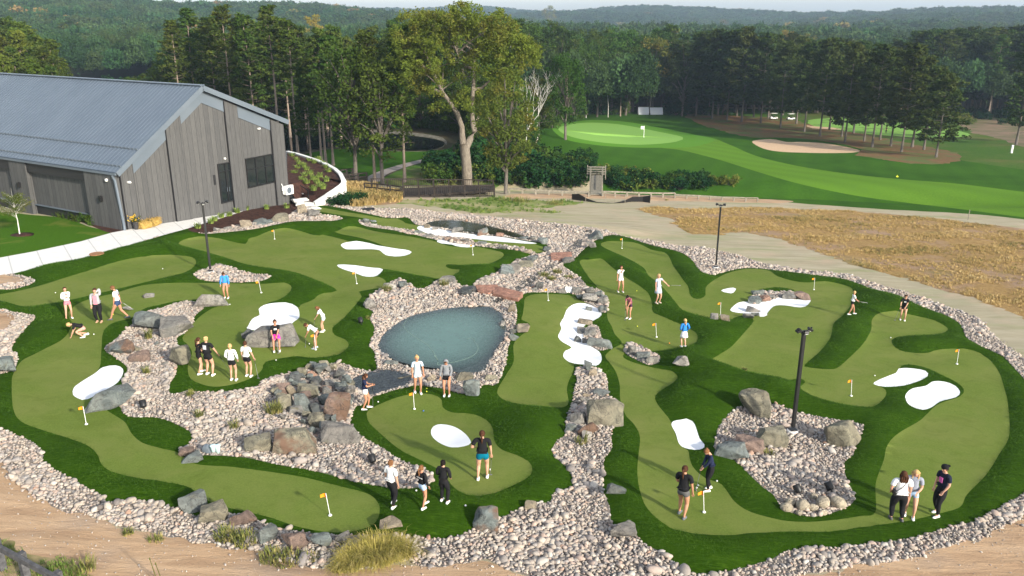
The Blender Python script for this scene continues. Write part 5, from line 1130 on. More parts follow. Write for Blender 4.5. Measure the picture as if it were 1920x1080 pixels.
# standing fibres of the long turf, brushed in drifting directions
TFM = blade_mat('turf_fibres', [(0, (.016, .044, .002)), (.45, (.034, .084, .005)), (.75, (.062, .130, .010)), (1, (.10, .18, .02))])
def turf_fibres():
    src = [unlinked('fibre_tuft', *tuft(300 + i, 12, .030, .075, .005, None, 'fibre', .9), TFM) for i in range(3)]
    g = hexgrid(-30, 36, 17, 34, .105, coneA); g2 = hexgrid(-42, 44, 34, 58, .15, coneA); g = np.concatenate([g, g2]); g += rng.uniform(-.05, .05, g.shape)
    fx = ((g[:, 0] - GX0) / GD + .5).astype(int).clip(0, len(gx) - 1); fy = ((g[:, 1] - GY0) / GD + .5).astype(int).clip(0, len(gy) - 1)
    g = g[blur(mt, .15)[fy, fx] > .3]; g = g[np.array(CLS)[classify(g)] == 'turf']; n = len(g)
    a = 3 * vnoise(g[:, 0], g[:, 1], 6.0, 61, 2) + rng.normal(0, .5, n)
    t = np.clip(.46 + .26 * vnoise(g[:, 0] * 1.6, g[:, 1], 3.0, 62, 3) + rng.normal(0, .09, n), 0, 1)
    s = rng.uniform(.6, 1.15, n) * np.where(g[:, 1] > 34, 1.35, 1)
    scatter('turf_pile', np.column_stack([g, G(g[:, 0], g[:, 1]) - .012]), s, np.column_stack([np.full(n, .25), np.zeros(n), a]), rng.integers(0, 3, n), t, src, 'brushed fibres of the dark long turf')
    print('fibres', n)
turf_fibres()
# ------------------------------------------------------------------ grey clubhouse
def plank_mat():
    m, nt, b = new_mat('wood_siding', (.2, .19, .18), .8, spec=.15)
    tc = N(nt, 'ShaderNodeTexCoord').outputs['Object']; sx = N(nt, 'ShaderNodeSeparateXYZ'); L(nt, tc, sx.inputs[0])
    u = mth(nt, 'ADD', sx.outputs[0], sx.outputs[1]); u = mth(nt, 'DIVIDE', u, .48)
    wn = N(nt, 'ShaderNodeTexWhiteNoise', noise_dimensions='1D'); L(nt, mth(nt, 'FLOOR', u), wn.inputs['W'])
    fr = mth(nt, 'FRACT', u)
    mp = N(nt, 'ShaderNodeMapping'); mp.inputs['Scale'].default_value = (9, 9, .8); L(nt, tc, mp.inputs[0])
    g = nz(nt, mp.outputs[0], 1.6, 7, .75, .4)
    c = ramp(nt, g, [(.3, (.068, .068, .069)), (.5, (.090, .090, .091)), (.7, (.118, .117, .117))])
    c = mix(nt, c, ramp(nt, wn.outputs['Value'], [(0, (.88, .88, .88)), (1, (1.1, 1.09, 1.07))]), 1.0, 'MULTIPLY')
    gap = mth(nt, 'LESS_THAN', fr, .05); c = mix(nt, c, (.03, .03, .03), gap)
    L(nt, c, b.inputs['Base Color'])
    bump(nt, b, mth(nt, 'SUBTRACT', g, mth(nt, 'MULTIPLY', gap, 2.0)), .5, .02); return m
SID = plank_mat()
ROOFM = noisy('roof_metal', (.092, .120, .158), (.108, .138, .178), .35, rough=.42, bs=0, spec=.5, obj=True)
TRIM = noisy('trim_metal', (.105, .130, .160), (.12, .145, .175), .5, rough=.5, bs=0, spec=.4)
DARK = new_mat('dark_trim', (.022, .022, .024), .5)[0]
BLK = new_mat('black_metal', (.012, .012, .013), .45, spec=.4)[0]
WHT = noisy('white_plastic', (.74, .74, .72), (.80, .80, .78), 8, bs=0, rough=.5)
def glass_mat():
    m, nt, b = new_mat('window_glass', (.012, .016, .018), .06, spec=.7); return m
GLS = glass_mat()
A0 = P(238, 430); AE = Vector((.5, .866, 0)).normalized(); AN = Vector((AE.y, -AE.x, 0)); zA = float(A0[2])
def gp(px, py, off=0.0):
    """pixel -> (s along the gable wall, height) on the gable plane moved out by off"""
    u = (px - 960) / F; v = (py - 540) / F; d = Vector((u, CP - v * SP, -(SP + v * CP))); o = Vector((A0[0], A0[1], 0)) + AN * off
    t = (o.dot(AN)) / d.dot(AN); q = d * t; return (Vector((q.x, q.y, 0)) - o).dot(AE), ZC + q.z - zA
def sp_(px, py, off=0.0):
    """pixel -> (distance back along the side wall, height)"""
    BN = -AE; BL = -AN; u = (px - 960) / F; v = (py - 540) / F; d = Vector((u, CP - v * SP, -(SP + v * CP))); o = Vector((A0[0], A0[1], 0)) + BN * off
    t = o.dot(BN) / d.dot(BN); q = d * t; return (Vector((q.x, q.y, 0)) - o).dot(BL), ZC + q.z - zA
bd = empty('clubhouse', (A0[0], A0[1], zA), math.atan2(AE.y, AE.x), 'long grey wood-clad hall with a blue grey metal roof at the left', 'building')
# local frame: x along the gable wall, -y out towards the lawn bed, +y back along the hall
pk = gp(378, 162, .35); el = gp(221, 322, .35); er = gp(530, 228, .35); WB = gp(541, 372)[0]; LEN = 52.0; SK = 4.0
print('house', WB, pk, el, er)
rt = .16
prof = [(0, el[1] + .0), (pk[0], pk[1]), (WB, er[1])]
wm = MB(); zl, zp, zr = el[1] - .18, pk[1] - .3, er[1] - .3
f_ = [(0, 0, -SK), (WB, 0, -SK), (WB, 0, zr), (pk[0], 0, zp), (0, 0, zl)]; b_ = [(x, LEN, z) for x, y, z in f_]
wm.add(f_ + b_, [(0, 1, 2, 3, 4), (9, 8, 7, 6, 5), (1, 6, 7, 2), (5, 0, 4, 9)]); wall = wm.build('wall', SID, bd)
# roof
rm = MB()
def roofside(x0, z0, x1, z1, rib):
    fy, by = -.45, LEN + .4
    n = Vector((-(z1 - z0), 0, x1 - x0)).normalized(); n = n if n.z > 0 else -n
    a, c = Vector((x0, 0, z0)), Vector((x1, 0, z1)); o = n * rt
    vs = [a + Vector((0, fy, 0)), c + Vector((0, fy, 0)), c + Vector((0, by, 0)), a + Vector((0, by, 0))]
    vs += [v + o for v in vs]; rm.add([v[:] for v in vs], [(3, 2, 1, 0), (4, 5, 6, 7), (0, 1, 5, 4), (1, 2, 6, 5), (2, 3, 7, 6), (3, 0, 4, 7)])
    y = fy + .35
    d = (c - a)
    while y < by:
        p, q = a + o + Vector((0, y, .02)), c + o + Vector((0, y, .02)); rm.beam(p + d * .004, q - d * .006, .04, .05); y += .46
    return a, c, o
ax, cx_, oo = roofside(-.45, el[1] - .12 - (pk[1] - el[1]) / pk[0] * .05, pk[0], pk[1] - .1, 1)
bx2, dx2, o2 = roofside(WB + .35, er[1] - .1, pk[0] + .01, pk[1] - .1, 1)
rm.box((pk[0], LEN / 2, pk[1] + .1), (.5, LEN + .86, .07))
roof = rm.build('roof', ROOFM, bd)
sg = MB()
for fr_ in (.055, .24):
    y = -.3; pz = ax.lerp(cx_, fr_) + oo
    while y < LEN: sg.box((pz.x, y, pz.z + .09), (.07, .26, .12)); y += .46
    sg.box((pz.x, LEN / 2, pz.z + .10), (.04, LEN, .05))
sg.build('snow_guard', TRIM, roof)
gt = MB(); gt.box((ax.x - .06, LEN / 2, ax.z - .02), (.16, LEN + .7, .16)); gt.build('gutter', TRIM, bd)
rk = MB()  # rake boards in front of the roof edge
for a, c in ((ax, cx_), (bx2, dx2)):
    rk.beam(a + Vector((0, -.49, -.02)), c + Vector((0, -.49, -.02)), .07, .42)
rk.build('rake_board', TRIM, bd)
fz = MB()
sl_ = (zp - zl) / pk[0]; sr_ = (zp - zr) / (WB - pk[0])
def zt(x): return zl + sl_ * x if x < pk[0] else zp - sr_ * (x - pk[0])
s1, s2, s3 = gp(316, 300)[0], gp(424, 250)[0], gp(508, 260)[0]; pw = [s1, s2, s3]
PWD = [gp(345, 300)[0] - s1, gp(447, 250)[0] - s2, WB - s3 - .02]
def fas(x0, x1):
    xs = [x0] + ([pk[0]] if x0 < pk[0] < x1 else []) + [x1]
    for a, c in zip(xs[:-1], xs[1:]): fz.add([(x, y, zt(x) - h) for y in (-.07, -.002) for x in (a, c) for h in (0, 1.05)], [(0, 1, 3, 2), (4, 6, 7, 5), (0, 4, 5, 1), (2, 3, 7, 6), (1, 5, 7, 3), (0, 2, 6, 4)])
c0 = gp(250, 340)[0]
fas(c0, s1); fas(s1 + PWD[0], s2); fas(s2 + PWD[1], s3)
fz.build('fascia', TRIM, bd)
for x0, w_ in zip([.02] + pw, [c0 - .02] + PWD):
    m = MB(); m.add([(x, y, z) for y in (-.16, -.003) for x in (x0, x0 + w_) for z in (-SK, zt(x) - .03)], [(0, 1, 3, 2), (4, 6, 7, 5), (0, 4, 5, 1), (2, 3, 7, 6), (1, 5, 7, 3), (0, 2, 6, 4)])
    o = m.build('pilaster', SID, bd)
    m = MB(); m.box((x0 - .03, -.09, (zt(x0) - SK - .1) / 2), (.05, .17, zt(x0) + SK - .2)); m.box((x0 + w_ + .02, -.09, (zt(x0 + w_) - SK - .1) / 2), (.03, .10, zt(x0 + w_) + SK - .2)); m.build('reveal', DARK, o)
# window and door
def opening(kind, tl, tr, bl, br, cols, rows):
    q = [gp(*p) for p in (tl, tr, bl, br)]; x0 = (q[0][0] + q[2][0]) / 2; x1 = (q[1][0] + q[3][0]) / 2; z1 = (q[0][1] + q[1][1]) / 2; z0 = (q[2][1] + q[3][1]) / 2
    fr = MB(); t = .09
    for x in (x0, x1): fr.box((x, -.03, (z0 + z1) / 2), (t, .14, z1 - z0 + t))
    for z in (z0, z1): fr.box(((x0 + x1) / 2, -.028, z), (x1 - x0 - t, .13, t))
    for c in range(1, cols): fr.box((x0 + (x1 - x0) * c / cols, -.026, (z0 + z1) / 2), (t, .12, z1 - z0 - t))
    for r in rows: fr.box(((x0 + x1) / 2, -.024, z0 + (z1 - z0) * r), (x1 - x0 - t, .11, t * .8))
    o = fr.build(kind, BLK, bd)
    g = MB(); g.box(((x0 + x1) / 2, .0, (z0 + z1) / 2), (x1 - x0, .03, z1 - z0)); g.build('pane', GLS, o)
    return o, x0, x1, z0, z1
opening('window', (459, 300), (512, 287), (466, 353), (517, 339), 3, [.62])
dr, dx0, dx1, dz0, dz1 = opening('door', (407, 309), (434, 303), (416, 382), (441, 373), 2, [.8])
m = MB()
for s in (-.12, .12): m.tube([((dx0 + dx1) / 2 + s, -.16, dz0 + .9), ((dx0 + dx1) / 2 + s, -.16, dz0 + 1.3)], .018, 6)
m.build('handle', TRIM, dr)
def fix(name, px, py, dims, mat, off=.1, up=0):
    s, z = gp(px, py); m = MB(); m.box((s, -off, z + up), dims); m.box((s, -off - dims[1] * .6, z - dims[2] * .2), (dims[0] * .7, dims[1] * .6, dims[2] * .5)); return m.build(name, mat, bd, bevel=.01)
fix('light_fixture', 420, 297, (.15, .12, .15), WHT); fix('floodlight', 484, 241, (.30, .14, .12), WHT); fix('security_camera', 238, 341, (.22, .2, .14), WHT, .25); fix('wall_plaque', 402, 337, (.22, .05, .85), DARK, .04)
# side wall towards the lawn, with pilasters, dark headers and plinth
t_ = [sp_(222, 400)[0], sp_(176, 390)[0], sp_(65, 360)[0], sp_(34, 352)[0]]; p1 = (0.0, t_[1]); p2 = (t_[2], t_[3]); bay = p2[0] - p1[1]; pwid = p2[1] - p2[0]
y = 0; k = 0; pos = [p1]; cur = p2
while cur[0] < LEN: pos.append(cur); cur = (cur[1] + bay, cur[1] + bay + pwid)
ztop = zl - .05
for i, (a, c) in enumerate(pos):
    m = MB(); m.box((-.22, (a + c) / 2, (ztop - SK) / 2), (.43, c - a, ztop + SK)); pl_ = m.build('pilaster', SID, bd)
    m = MB(); m.box((-.55, (a + c) / 2, 2.35), (.22, .24, .42)); m.box((-.46, (a + c) / 2, 2.35), (.05, .14, .2)); m.build('wall_lamp', BLK, bd)
for (a, c), (e, g) in zip(pos[:-1], pos[1:]):
    m = MB(); m.box((-.17, (c + e) / 2, ztop - .45), (.33, e - c - .02, .85)); m.build('header', DARK, bd)
    m = MB(); m.box((-.10, (c + e) / 2, .72), (.2, e - c - .02, .06)); m.build('sill', TRIM, bd)
    m = MB(); m.box((-.03, (c + e) / 2, (.69 - SK) / 2), (.04, e - c - .02, .69 + SK)); m.build('plinth', DARK, bd)
m = MB(); m.tube([(-.52, .02, zl - .1), (-.50, -.12, zl - .5), (-.34, -.20, .6), (-.34, -.22, -.3)], .11, 8); m.build('downspout', TRIM, bd, smooth=True)
m = MB(); m.lathe([(.001, -.12), (.1, -.1), (.12, 0), (.1, .1), (.001, .12)], (-.5, .9, zl - .55), 10); m.build('dome_camera', WHT, bd, smooth=True)
def wloc(s, d, dz=0.0):
    q = Vector((A0[0], A0[1], 0)) + AE * s + AN * d; return (q.x, q.y, float(G(q.x, q.y)) + dz)
WR = math.atan2(AE.y, AE.x)
# ------------------------------------------------------------------ things by the wall
WOODO = noisy('orange_wood', (.55, .27, .09), (.66, .36, .14), 6, bs=.2, obj=True, aniso=(1, 8, 8))
HAY = noisy('hay', (.42, .27, .07), (.62, .43, .14), 14, (.30, .19, .05), 5, bs=1., bd=.06, obj=True, aniso=(1, 6, 6))
q = P(311, 411); bn = empty('bench', (q[0], q[1], float(G(q[0], q[1]))), WR, 'orange slatted bench against the grey wall between hay and door', 'bench')
for i in range(4):
    m = MB(); m.box((0, -.18 + i * .12, .46), (1.9, .105, .05)); m.build('seat', WOODO, bn, bevel=.008)
for s in (-.75, .75):
    m = MB(); m.beam((s, -.16, 0), (s, -.16, .43), .07, .07); m.beam((s, .16, 0), (s, .16, .43), .07, .07); m.beam((s, -.2, .40), (s, .2, .40), .06, .05); m.build('leg', BLK, bn)
def hay(px, py, dims, label, dz=0.0, rz=0):
    p = P(px, py); vs, fs = rock_mesh(int(px), dims[0], dims[1], dims[2], rnd=.5, npts=60)
    rr = np.random.default_rng(int(px)); bx = MB()
    g = [(x, y, z) for x in np.linspace(-.5, .5, 9) for y in np.linspace(-.5, .5, 6) for z in np.linspace(0, 1, 6)]
    o = mesh_obj('hay_bale', vs, fs, HAY); o.location = (p[0], p[1], float(G(p[0], p[1])) + dz); o.rotation_euler = (0, 0, WR + rz)
    n = 240; c = np.column_stack([rr.uniform(-.5, .5, n) * dims[0], rr.uniform(-.5, .5, n) * dims[1], rr.uniform(0.05, 1.03, n) * dims[2]]); ax_ = rr.integers(0, 3, n)
    for k in range(n):
        if ax_[k] == 2: c[k, 2] = dims[2] * 1.0
        else: c[k, ax_[k]] = math.copysign(dims[ax_[k]] * .5, c[k, ax_[k]])
    a = rr.normal(0, .10, (n, 3)); w = rr.normal(0, .012, (n, 3)); v = np.stack([c - a, c + w, c + a, c - w], 1).reshape(-1, 3)
    mesh_obj('loose_straw', v, np.arange(len(v)).reshape(-1, 4), HAY, o)
    return tag(o, label, 'hay bale', 'hay bales decorating the wall')
hay(272, 428, (1.25, .65, .62), 'front lower hay bale beside the flower pot at the corner'); hay(290, 423, (1.0, .65, .60), 'hay bale touching the orange bench', rz=.15); hay(277, 420, (1.1, .6, .62), 'hay bale stacked behind the front lower one', dz=.42, rz=-.1)
hay(409, 391, (1.0, .6, .62), 'single hay bale with a white pumpkin by the glass door')
p = P(409, 390); m = MB(); m.lathe([(.02, 0), (.11, .02), (.15, .09), (.12, .17), (.03, .19)], n=12); m.tube([(0, 0, .18), (.02, 0, .26)], .018, 5); o = m.build('pumpkin', WHT, smooth=True); o.location = (p[0], p[1], float(G(p[0], p[1])) + .62); tag(o, 'small white pumpkin on top of the single hay bale', 'pumpkin')
POTM = new_mat('pot_glaze', (.05, .048, .05), .45)[0]
PET = blade_mat('petals', [(.3, (.62, .12, .04)), (.45, (.70, .42, .03)), (.6, (.75, .55, .05)), (.7, (.30, .03, .06))], inst=False)
for (x, y, l) in [(256, 430, 'dark flower pot of yellow and red blooms at the building corner'), (391, 391, 'dark flower pot with orange blooms near the glass door')]:
    p = P(x, y); t = empty('flower_pot', (p[0], p[1], float(G(p[0], p[1]))), 0, l, 'flower pot')
    m = MB(); m.lathe([(.16, 0), (.20, .1), (.26, .55), (.30, .60), (.27, .62), (.22, .56)], n=14); m.build('pot', POTM, t, smooth=True)
    rr = np.random.default_rng(int(x)); v, f = quads(rr.normal(0, .16, (26, 3)) * [1, 1, .8] + [0, 0, .78], 9, .10, .055, rr); mesh_obj('leaves', v, f, LM['deci'], t)
    v, f = quads(rr.normal(0, .17, (30, 3)) * [1, 1, .8] + [-.05, -.08, .92], 7, .07, .045, rr); mesh_obj('blooms', v, f, PET, t)
m = MB(); m.box((0, 0, .012), (1.9, 1.2, .024)); o = m.build('doormat', noisy('mat_rubber', (.03, .03, .032), (.06, .06, .06), 20)); p = P(441, 383); o.location = (p[0], p[1], float(G(p[0], p[1])) + .012); o.rotation_euler = (-.06, 0, WR); tag(o, 'dark grey doormat on the concrete before the glass door', 'doormat')
# heat pump
s, z = gp(541, 356, .5); loc = Vector((A0[0], A0[1], zA)) + AE * (s) + AN * .5
hp = empty('heat_pump', (loc.x, loc.y, zA + z - .45), WR, 'white outdoor unit hung at the right end of the gable wall', 'heat pump')
m = MB(); m.box((0, 0, .45), (.95, .38, .85)); m.build('case', WHT, hp, bevel=.02)
m = MB(); m.lathe([(.30, 0), (.30, .02), (.27, .02), (.27, .005)], n=20); m.lathe([(.15, 0), (.15, .025), (.12, .025), (.12, 0)], n=16); m.lathe([(.05, 0), (.05, .03)], n=10)
for k in range(8): m.beam((0, 0, .012), (.28 * math.cos(k * .785), .28 * math.sin(k * .785), .012), .012, .012)
o = m.build('fan_grille', TRIM, hp); o.location = (-.1, -.195, .45); o.rotation_euler = (math.pi / 2, 0, 0)
m = MB(); m.tube([(-.55, .15, .1), (-.55, .2, .9), (-.55, .3, 1.1)], .035, 6); m.box((-.62, .1, .6), (.16, .12, .3)); m.build('pipe', WHT, hp)
# steps, handrail, retaining wall with raised bed
STN = noisy('pale_stone', (.50, .49, .46), (.66, .65, .62), 4, bs=.4, obj=True)
st = empty('stone_steps', P(570, 392), 0, 'pale stone steps between the mulch bed and the white wall', 'steps')
for i, (x, y, w_, dz) in enumerate([(583, 391, 2.0, 0), (573, 387, 1.9, .22), (563, 383, 1.9, .44), (553, 378, 1.9, .66), (546, 374, 1.8, .88)]):
    p = P(x, y); vs, fs = rock_mesh(700 + i, w_, 1.0, .34, npts=26); o = mesh_obj('step', vs, fs, STN, st); o.location = Vector((p[0], p[1], float(G(p[0], p[1])) + dz - .18)) - st.location; o.rotation_euler = (0, 0, .35)
def rail3(name, P0, P1, h, npost, rails, rad, mat, label, cat='fence', group=None, pick=0, postr=None, partnames=('rail', 'post', 'pickets'), sag=None, square=False):
    a, b = Vector([float(c) for c in P0]), Vector([float(c) for c in P1]); t = empty(name, a, 0, label, cat, group); d = b - a
    def gz(f):
        q = a + d * f; return Vector((q.x, q.y, q.z if sag is None else float(G(q.x, q.y)))) - a
    m = MB()
    for r in rails:
        for i in range(npost): m.beam(gz(i / npost) + Vector((0, 0, h * r)), gz((i + 1) / npost) + Vector((0, 0, h * r)), rad * .9, rad * 1.6)
    m.build(partnames[0], mat, t)
    for i in range(npost + 1):
        m = MB(); q = gz(i / npost); m.beam(q + Vector((0, 0, -.3)), q + Vector((0, 0, h * 1.04)), postr or rad * 2, postr or rad * 2); m.build(partnames[1], mat, t)
    if pick:
        m = MB(); n = int(d.length / pick)
        for i in range(n): q = gz((i + .5) / n); m.beam(q + Vector((0, 0, h * .12)), q + Vector((0, 0, h * .95)), rad * .5, rad * .5)
        m.build(partnames[2], mat, t)
    return t
p0, p1 = P(553, 372), P(579, 380); rail3('handrail', p0 + [0, 0, .5], p1 + [0, 0, 0], 1.25, 1, [1.0, .55], .05, BLK, 'black metal handrail beside the stone steps', 'handrail')
zw = float(P(648, 376)[2]) + 1.75
front = [(590, 385, .25), (602, 384, .6), (615, 383, .95), (630, 380, 1.3), (642, 377, 1.6), (648, 373, 1.75)]
base = [P(x, y) for x, y, h in front]; topz = [b[2] + h for b, (x, y, h) in zip(base, front)]
back = [(643, 336), (638, 326), (628, 317), (612, 308), (595, 301), (575, 294), (555, 288), (538, 284)]
W_ = [(b[0], b[1], z) for b, z in zip(base, topz)] + [tuple(onplane(x, y, zw + .3)) for x, y in back]
W_ = [Vector(w) for w in W_]
C_ = sum(W_, Vector()) / len(W_)
m = MB(); n = len(W_)
for i in range(n - 1):
    a, b = W_[i], W_[i + 1]
    for k in range(12):
        f0 = k * .22
        if a.z - f0 < G(a.x, a.y) - .3 and b.z - f0 < G(b.x, b.y) - .3: break
        off = ((a + b) / 2 - C_); off.z = 0; off = off.normalized() * (.012 * (k % 2) - .0 * k)
        m.beam(a + off + Vector((0, 0, -f0 - .1)), b + off + Vector((0, 0, -f0 - .1)), .34, .205)
rw = empty('retaining_wall', (0, 0, 0), 0, 'curved white block wall holding the raised mulch bed', 'wall'); m.build('block_courses', noisy('white_block', (.60, .58, .54), (.74, .72, .68), 5, bs=.4, bscale=8), rw)
m = MB()
for i in range(n - 1): m.beam(W_[i] + Vector((0, 0, .03)), W_[i + 1] + Vector((0, 0, .03)), .42, .08)
m.build('cap', WHT, rw)
wB = Vector((A0[0], A0[1], 0)) + AE * WB
ins = [w + Vector((0, 0, -.12)) for w in W_]; inn = [Vector((wB.x, wB.y, W_[-1].z + .1)), Vector((wB.x + 1.0, wB.y - .8, zw - 1.0)), Vector((base[0][0] - 2, base[0][1] + .5, topz[0]))]
cc = Vector((sum(v.x for v in ins + inn) / (n + 3), sum(v.y for v in ins + inn) / (n + 3), zw + .0))
vs = [v[:] for v in ins + inn] + [cc[:]]; k = len(vs) - 1
o = mesh_obj('raised_mulch_bed', vs, [(i, (i + 1) % k, k) for i in range(k)], MAT['mulch']); tag(o, kind='structure')
FERN = blade_mat('fern', [(.3, (.10, .17, .03)), (.5, (.17, .24, .05)), (.7, (.26, .30, .08))], inst=False)
for i, (x, y) in enumerate([(548,293),(556,300),(562,308),(570,312),(575,318),(582,325),(572,330),(566,338),(575,342),(588,335),(594,342),(600,348),(588,355),(606,352),(598,300),(606,308),(612,315),(616,322),(612,338),(580,302),(590,306),(600,330),(558,316),(552,326)]):
    q = onplane(x, y, zw + .12) + [0, 0, -.10]; v, f = tuft(200 + i, 60, .55, .28, .03, FERN, 'fern', .9); o = mesh_obj('perennial_plant', v, f, FERN); o.location = q; tag(o, 'leafy green perennial in the raised mulch bed', 'plant', 'perennials in the raised mulch bed')
for i, (x, y) in enumerate([(371,428),(396,419),(403,414),(415,408),(430,405),(445,399),(462,394),(470,390),(478,381),(504,379),(514,375),(524,378),(538,390),(500,392)]):
    clump('perennial_plant', x, y, .5, .22, 50, FERN, 'small leafy plant in the front mulch bed', 'plant', w=.03, seed=230 + i, group='plants in the front mulch bed')
# young tree on the lawn
p = GP(37, 440); h = height_px(p, 352); rr = np.random.default_rng(3); t = empty('young_tree', p, 0, 'young white-stemmed tree standing in its mulch ring on the lawn', 'tree')
m = MB(); m.tube([(0, 0, -.1), (.04, 0, h * .3), (-.05, .03, h * .6), (0, 0, h)], [.05, .035, .022, .006], 7); cs = []
for k in range(34):
    a = rr.uniform(0, 6.28); z = h * rr.uniform(.34, .8); ln = (h - z) * rr.uniform(.3, .5) + .25; e = np.array([math.cos(a) * ln, math.sin(a) * ln, z + ln * rr.uniform(.3, 1.0)]); m.tube([(0, 0, z), e * [.5, .5, 1] - [0, 0, ln * .2], e], [.010, .007, .003], 4, cap=False)
    for f in (.4, .6, .8, 1.0): cs.append([e[0] * f, e[1] * f, z + (e[2] - z) * f])
m.build('trunk', BARK['white'], t, smooth=True); v, f = quads(cs, 26, .26, .045, rr); mesh_obj('crown', v, f, LM['olive'], t)
p = P(37, 441); m = MB(); m.lathe([(.01, .06), (.5, .05), (.95, -.02)], n=18); o = m.build('mulch_ring', MAT['mulch'], smooth=True); o.location = (p[0], p[1], float(G(p[0], p[1]))); tag(o, kind='structure')
p = P(183, 487); m = MB(); m.lathe([(.001, .02), (.40, .02), (.42, .03), (.45, .03), (.46, -.02)][::-1], n=24); o = m.build('manhole_cover', noisy('brown_cover', (.24, .12, .06), (.32, .17, .09), 9)); o.location = (p[0], p[1], float(G(p[0], p[1])) + .03); tag(o, 'round brown cover in the turf beside the sidewalk', 'manhole cover')
# ------------------------------------------------------------------ lamp posts
def lamp(px, py, top, label, rz):
    p = GP(px, py); h = height_px(p, top); t = empty('lamp_post', p, rz, label, 'lamp post', 'black lamp posts round the course')
    m = MB(); m.lathe([(.22, -.1), (.22, .10), (.20, .12), (.001, .12)], n=16); m.build('footing', MAT['concrete'], t)
    m = MB(); m.box((0, 0, h / 2 + .1), (.12, .12, h - .3)); m.box((0, 0, .15), (.26, .26, .03)); m.build('pole', BLK, t)
    m = MB(); m.box((0, 0, h - .02), (.52, .06, .06)); m.box((0, 0, h - .08), (.16, .16, .10)); m.build('crossarm', BLK, t)
    for k, (x, a) in enumerate([(-.26, -.5), (.26, .5), (.0, 0)]):
        m = MB(); m.box((0, 0, 0), (.19, .16, .08)); m.box((0, .0, -.045), (.15, .12, .03)); m.tube([(0, 0, .02), (0, .0, .10)], .03, 6)
        o = m.build('lamp_head', BLK, t, bevel=.012); o.location = (x, -.10 if k == 2 else 0, h + .03 if k < 2 else h - .05); o.rotation_euler = (-.5 if k == 2 else .2, a, 0)
        m = MB(); m.box((0, 0, -.063), (.13, .10, .008)); m.build('lens', WHT, o)
lamp(395, 512, 380, 'black lamp post in the round gravel island beside the sidewalk', .6)
lamp(1342, 502, 384, 'black lamp post beside the dirt track at the back right', -.2)
lamp(1486, 808, 620, 'black lamp post standing in the right gravel bed', .3)
# ------------------------------------------------------------------ flags and balls
FLG = noisy('orange_flag', (.66, .235, .012), (.74, .29, .02), 5, bs=0, obj=True, rough=.7); FLD = new_mat('flag_dark', (.32, .08, .02), .7)[0]
def flag(px, py, top, label, lean=0.0, col=None):
    p = GP(px, py); h = height_px(p, top); t = empty('golf_flag', p, 0, label, 'golf flag', 'orange golf flags on the putting course')
    m = MB(); m.tube([(0, 0, 0), (-lean * h, 0, h)], .011, 6); m.build('pole', WHT, t)
    m = MB(); m.lathe([(.001, .008), (.055, .008), (.06, .02), (.045, .045), (.012, .05)][::1], n=12); m.build('cup_base', WHT, t, smooth=True)
    a, b_ = -lean * h, h; w, hh = .17, .13; vs = []; nx = 6
    for j in (0, 1):
        for i in range(nx + 1):
            u = i / nx; vs.append((a - u * w, .025 * math.sin(u * 5) + (.004 if 0 else 0), b_ - .01 - (hh * j * (1 - .25 * u)) - .03 * u * u))
    vs2 = [(x, y + .006, z) for x, y, z in vs]; K = nx + 1; f = []
    for o_ in (0, 2 * K): f += [(o_ + i, o_ + i + 1, o_ + K + i + 1, o_ + K + i) if o_ == 0 else (o_ + i, o_ + K + i, o_ + K + i + 1, o_ + i + 1) for i in range(nx)]
    f += [(i, 2 * K + i, 2 * K + i + 1, i + 1) for i in range(nx)] + [(K + i, K + i + 1, 3 * K + i + 1, 3 * K + i) for i in range(nx)]
    fl = mesh_obj('flag', vs + vs2, f, FLG, t)
    m = MB(); m.box((a - .006, .004, b_ - .085), (.03, .014, .155)); m.build('sleeve', FLD, fl)
for a in [(515,449,431,'flag at the back of the far left green near the mulch bed'),(490,550,527,'flag right of the person in the bright blue jacket'),(669,532,510,'flag in front of the white teardrop sand'),(887,479,459,'flag right of the small white sliver by the far pond'),
 (1028,564,541,'flag at the back of the middle green above the S-shaped sand'),(1166,466,447,'flag at the top of the upper right strip'),(1231,632,606,'flag beside the girl in white skirt'),(1351,591,567,'flag left of the curved sand and rock pile'),
 (1526,544,521,'flag at the back of the far right green'),(1794,683,655,'flag near the right edge of the course'),(1596,742,712,'flag left of the two white sand patches'),(1320,960,921,'flag between the two players at the lower right'),
 (619,966,925,'flag at the end of the long lower left green'),(162,796,762,'flag below the left white sand patch'),(777,767,736,'flag on the front green below the pale blue shirt'),(592,656,627,'flag at the feet of the bending player in white')]: flag(*a, lean=random.uniform(-.02, .12))
m = MB(); p = GP(1207, 258); h = height_px(p, 236); t = empty('golf_flag', p, 0, 'pale flag on the big natural golf green far behind', 'golf flag'); m.tube([(0, 0, 0), (0, 0, h)], .05, 6); m.build('pole', WHT, t); m = MB(); m.box((-.35, 0, h - .35), (.6, .04, .6)); m.build('flag', WHT, t)
BALLC = {'w': WHT, 'y': new_mat('yellow_ball', (.70, .72, .05), .35)[0], 'o': new_mat('orange_ball', (.85, .22, .03), .35)[0], 'b': new_mat('blue_ball', (.05, .16, .50), .35)[0]}
BW = {'w': 'white', 'y': 'yellow', 'o': 'orange', 'b': 'blue'}
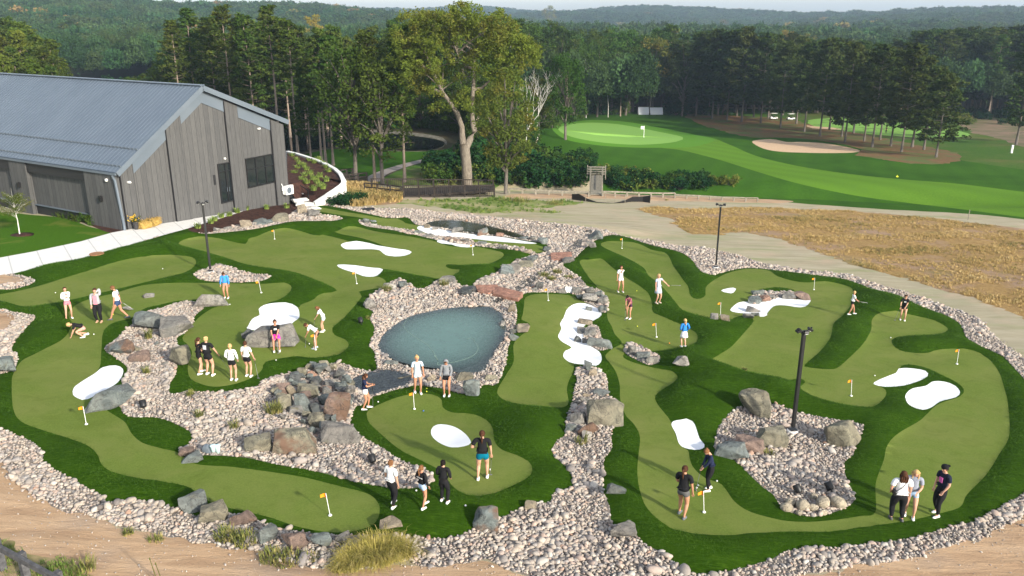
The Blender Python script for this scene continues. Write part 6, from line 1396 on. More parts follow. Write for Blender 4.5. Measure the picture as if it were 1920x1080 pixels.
for x, y, c, w_ in [(305,504,'w','alone on the top left green'),(104,549,'w','left on the top left green'),(580,645,'w','by the bending player in white'),(1194,546,'y','beyond the player in maroon'),(1195,612,'y','left of the flag by the white skirt'),(1255,644,'o','near the feet of the girl in white skirt'),(794,771,'b','on the front green near its flag'),(800,735,'y','between the two people at the pond'),(800,729,'y','upper one between the two people at the pond'),(709,754,'w','by the girl with the phone'),(781,933,'w','behind the girl in denim shorts'),(919,882,'w','right of the woman in teal shorts'),(1309,911,'w','upper one between the two lower right players'),(1306,915,'w','lower one between the two lower right players'),(1670,634,'w','on the far right green'),(1640,706,'w','beside the upper right sand patch'),(212,589,'y','at the feet of the striding man'),(431,571,'w','below the person in bright blue'),(176,627,'w','by the crouching player'),(1344,905,'w','on turf right of the navy hoodie'),(518,679,'w','on dark turf left of the rock pile'),(873,962,'w','on dark turf near the tilted boulder')]:
    p = GP(x, y); m = MB(); m.lathe([(.001, 0), (.02, .006), (.03, .022), (.03, .035), (.02, .05), (.001, .056)], n=10); o = m.build('golf_ball', BALLC[c], smooth=True); o.location = p; tag(o, f'{BW[c]} golf ball {w_}', 'golf ball', 'golf balls lying on the course')
# spotlights set in stones and turf
for x, y, l in [(678, 614, 'black spotlight with a white lens on the turf left of the pond'), (270, 766, 'dark spotlight in the gravel right of the big left slab'), (700, 868, 'dark spotlight in the gravel above the person in white and black'), (1558, 921, 'right dark spotlight above the round stones'), (1499, 927, 'left dark spotlight above the round stones')]:
    p = GP(x, y); t = empty('spotlight', p, .8, l, 'spotlight', 'ground spotlights'); m = MB(); m.lathe([(.001, 0), (.10, .0), (.12, .04), (.13, .26), (.12, .28), (.10, .27)], n=14); m.tube([(0, 0, -.12), (0, 0, .02)], .02, 6)
    o = m.build('housing', BLK, t, smooth=True); o.rotation_euler = (-.7, .2, 0); o.location = (0, 0, .1)
    m = MB(); m.lathe([(.001, .262), (.10, .262)][::-1], n=14); g = m.build('lens', WHT if x == 678 else DARK, o)
m = MB(); m.box((0, 0, .2), (.42, .03, .36), M=Matrix.Rotation(-.5, 3, 'X')); m.tube([(0, .02, -.1), (0, .02, .2)], .02, 6); o = m.build('information_plate', WHT); o.location = GP(1066, 549); tag(o, 'blank white tilted plate on the rocks by the stream', 'sign')
for i, (x, y, l, mt_) in enumerate([(388, 849, 'grey bag left of two pale cups on gravel', 'g'), (401, 850, 'left pale blue cup on the gravel', 'w'), (409, 850, 'right pale blue cup on the gravel', 'w')]):
    p = GP(x, y); m = MB()
    if mt_ == 'g': vs, fs = rock_mesh(900, .3, .22, .3, rnd=.5, npts=40); o = mesh_obj('bag', vs, fs, TRIM)
    else: m.lathe([(.07, 0), (.10, .26), (.105, .28), (.001, .28)], n=14); m.lathe([(.11, .265), (.11, .29), (.05, .31), (.001, .31)], n=14); o = m.build('cup', new_mat('cup_blue%d' % i, (.55, .72, .72), .5)[0], smooth=True)
    o.location = p + [0, 0, .03]; tag(o, l, 'cup' if mt_ == 'w' else 'bag')
for x, y, w_, l in [(690, 394, 26, 'black crumpled tarp lying on the seeded soil'), (1104, 435, 14, 'black object on the dark rocks at the top of the stream')]:
    p = GP(x, y); k = mpp(p); vs, fs = rock_mesh(int(x), w_ * k, w_ * k * .5, .28, rnd=.4, npts=20); o = mesh_obj('tarp', vs, fs, BLK); o.location = p; tag(o, l, 'tarp')
# ------------------------------------------------------------------ fences, bridges, golf ground things
OLDW = noisy('weathered_wood', (.17, .155, .12), (.29, .265, .215), 3, bs=.4, obj=True)
GRYW = noisy('grey_rail_wood', (.06, .06, .065), (.12, .12, .125), 6, bs=.5, obj=True, aniso=(1, 1, 1))
DRKW = noisy('dark_railing', (.025, .02, .018), (.05, .042, .036), 3, bs=.2, obj=True)
rail3('railing', P(757, 371), P(927, 369), 1.25, 6, [1, .1], .07, DRKW, 'near dark picket railing of the boardwalk', 'railing', pick=.22, sag=1)
rail3('railing', P(697, 356), P(925, 358), 1.25, 8, [1, .1], .07, DRKW, 'far dark picket railing of the boardwalk', 'railing', pick=.22, sag=1)
rail3('railing', P(684, 361), P(757, 371), 1.1, 3, [1, .6], .08, DRKW, 'dark railing curving left from the boardwalk', 'railing', sag=1)
rail3('rail_fence', P(640, 346), P(688, 341), 1.2, 3, [1, .6, .25], .10, DRKW, 'front dark rail fence by the cart path', 'fence', sag=1)
rail3('rail_fence', P(640, 336), P(662, 333), 1.2, 2, [1, .6, .25], .10, DRKW, 'rear dark rail fence by the cart path', 'fence', sag=1)
a, b_, c_, d_ = P(757, 369), P(927, 367), P(925, 360), P(697, 358)
m = MB(); zz = max(a[2], b_[2], c_[2], d_[2]) + .05
m.add([(q[0], q[1], zz + e) for e in (0, -.2) for q in (a, b_, c_, d_)], [(0, 1, 2, 3), (7, 6, 5, 4), (0, 4, 5, 1), (1, 5, 6, 2), (2, 6, 7, 3), (3, 7, 4, 0)]); o = m.build('boardwalk', DRKW); tag(o, 'dark plank boardwalk between its two railings', 'boardwalk')
rail3('rail_fence', P(955, 362), P(1104, 369), .5, 6, [1], .11, OLDW, 'pale log rail left of the footbridge', 'fence', sag=1, postr=.2)
rail3('rail_fence', P(1130, 368), P(1265, 371), .5, 6, [1], .11, OLDW, 'pale log rail right of the footbridge', 'fence', sag=1, postr=.2)
rail3('rail_fence', P(1265, 372), P(1420, 378), .42, 7, [1], .07, OLDW, 'low grey log rail trailing off to the right', 'fence', sag=1, postr=.16)
# footbridge with stairs
a = P(1117, 367); a = np.array([a[0], a[1], a[2] + .12]); BLn = float(np.hypot(*(onplane(1117, 329, a[2]) - a)[:2]))
fb = empty('footbridge', a, -math.atan2(a[0], a[1]), 'pale wooden footbridge with stairs climbing to the golf green', 'footbridge')
m = MB(); nb = 44
for i in range(nb): m.box((0, BLn * (i + .5) / nb, 0), (1.25, BLn / nb * .9, .08))
m.build('deck', OLDW, fb)
for s in (-.72, .72):
    m = MB(); m.beam((s, 2, 1.0), (s, BLn, 1.0), .09, .12); m.beam((s, 2, .55), (s, BLn, .55), .05, .12)
    for i in range(8): y = 2 + (BLn - 2) * i / 7; m.beam((s, y, -1.2), (s, y, 1.02), .12, .12)
    m.build('handrail', OLDW, fb)
m = MB()
for s in (-.6, .6): m.beam((s, 0, -.2), (s, BLn, -.2), .15, .3)
m.build('beam', OLDW, fb)
gz0 = float(G(a[0], a[1] + BLn + 4)) - a[2]
for i in range(4):
    m = MB(); m.box((0, BLn + .3 + i * .5, .16 + i * .20), (2.1, .30, .09)); m.box((0, BLn + .47 + i * .5, .04 + i * .20), (2.0, .04, .10)); m.build('stair', OLDW, fb)
m = MB()
for s in (-1.15, 1.15): m.beam((s, BLn, -.4), (s, BLn + 2.6, .75), .10, .25)
m.build('stringer', OLDW, fb)
# silt fence
m = MB(); pr = [(1072, 374, .6), (1085, 376, .75), (1100, 378, .35), (1120, 380, .08), (1150, 381, .05), (1170, 380, .25), (1185, 378, .55), (1205, 378, .6), (1219, 380, .85)]
for (x0, y0, h0), (x1, y1, h1) in zip(pr[:-1], pr[1:]):
    p0, p1 = GP(x0, y0), GP(x1, y1); m.add([tuple(p0 - [0, 0, .1]), tuple(p1 - [0, 0, .1]), tuple(p1 + [0, -.1, h1]), tuple(p0 + [0, -.1, h0])] + [tuple(p0 + [0, .06, -.1]), tuple(p1 + [0, .06, -.1]), tuple(p1 + [0, -.04, h1]), tuple(p0 + [0, -.04, h0])], [(0, 1, 2, 3), (5, 4, 7, 6), (3, 2, 6, 7)])
o = m.build('silt_fence', BLK); tag(o, 'sagging black fabric fence in front of the footbridge', 'fence')
for i, x in enumerate([1098, 1135, 1153, 1172, 1219]):
    p = GP(x, 380); m = MB(); m.beam((0, 0, -.1), (0, 0, .9), .05, .05); m.box((0, 0, .9), (.06, .06, .03)); o = m.build('stake', OLDW); o.location = p; tag(o, 'thin wooden stake along the sagging black fabric fence', 'stake', 'stakes of the fabric fence')
# rail fence at the lower left
gz = float(P(20, 1078)[2]); f0, f1 = onplane(-40, 1006, gz + .95), onplane(130, 1098, gz + .95)
t = empty('rail_fence', (f0[0], f0[1], gz), 0, 'dark grey timber rail fence cut by the lower left corner', 'fence')
m = MB(); dd = Vector(f1 - f0); m.beam((0, 0, .95), tuple(Vector((dd.x, dd.y, .95))), .10, .16); m.build('rail', GRYW, t, bevel=.01)
for f in (.12, .41, .80):
    m = MB(); m.box((dd.x * f + .08, dd.y * f + .16, .42), (.17, .17, 1.02), rz=math.atan2(dd.y, dd.x)); m.build('post', GRYW, t, bevel=.01)
# far away: shelters, carts, markers
for x0, x1, y, hm, l in [(1197, 1216, 215, 2.2, 'left patterned pale tarp shelter under the trees behind the knoll'), (1219, 1242, 215, 2.1, 'right white tent shelter under the trees behind the knoll')]:
    a, b_ = P(x0, y), P(x1, y); w_ = b_[0] - a[0]; t = empty('shelter_tent', ((a[0] + b_[0]) / 2, a[1], float(G(a[0], a[1]))), 0, l, 'tent')
    m = MB(); m.add([(-w_ / 2, 0, .5), (w_ / 2, 0, .5), (w_ / 2, 1.2, hm), (-w_ / 2, 1.2, hm), (w_ / 2, 2.6, .5), (-w_ / 2, 2.6, .5), (w_ / 2, 2.6, 0), (-w_ / 2, 2.6, 0), (-w_ / 2, 0, 0), (w_ / 2, 0, 0)], [(0, 1, 2, 3), (3, 2, 4, 5), (5, 4, 6, 7), (8, 9, 1, 0)]); m.build('canopy', new_mat('tent_fabric', (.62, .66, .72), .6)[0], t)
    m = MB(); [m.tube([(s * w_ / 2, yy, 0), (s * w_ / 2, yy, hm if yy == 1.2 else .5)], .06, 5) for s in (-1, 1) for yy in (0, 1.2, 2.6)]; m.build('frame', BLK, t)
def cart(x, y, l):
    p = GP(x, y); t = empty('golf_cart', p, 0.2, l, 'golf cart')
    m = MB(); m.box((0, 0, .42), (2.3, 1.15, .30)); m.box((-.85, 0, .68), (.6, 1.1, .35)); m.box((.95, 0, .62), (.35, 1.05, .35)); m.build('body', WHT, t, bevel=.05)
    m = MB(); m.box((-.15, 0, .72), (.55, 1.05, .18)); m.box((-.42, 0, 1.0), (.12, 1.05, .5)); m.build('seat', DARK, t)
    m = MB(); m.box((0, 0, 1.85), (1.9, 1.15, .07)); m.build('roof', WHT, t)
    m = MB(); [m.tube([(sx, sy, .6), (sx * .9, sy, 1.84)], .03, 5) for sx in (-.85, .85) for sy in (-.5, .5)]; m.build('frame', BLK, t)
    for sx in (-.8, .8):
        for sy in (-.55, .55): m = MB(); m.lathe([(.001, -.1), (.2, -.1), (.23, -.06), (.23, .06), (.2, .1), (.001, .1)], n=14); o = m.build('wheel', BLK, t); o.rotation_euler = (math.pi / 2, 0, 0); o.location = (sx, sy, .23)
cart(1450, 224, 'left white golf cart parked under the pines'); cart(1482, 225, 'right white golf cart parked under the pines')
m = MB(); p = GP(1896, 287); m.box((0, 0, .7), (.35, .35, 1.5)); m.box((0, 0, 1.5), (.38, .38, .12)); o = m.build('marker_post', WHT, bevel=.02); o.location = p; tag(o, 'white marker post near the right edge of the picture', 'post')
m = MB(); p = GP(1682, 332); m.box((0, 0, .08), (.26, .2, .16)); m.tube([(0, 0, .16), (0, 0, .3)], .03, 6); o = m.build('tee_marker', BALLC['y']); o.location = p; tag(o, 'tiny yellow marker on the light fairway', 'marker')
m = MB(); p = GP(1815, 412); m.tube([(0, 0, 0), (0, 0, 1.0)], .035, 6); m.box((0, 0, 1.0), (.09, .09, .04)); o = m.build('stake', OLDW); o.location = p; tag(o, 'lone pale stake at the upper edge of the dry field', 'stake')
# ------------------------------------------------------------------ people
def cloth(name, c, v=.08, rough=.9):
    return noisy(name, tuple(x * (1 - v) for x in c), tuple(min(1, x * (1 + v)) for x in c), 9, rough=rough, bs=.35, bd=.02, obj=True, bscale=14)
_cm = {}
def cmat(c):
    if c not in _cm: _cm[c] = cloth('cloth_%d' % len(_cm), c)
    return _cm[c]
SKIN = noisy('skin', (.50, .27, .18), (.56, .32, .22), 6, rough=.55, bs=0, spec=.3, obj=True)
SKINT = noisy('tanned_skin', (.42, .20, .12), (.47, .24, .15), 6, rough=.55, bs=0, spec=.3, obj=True)
HAIR = {'brown': cloth('brown_hair', (.060, .026, .014), .4), 'dark': cloth('dark_hair', (.014, .010, .009), .4), 'blond': cloth('blond_hair', (.52, .34, .15), .25), 'red': cloth('auburn_hair', (.17, .08, .035), .3)}
EYE = new_mat('eye', (.02, .015, .01), .3)[0]; LIP = new_mat('lips', (.45, .13, .12), .5)[0]
def skin_obj(name, V_, E_, rads, mat, parent, root=0, sub=2):
    bm = bmesh.new(); ly = bm.verts.layers.skin.verify(); vs = [bm.verts.new(v) for v in V_]
    for e in E_: bm.edges.new((vs[e[0]], vs[e[1]]))
    for i, v in enumerate(vs):
        r = rads[i]; r = r if hasattr(r, '__len__') else (r, r); v[ly].radius = r; v[ly].use_root = (i == root)
    me = bpy.data.meshes.new(name); bm.to_mesh(me); bm.free(); me.materials.append(mat)
    o = bpy.data.objects.new(name, me); COL.objects.link(o); o.parent = parent
    s = o.modifiers.new('skin', 'SKIN'); s.use_smooth_shade = True; s.branch_smoothing = .6
    d = o.modifiers.new('round', 'SUBSURF'); d.levels = 1; d.render_levels = sub
    return o
def ik(a, c, l1, l2, bias):
    a, c, bias = Vector(a), Vector(c), Vector(bias); d = c - a; D = min(d.length, (l1 + l2) * .995); n = d.normalized(); c = a + n * D
    x = (l1 * l1 - l2 * l2 + D * D) / (2 * D); h = math.sqrt(max(0, l1 * l1 - x * x)); b = bias - n * bias.dot(n); b.normalize()
    return a + n * x + b * h, c
def ell(c, r, mat, name, parent, n=10, M=None):
    bm = bmesh.new(); bmesh.ops.create_uvsphere(bm, u_segments=n + 4, v_segments=n, radius=1); vs = [(v.co.x * r[0], v.co.y * r[1], v.co.z * r[2]) for v in bm.verts]
    if M is not None: vs = [tuple(M @ Vector(v)) for v in vs]
    vs = [(v[0] + c[0], v[1] + c[1], v[2] + c[2]) for v in vs]; fs = [[v.index for v in f.verts] for f in bm.faces]; bm.free(); return vs, fs
PTR = noisy('putter_steel', (.35, .35, .36), (.5, .5, .5), 5, rough=.3, metal=0 if 0 else None, bs=0) if False else new_mat('putter_steel', (.22, .22, .23), .45, .6)[0]
def person(px, py, top, head, label, shirt=(.8, .8, .8), sleeve=.5, bottom='shorts', bc=(.02, .02, .02), hair='brown', hs='pony', shoes=(.82, .82, .82), lean=0.0, hp=0.0, look=0.0,
           L=None, R=None, fl=None, fr=None, hip=.90, build=1.0, putter=None, sk=None, longtop=0, group='people playing and watching on the course', seat=None, scale=None, extra=None, hood=False, cap=None, ground=True):
    p = GP(px, py); sc = scale or min(1.13, max(.86, height_px(p, top) / 1.66)); SM = sk or SKIN
    if seat is not None: p = np.array(seat, float)
    t = empty('person', p, -R_(head), label, 'person', group, sc); t.scale = (sc * 1.0, sc * 1.0, sc)
    th = lean; up = Vector((0, math.sin(th), math.cos(th))); fw = Vector((0, math.cos(th), -math.sin(th))); pel = Vector((0, 0, hip))
    if lean > .25 and hip > .6: pel.y -= .16 * math.sin(th) * 1.2
    w = build; wa = pel + up * .16; ch = pel + up * .34; sh = pel + up * .47; nk = pel + up * .535
    hu = Vector((0, math.sin(th + hp), math.cos(th + hp))); hf = Vector((math.sin(look) * .9, math.cos(th + hp) * math.cos(look), -math.sin(th + hp))).normalized()
    hc = nk + hu * .125 + hf * .015
    SL, SR = sh + Vector((-.165 * w, 0, -.01)), sh + Vector((.165 * w, 0, -.01)); HL, HR = pel + Vector((-.088 * w, 0, -.04)), pel + Vector((.088 * w, 0, -.04))
    L = L or (-.24, .04, hip - .12); R = R or (.24, .04, hip - .12); fl = fl or (-.10, .02, .07); fr = fr or (.11, -.01, .07)
    EL, WL = ik(SL, L, .27, .235, (-.5, -.7, -.25)); ER, WR_ = ik(SR, R, .27, .235, (.5, -.7, -.25))
    kb = (0, 1, .1); KL, AL = ik(HL, fl, .415, .41, (-.12, 1, 0) if hip < .6 else (-.05, 1, 0)); KR, AR = ik(HR, fr, .415, .41, (.12, 1, 0) if hip < .6 else (.05, 1, 0))
    V_ = [pel, wa, ch, sh, nk, nk + hu * .05, hc - hu * .04 + hf * .01, hc + hu * .035, hc + hu * .085]
    r_ = [(.125 * w, .095 * w), (.105 * w, .080 * w), (.125 * w, .09 * w), (.09, .07), .050, .048, (.068, .078), (.076, .088), (.050, .056)]
    E_ = [(i, i + 1) for i in range(8)]
    def chain(at, pts, rr):
        k = at
        for q, r in zip(pts, rr): V_.append(Vector(q)); r_.append(r); E_.append((k, len(V_) - 1)); k = len(V_) - 1
        return k
    for S, E, W, sgn in ((SL, EL, WL, -1), (SR, ER, WR_, 1)):
        k = chain(3, [S, S.lerp(E, .5), E, E.lerp(W, .4), W], [.052 * w, .046 * w, .038, .037, .026])
        d = (W - E).normalized(); side = d.cross(Vector((0, 1, .01))).normalized() * sgn; nrm = d.cross(side).normalized()
        kp = chain(k, [W + d * .05], [(.036, .018)])
        for j, (o_, ln) in enumerate([(-.027, .075), (-.009, .086), (.009, .082), (.027, .064)]):
            chain(kp, [W + d * .085 + side * o_, W + d * (.085 + ln * .5) + side * o_ * 1.15 + nrm * .010, W + d * (.085 + ln * .85) + side * o_ * 1.1 + nrm * .032], [.0095, .0088, .0072])
        chain(k, [W + d * .035 - side * .038, W + d * .075 - side * .052 + nrm * .01], [.011, .008])
    for Hh, K, A in ((HL, KL, AL), (HR, KR, AR)):
        chain(0, [Hh, Hh.lerp(K, .45), K, K.lerp(A, .32), K.lerp(A, .75), A, A + Vector((0, .10, -.035))], [.088 * w, .078 * w, .052 * w, .052 * w, .036, .033, .03])
    body = skin_obj('body', V_, E_, r_, SM, t)
    # clothes
    e = 1.16
    Vs = [pel + up * (.055 if bottom == 'pants' or sleeve > .8 else .085) if not longtop else pel - Vector((0, 0, longtop)), pel + up * (.13 if not longtop else .06), wa + up * .03, ch, sh, nk - up * .01]; rs = [(.150 * w, .125 * w) if not longtop else (.165 * w, .14 * w), (.145 * w, .115 * w), (.128 * w, .102 * w), (.142 * w, .108 * w), (.105, .082), .058]
    Es = [(i, i + 1) for i in range(5)]
    for S, E, W in ((SL, EL, WL), (SR, ER, WR_)):
        b0 = 4
        pts_ = [(S, .066 * w), (S.lerp(E, .5), .060 * w)]
        if sleeve > .4: pts_.append((S.lerp(E, .72), .060 * w))
        if sleeve > .8: pts_ += [(E, .052), (E.lerp(W, .5), .047), (E.lerp(W, .93), .036)]
        if sleeve < .2: pts_ = pts_[:1]
        for q, r in pts_: Vs.append(q); rs.append(r); Es.append((b0, len(Vs) - 1)); b0 = len(Vs) - 1
    skin_obj('shirt', Vs, Es, rs, cmat(shirt), t, root=2)
    if bottom in ('shorts', 'pants'):
        Vb = [pel + up * .17, pel - up * .0]; rb = [(.116 * w, .092 * w), (.150 * w, .126 * w)]; Eb = [(0, 1)]
        for Hh, K, A in ((HL, KL, AL), (HR, KR, AR)):
            pts_ = [(Hh - Vector((0, 0, .03)), .112 * w), (Hh.lerp(K, .82 if hip < .3 else .46 if bottom == 'shorts' else .42), .104 * w)]
            if bottom == 'pants': pts_ += [(K, .068 * w), (K.lerp(A, .5), .062 * w), (K.lerp(A, .95), .050)]
            b0 = 1
            for q, r in pts_: Vb.append(q); rb.append(r); Eb.append((b0, len(Vb) - 1)); b0 = len(Vb) - 1
        skin_obj(bottom if bottom == 'shorts' else 'trousers', Vb, Eb, rb, cmat(bc), t, root=1)
    elif bottom == 'skirt':
        m = MB(); k = 20; rings = [(.115, .10, .06), (.15, .13, -.05), (.185, .165, -.20), (.205, .18, -.30)]
        vs = [(pel.x + a * w * math.cos(j * 2 * math.pi / k) * (1 + .05 * math.sin(j * 2.5)), pel.y + b * w * math.sin(j * 2 * math.pi / k) * (1 + .05 * math.cos(j * 2.5)), pel.z + z) for a, b, z in rings for j in range(k)]
        m.add(vs, [(i * k + j, i * k + (j + 1) % k, (i + 1) * k + (j + 1) % k, (i + 1) * k + j) for i in range(3) for j in range(k)]); o = m.build('skirt', cmat(bc), t, smooth=True); so_ = o.modifiers.new('thick', 'SOLIDIFY'); so_.thickness = .006
    for A in (AL, AR):
        m = MB(); z0 = A.z - .07; vs = []; prof_ = [(-.075, .030, .060), (-.05, .040, .085), (0, .042, .085), (.05, .044, .066), (.12, .046, .048), (.165, .034, .036), (.185, .012, .025)]
        for y, w_, h in prof_:
            for (cx__, cz) in ((-1, 0), (-1.02, .45), (-.6, 1), (.6, 1), (1.02, .45), (1, 0)): vs.append((A.x + cx__ * w_, A.y + y, z0 + cz * h + .0))
        f = [(i * 6 + j, i * 6 + (j + 1) % 6, (i + 1) * 6 + (j + 1) % 6, (i + 1) * 6 + j) for i in range(6) for j in range(6)] + [(5, 4, 3, 2, 1, 0), (36, 37, 38, 39, 40, 41)]
        m.add(vs, f); m.build('shoe', cmat(shoes), t, smooth=True)
    # head
    Mh = Matrix((hf.cross(hu).normalized(), hf, hu)).transposed(); back = -hf
    m = MB()
    def hp_(x, y, z): return hc + Mh @ Vector((x, y, z))
    for s in (-.031, .031): m.add(*ell(hp_(s, .076, .012), (.011, .007, .007), None, '', None, 6, Mh))
    m.build('eyes', EYE, t); m = MB(); m.add(*ell(hp_(0, .086, -.015), (.010, .016, .018), None, '', None, 6, Mh)); [m.add(*ell(hp_(s, .0, -.005), (.010, .018, .026), None, '', None, 6, Mh)) for s in (-.078, .078)]; m.build('nose_and_ears', SM, t, smooth=True)
    m = MB(); m.add(*ell(hp_(0, .078, -.052), (.022, .008, .007), None, '', None, 6, Mh)); m.build('mouth', LIP, t)
    HM = HAIR[hair]; m = MB()
    v, f = ell(hc, (.092, .104, .108), None, '', None, 14, Mh)
    cut = []
    for q in v:
        l = Mh.transposed() @ (Vector(q) - hc)
        if l.y > .03 and l.z < .045: l.y = .03 + (l.y - .03) * .12; l.x *= .93
        if l.z < -.06: l.z = -.06 - (-.06 - l.z) * .3
        l += Vector((noise.noise(l * 40), noise.noise(l * 40 + Vector((5, 0, 0))), noise.noise(l * 30))) * .007
        cut.append(hc + Mh @ (l + Vector((0, -.014, .012))))
    m.add(cut, f)
    dn = Vector((0, 0, -1))
    if hs == 'pony':
        b0 = hp_(0, -.10, .03); m.tube([b0, b0 + back * .045 + dn * .02, b0 + back * .055 + dn * .11, b0 + back * .03 + dn * .22, b0 + back * .02 + dn * .30], [.022, .034, .034, .026, .008], 8)
    if hs == 'bun': m.add(*ell(hp_(0, -.09, .075), (.045, .045, .045), None, '', None, 8))
    if hs == 'curly':
        for k in range(16): a = k * 2.4; m.add(*ell(hp_(.06 * math.cos(a), -.03 + .06 * math.sin(a), .02 + .075 * math.cos(k * 1.3)), (.035, .035, .035), None, '', None, 6))
    if hs == 'long':
        for s in (-.05, -.018, .018, .05): b0 = hp_(s * 1.2, -.055, .02); m.tube([b0, hp_(s * 1.7, -.095, -.06), hp_(s * 1.6, -.10, -.06) + dn * .12 - Vector((0, 0, .0)), hp_(s * 1.3, -.085, -.06) + dn * .22], [.03, .042, .04, .014], 7)
        for s in (-1, 1): m.tube([hp_(s * .07, .0, .03), hp_(s * .088, .012, -.05), hp_(s * .08, .03, -.06) + dn * .12], [.025, .03, .012], 6)
    m.build('hair', HM, t, smooth=True)
    if hood:
        v, f = ell(hc, (.112, .122, .128), None, '', None, 14, Mh); out = []
        for q in v:
            l = Mh.transposed() @ (Vector(q) - hc)
            if l.y > .05: l.y = .05
            out.append(hc + Mh @ (l + Vector((0, -.012, .01))))
        m = MB(); m.add(out, f); m.build('hood', cmat(shirt), t, smooth=True)
    if cap:
        m = MB(); m.lathe([(.101, 0), (.104, .03), (.09, .075), (.05, .10), (.001, .107)], n=16); vs = [hp_(x, y - .01, z + .03) for x, y, z in m.v]; m.v = [v[:] for v in vs]
        sgn = cap; v, f = ell((0, 0, 0), (.07, .075, .008), None, '', None, 8); m.add([hp_(x, y + sgn * .12, z + .036) for x, y, z in v], f); m.build('cap', cmat((.012, .012, .014)), t, smooth=True)
    if extra: extra(t, dict(pel=pel, up=up, fw=fw, sh=sh, ch=ch, wa=wa, hc=hc, WL=WL, WR=WR_, SL=SL, SR=SR, KL=KL, KR=KR, w=w))
    if putter:
        Mw = Matrix.Translation(t.location) @ Matrix.Rotation(-R_(head), 4, 'Z') @ Matrix.Scale(sc, 4)
        hnd, hd, lb = putter; h0 = Mw @ (Vector(WR_ if hnd == 'R' else WL) + Vector((0, .03, -.03))); h1 = Mw @ Vector(hd)
        if hd[2] < .2: h1.z = float(G(h1.x, h1.y)) + .02
        o_ = (h0 - h1).normalized() * .10; m = MB(); pt = empty('putter', h1, 0, lb, 'putter', 'putters in the hands of players')
        m.tube([(0, 0, 0), (h0 - h1) * .7], .008, 6); m.build('shaft', PTR, pt); m = MB(); m.tube([(h0 - h1) * .7, (h0 - h1) + o_], [.012, .014], 6); m.build('grip', BLK, pt); m = MB(); m.box((0, 0, 0), (.11, .035, .03), rz=-R_(head)); m.build('club_head', PTR, pt, bevel=.006)
    return t
R_ = math.radians
def printed(col, x0=-.06, x1=.06, z0=.27, z1=.38, side=1, name='print'):
    def f(t, d):
        m = MB(); y = .112 * d['w'] * side; c = d['pel']; u = d['up']; w = d['fw']; vs = [c + u * z + w * (y + side * .012) + Vector((x, 0, 0)) for z in (z0, z1) for x in (x0, x1)]
        vs += [v - w * side * .02 for v in vs]; m.add([v[:] for v in vs], [(0, 1, 3, 2), (6, 7, 5, 4), (0, 4, 5, 1), (1, 5, 7, 3), (3, 7, 6, 2), (2, 6, 4, 0)]); m.build(name, cmat(col), t)
    return f
def digits(txt, size, col, side=-1, z=.36, name='number'):
    def f(t, d):
        cu = bpy.data.curves.new(name, 'FONT'); cu.body = txt; cu.size = size; cu.align_x = 'CENTER'; cu.align_y = 'CENTER'; cu.extrude = .004; cu.materials.append(cmat(col))
        tmp = bpy.data.objects.new(name, cu); me = bpy.data.meshes.new_from_object(tmp); bpy.data.objects.remove(tmp); o = bpy.data.objects.new(name, me); COL.objects.link(o); o.parent = t
        c = d['pel'] + d['up'] * z + d['fw'] * side * (.118 * d['w']); xr = Vector((1, 0, 0)) if side < 0 else Vector((-1, 0, 0))
        M = Matrix((xr, d['up'], xr.cross(d['up']))).transposed().to_4x4(); M.translation = c; o.matrix_local = M
    return f
def phone(t, d):
    m = MB(); c = (d['WL'] + d['WR']) / 2 + Vector((0, .10, .03)); m.box(c, (.075, .012, .15), M=Matrix.Rotation(-.6, 3, 'X')); m.build('phone', BLK, t)
def bag(t, d):
    m = MB(); c = d['pel'] + Vector((-.19, -.02, .06)); m.box(c, (.10, .20, .16)); m.build('bag', BLK, t, bevel=.02)
    m = MB(); s = d['sh'] + Vector((.09, -.10, 0)); m.tube([c + Vector((.02, -.06, .08)), d['ch'] + Vector((-.03, -.14, -.05)), s, d['sh'] + Vector((.08, .02, .07)), d['ch'] + Vector((-.03, .14, -.05)), c + Vector((.02, .08, .08))], .009, 5); m.build('strap', BLK, t)
W_T, BK, NV = (.78, .78, .78), (.013, .013, .015), (.016, .022, .055)
person(131, 597, 539, 140, 'person in white long sleeves and pink shorts with hand at the chin', W_T, 1, 'shorts', (.62, .20, .24), 'brown', 'pony', L=(.0, .22, 1.33), R=(.10, .25, 1.18), lean=-.06, fr=(.2, .18, .07))
person(160, 630, 560, 235, 'person in a black tee crouching to reach the ball', BK, .5, 'shorts', (.55, .30, .26), 'blond', 'short', lean=1.15, hp=.3, hip=.50, L=(-.10, .62, .10), R=(.12, .50, .30), fl=(-.16, .10, .07), fr=(.18, -.12, .07), scale=1.0)
person(187, 603, 541, 175, 'person in a black and white jacket shading the eyes with a hand', (.36, .36, .38), 1, 'pants', BK, 'brown', 'bun', shoes=(.45, .28, .18), build=1.22, L=(-.09, .14, 1.50), R=(.2, .16, .88), extra=printed((.60, .24, .30), -.09, .09, .02, .44, 1, 'undershirt'))
person(225, 598, 533, 262, 'man in a white tee and navy shorts striding to the left', W_T, .5, 'shorts', (.035, .06, .13), 'red', 'short', shoes=(.08, .09, .10), build=1.05, lean=.08, hp=.45, hip=.86, fl=(-.1, .36, .07), fr=(.1, -.34, .10), L=(-.22, .10, .82), R=(.24, -.06, .80), sk=SKINT, extra=digits('13', .22, (.10, .12, .2)), putter=('R', (.30, -.52, .35), 'putter trailing from the hand of the striding man'))
person(425, 558, 508, 178, 'person in a bright blue jacket looking down beside the flat rock', (.05, .27, .72), 1, 'shorts', (.42, .25, .18), 'brown', 'bun', lean=.1, hp=.7, build=1.05, L=(-.25, .12, .82), R=(.25, .12, .82), sk=SKINT)
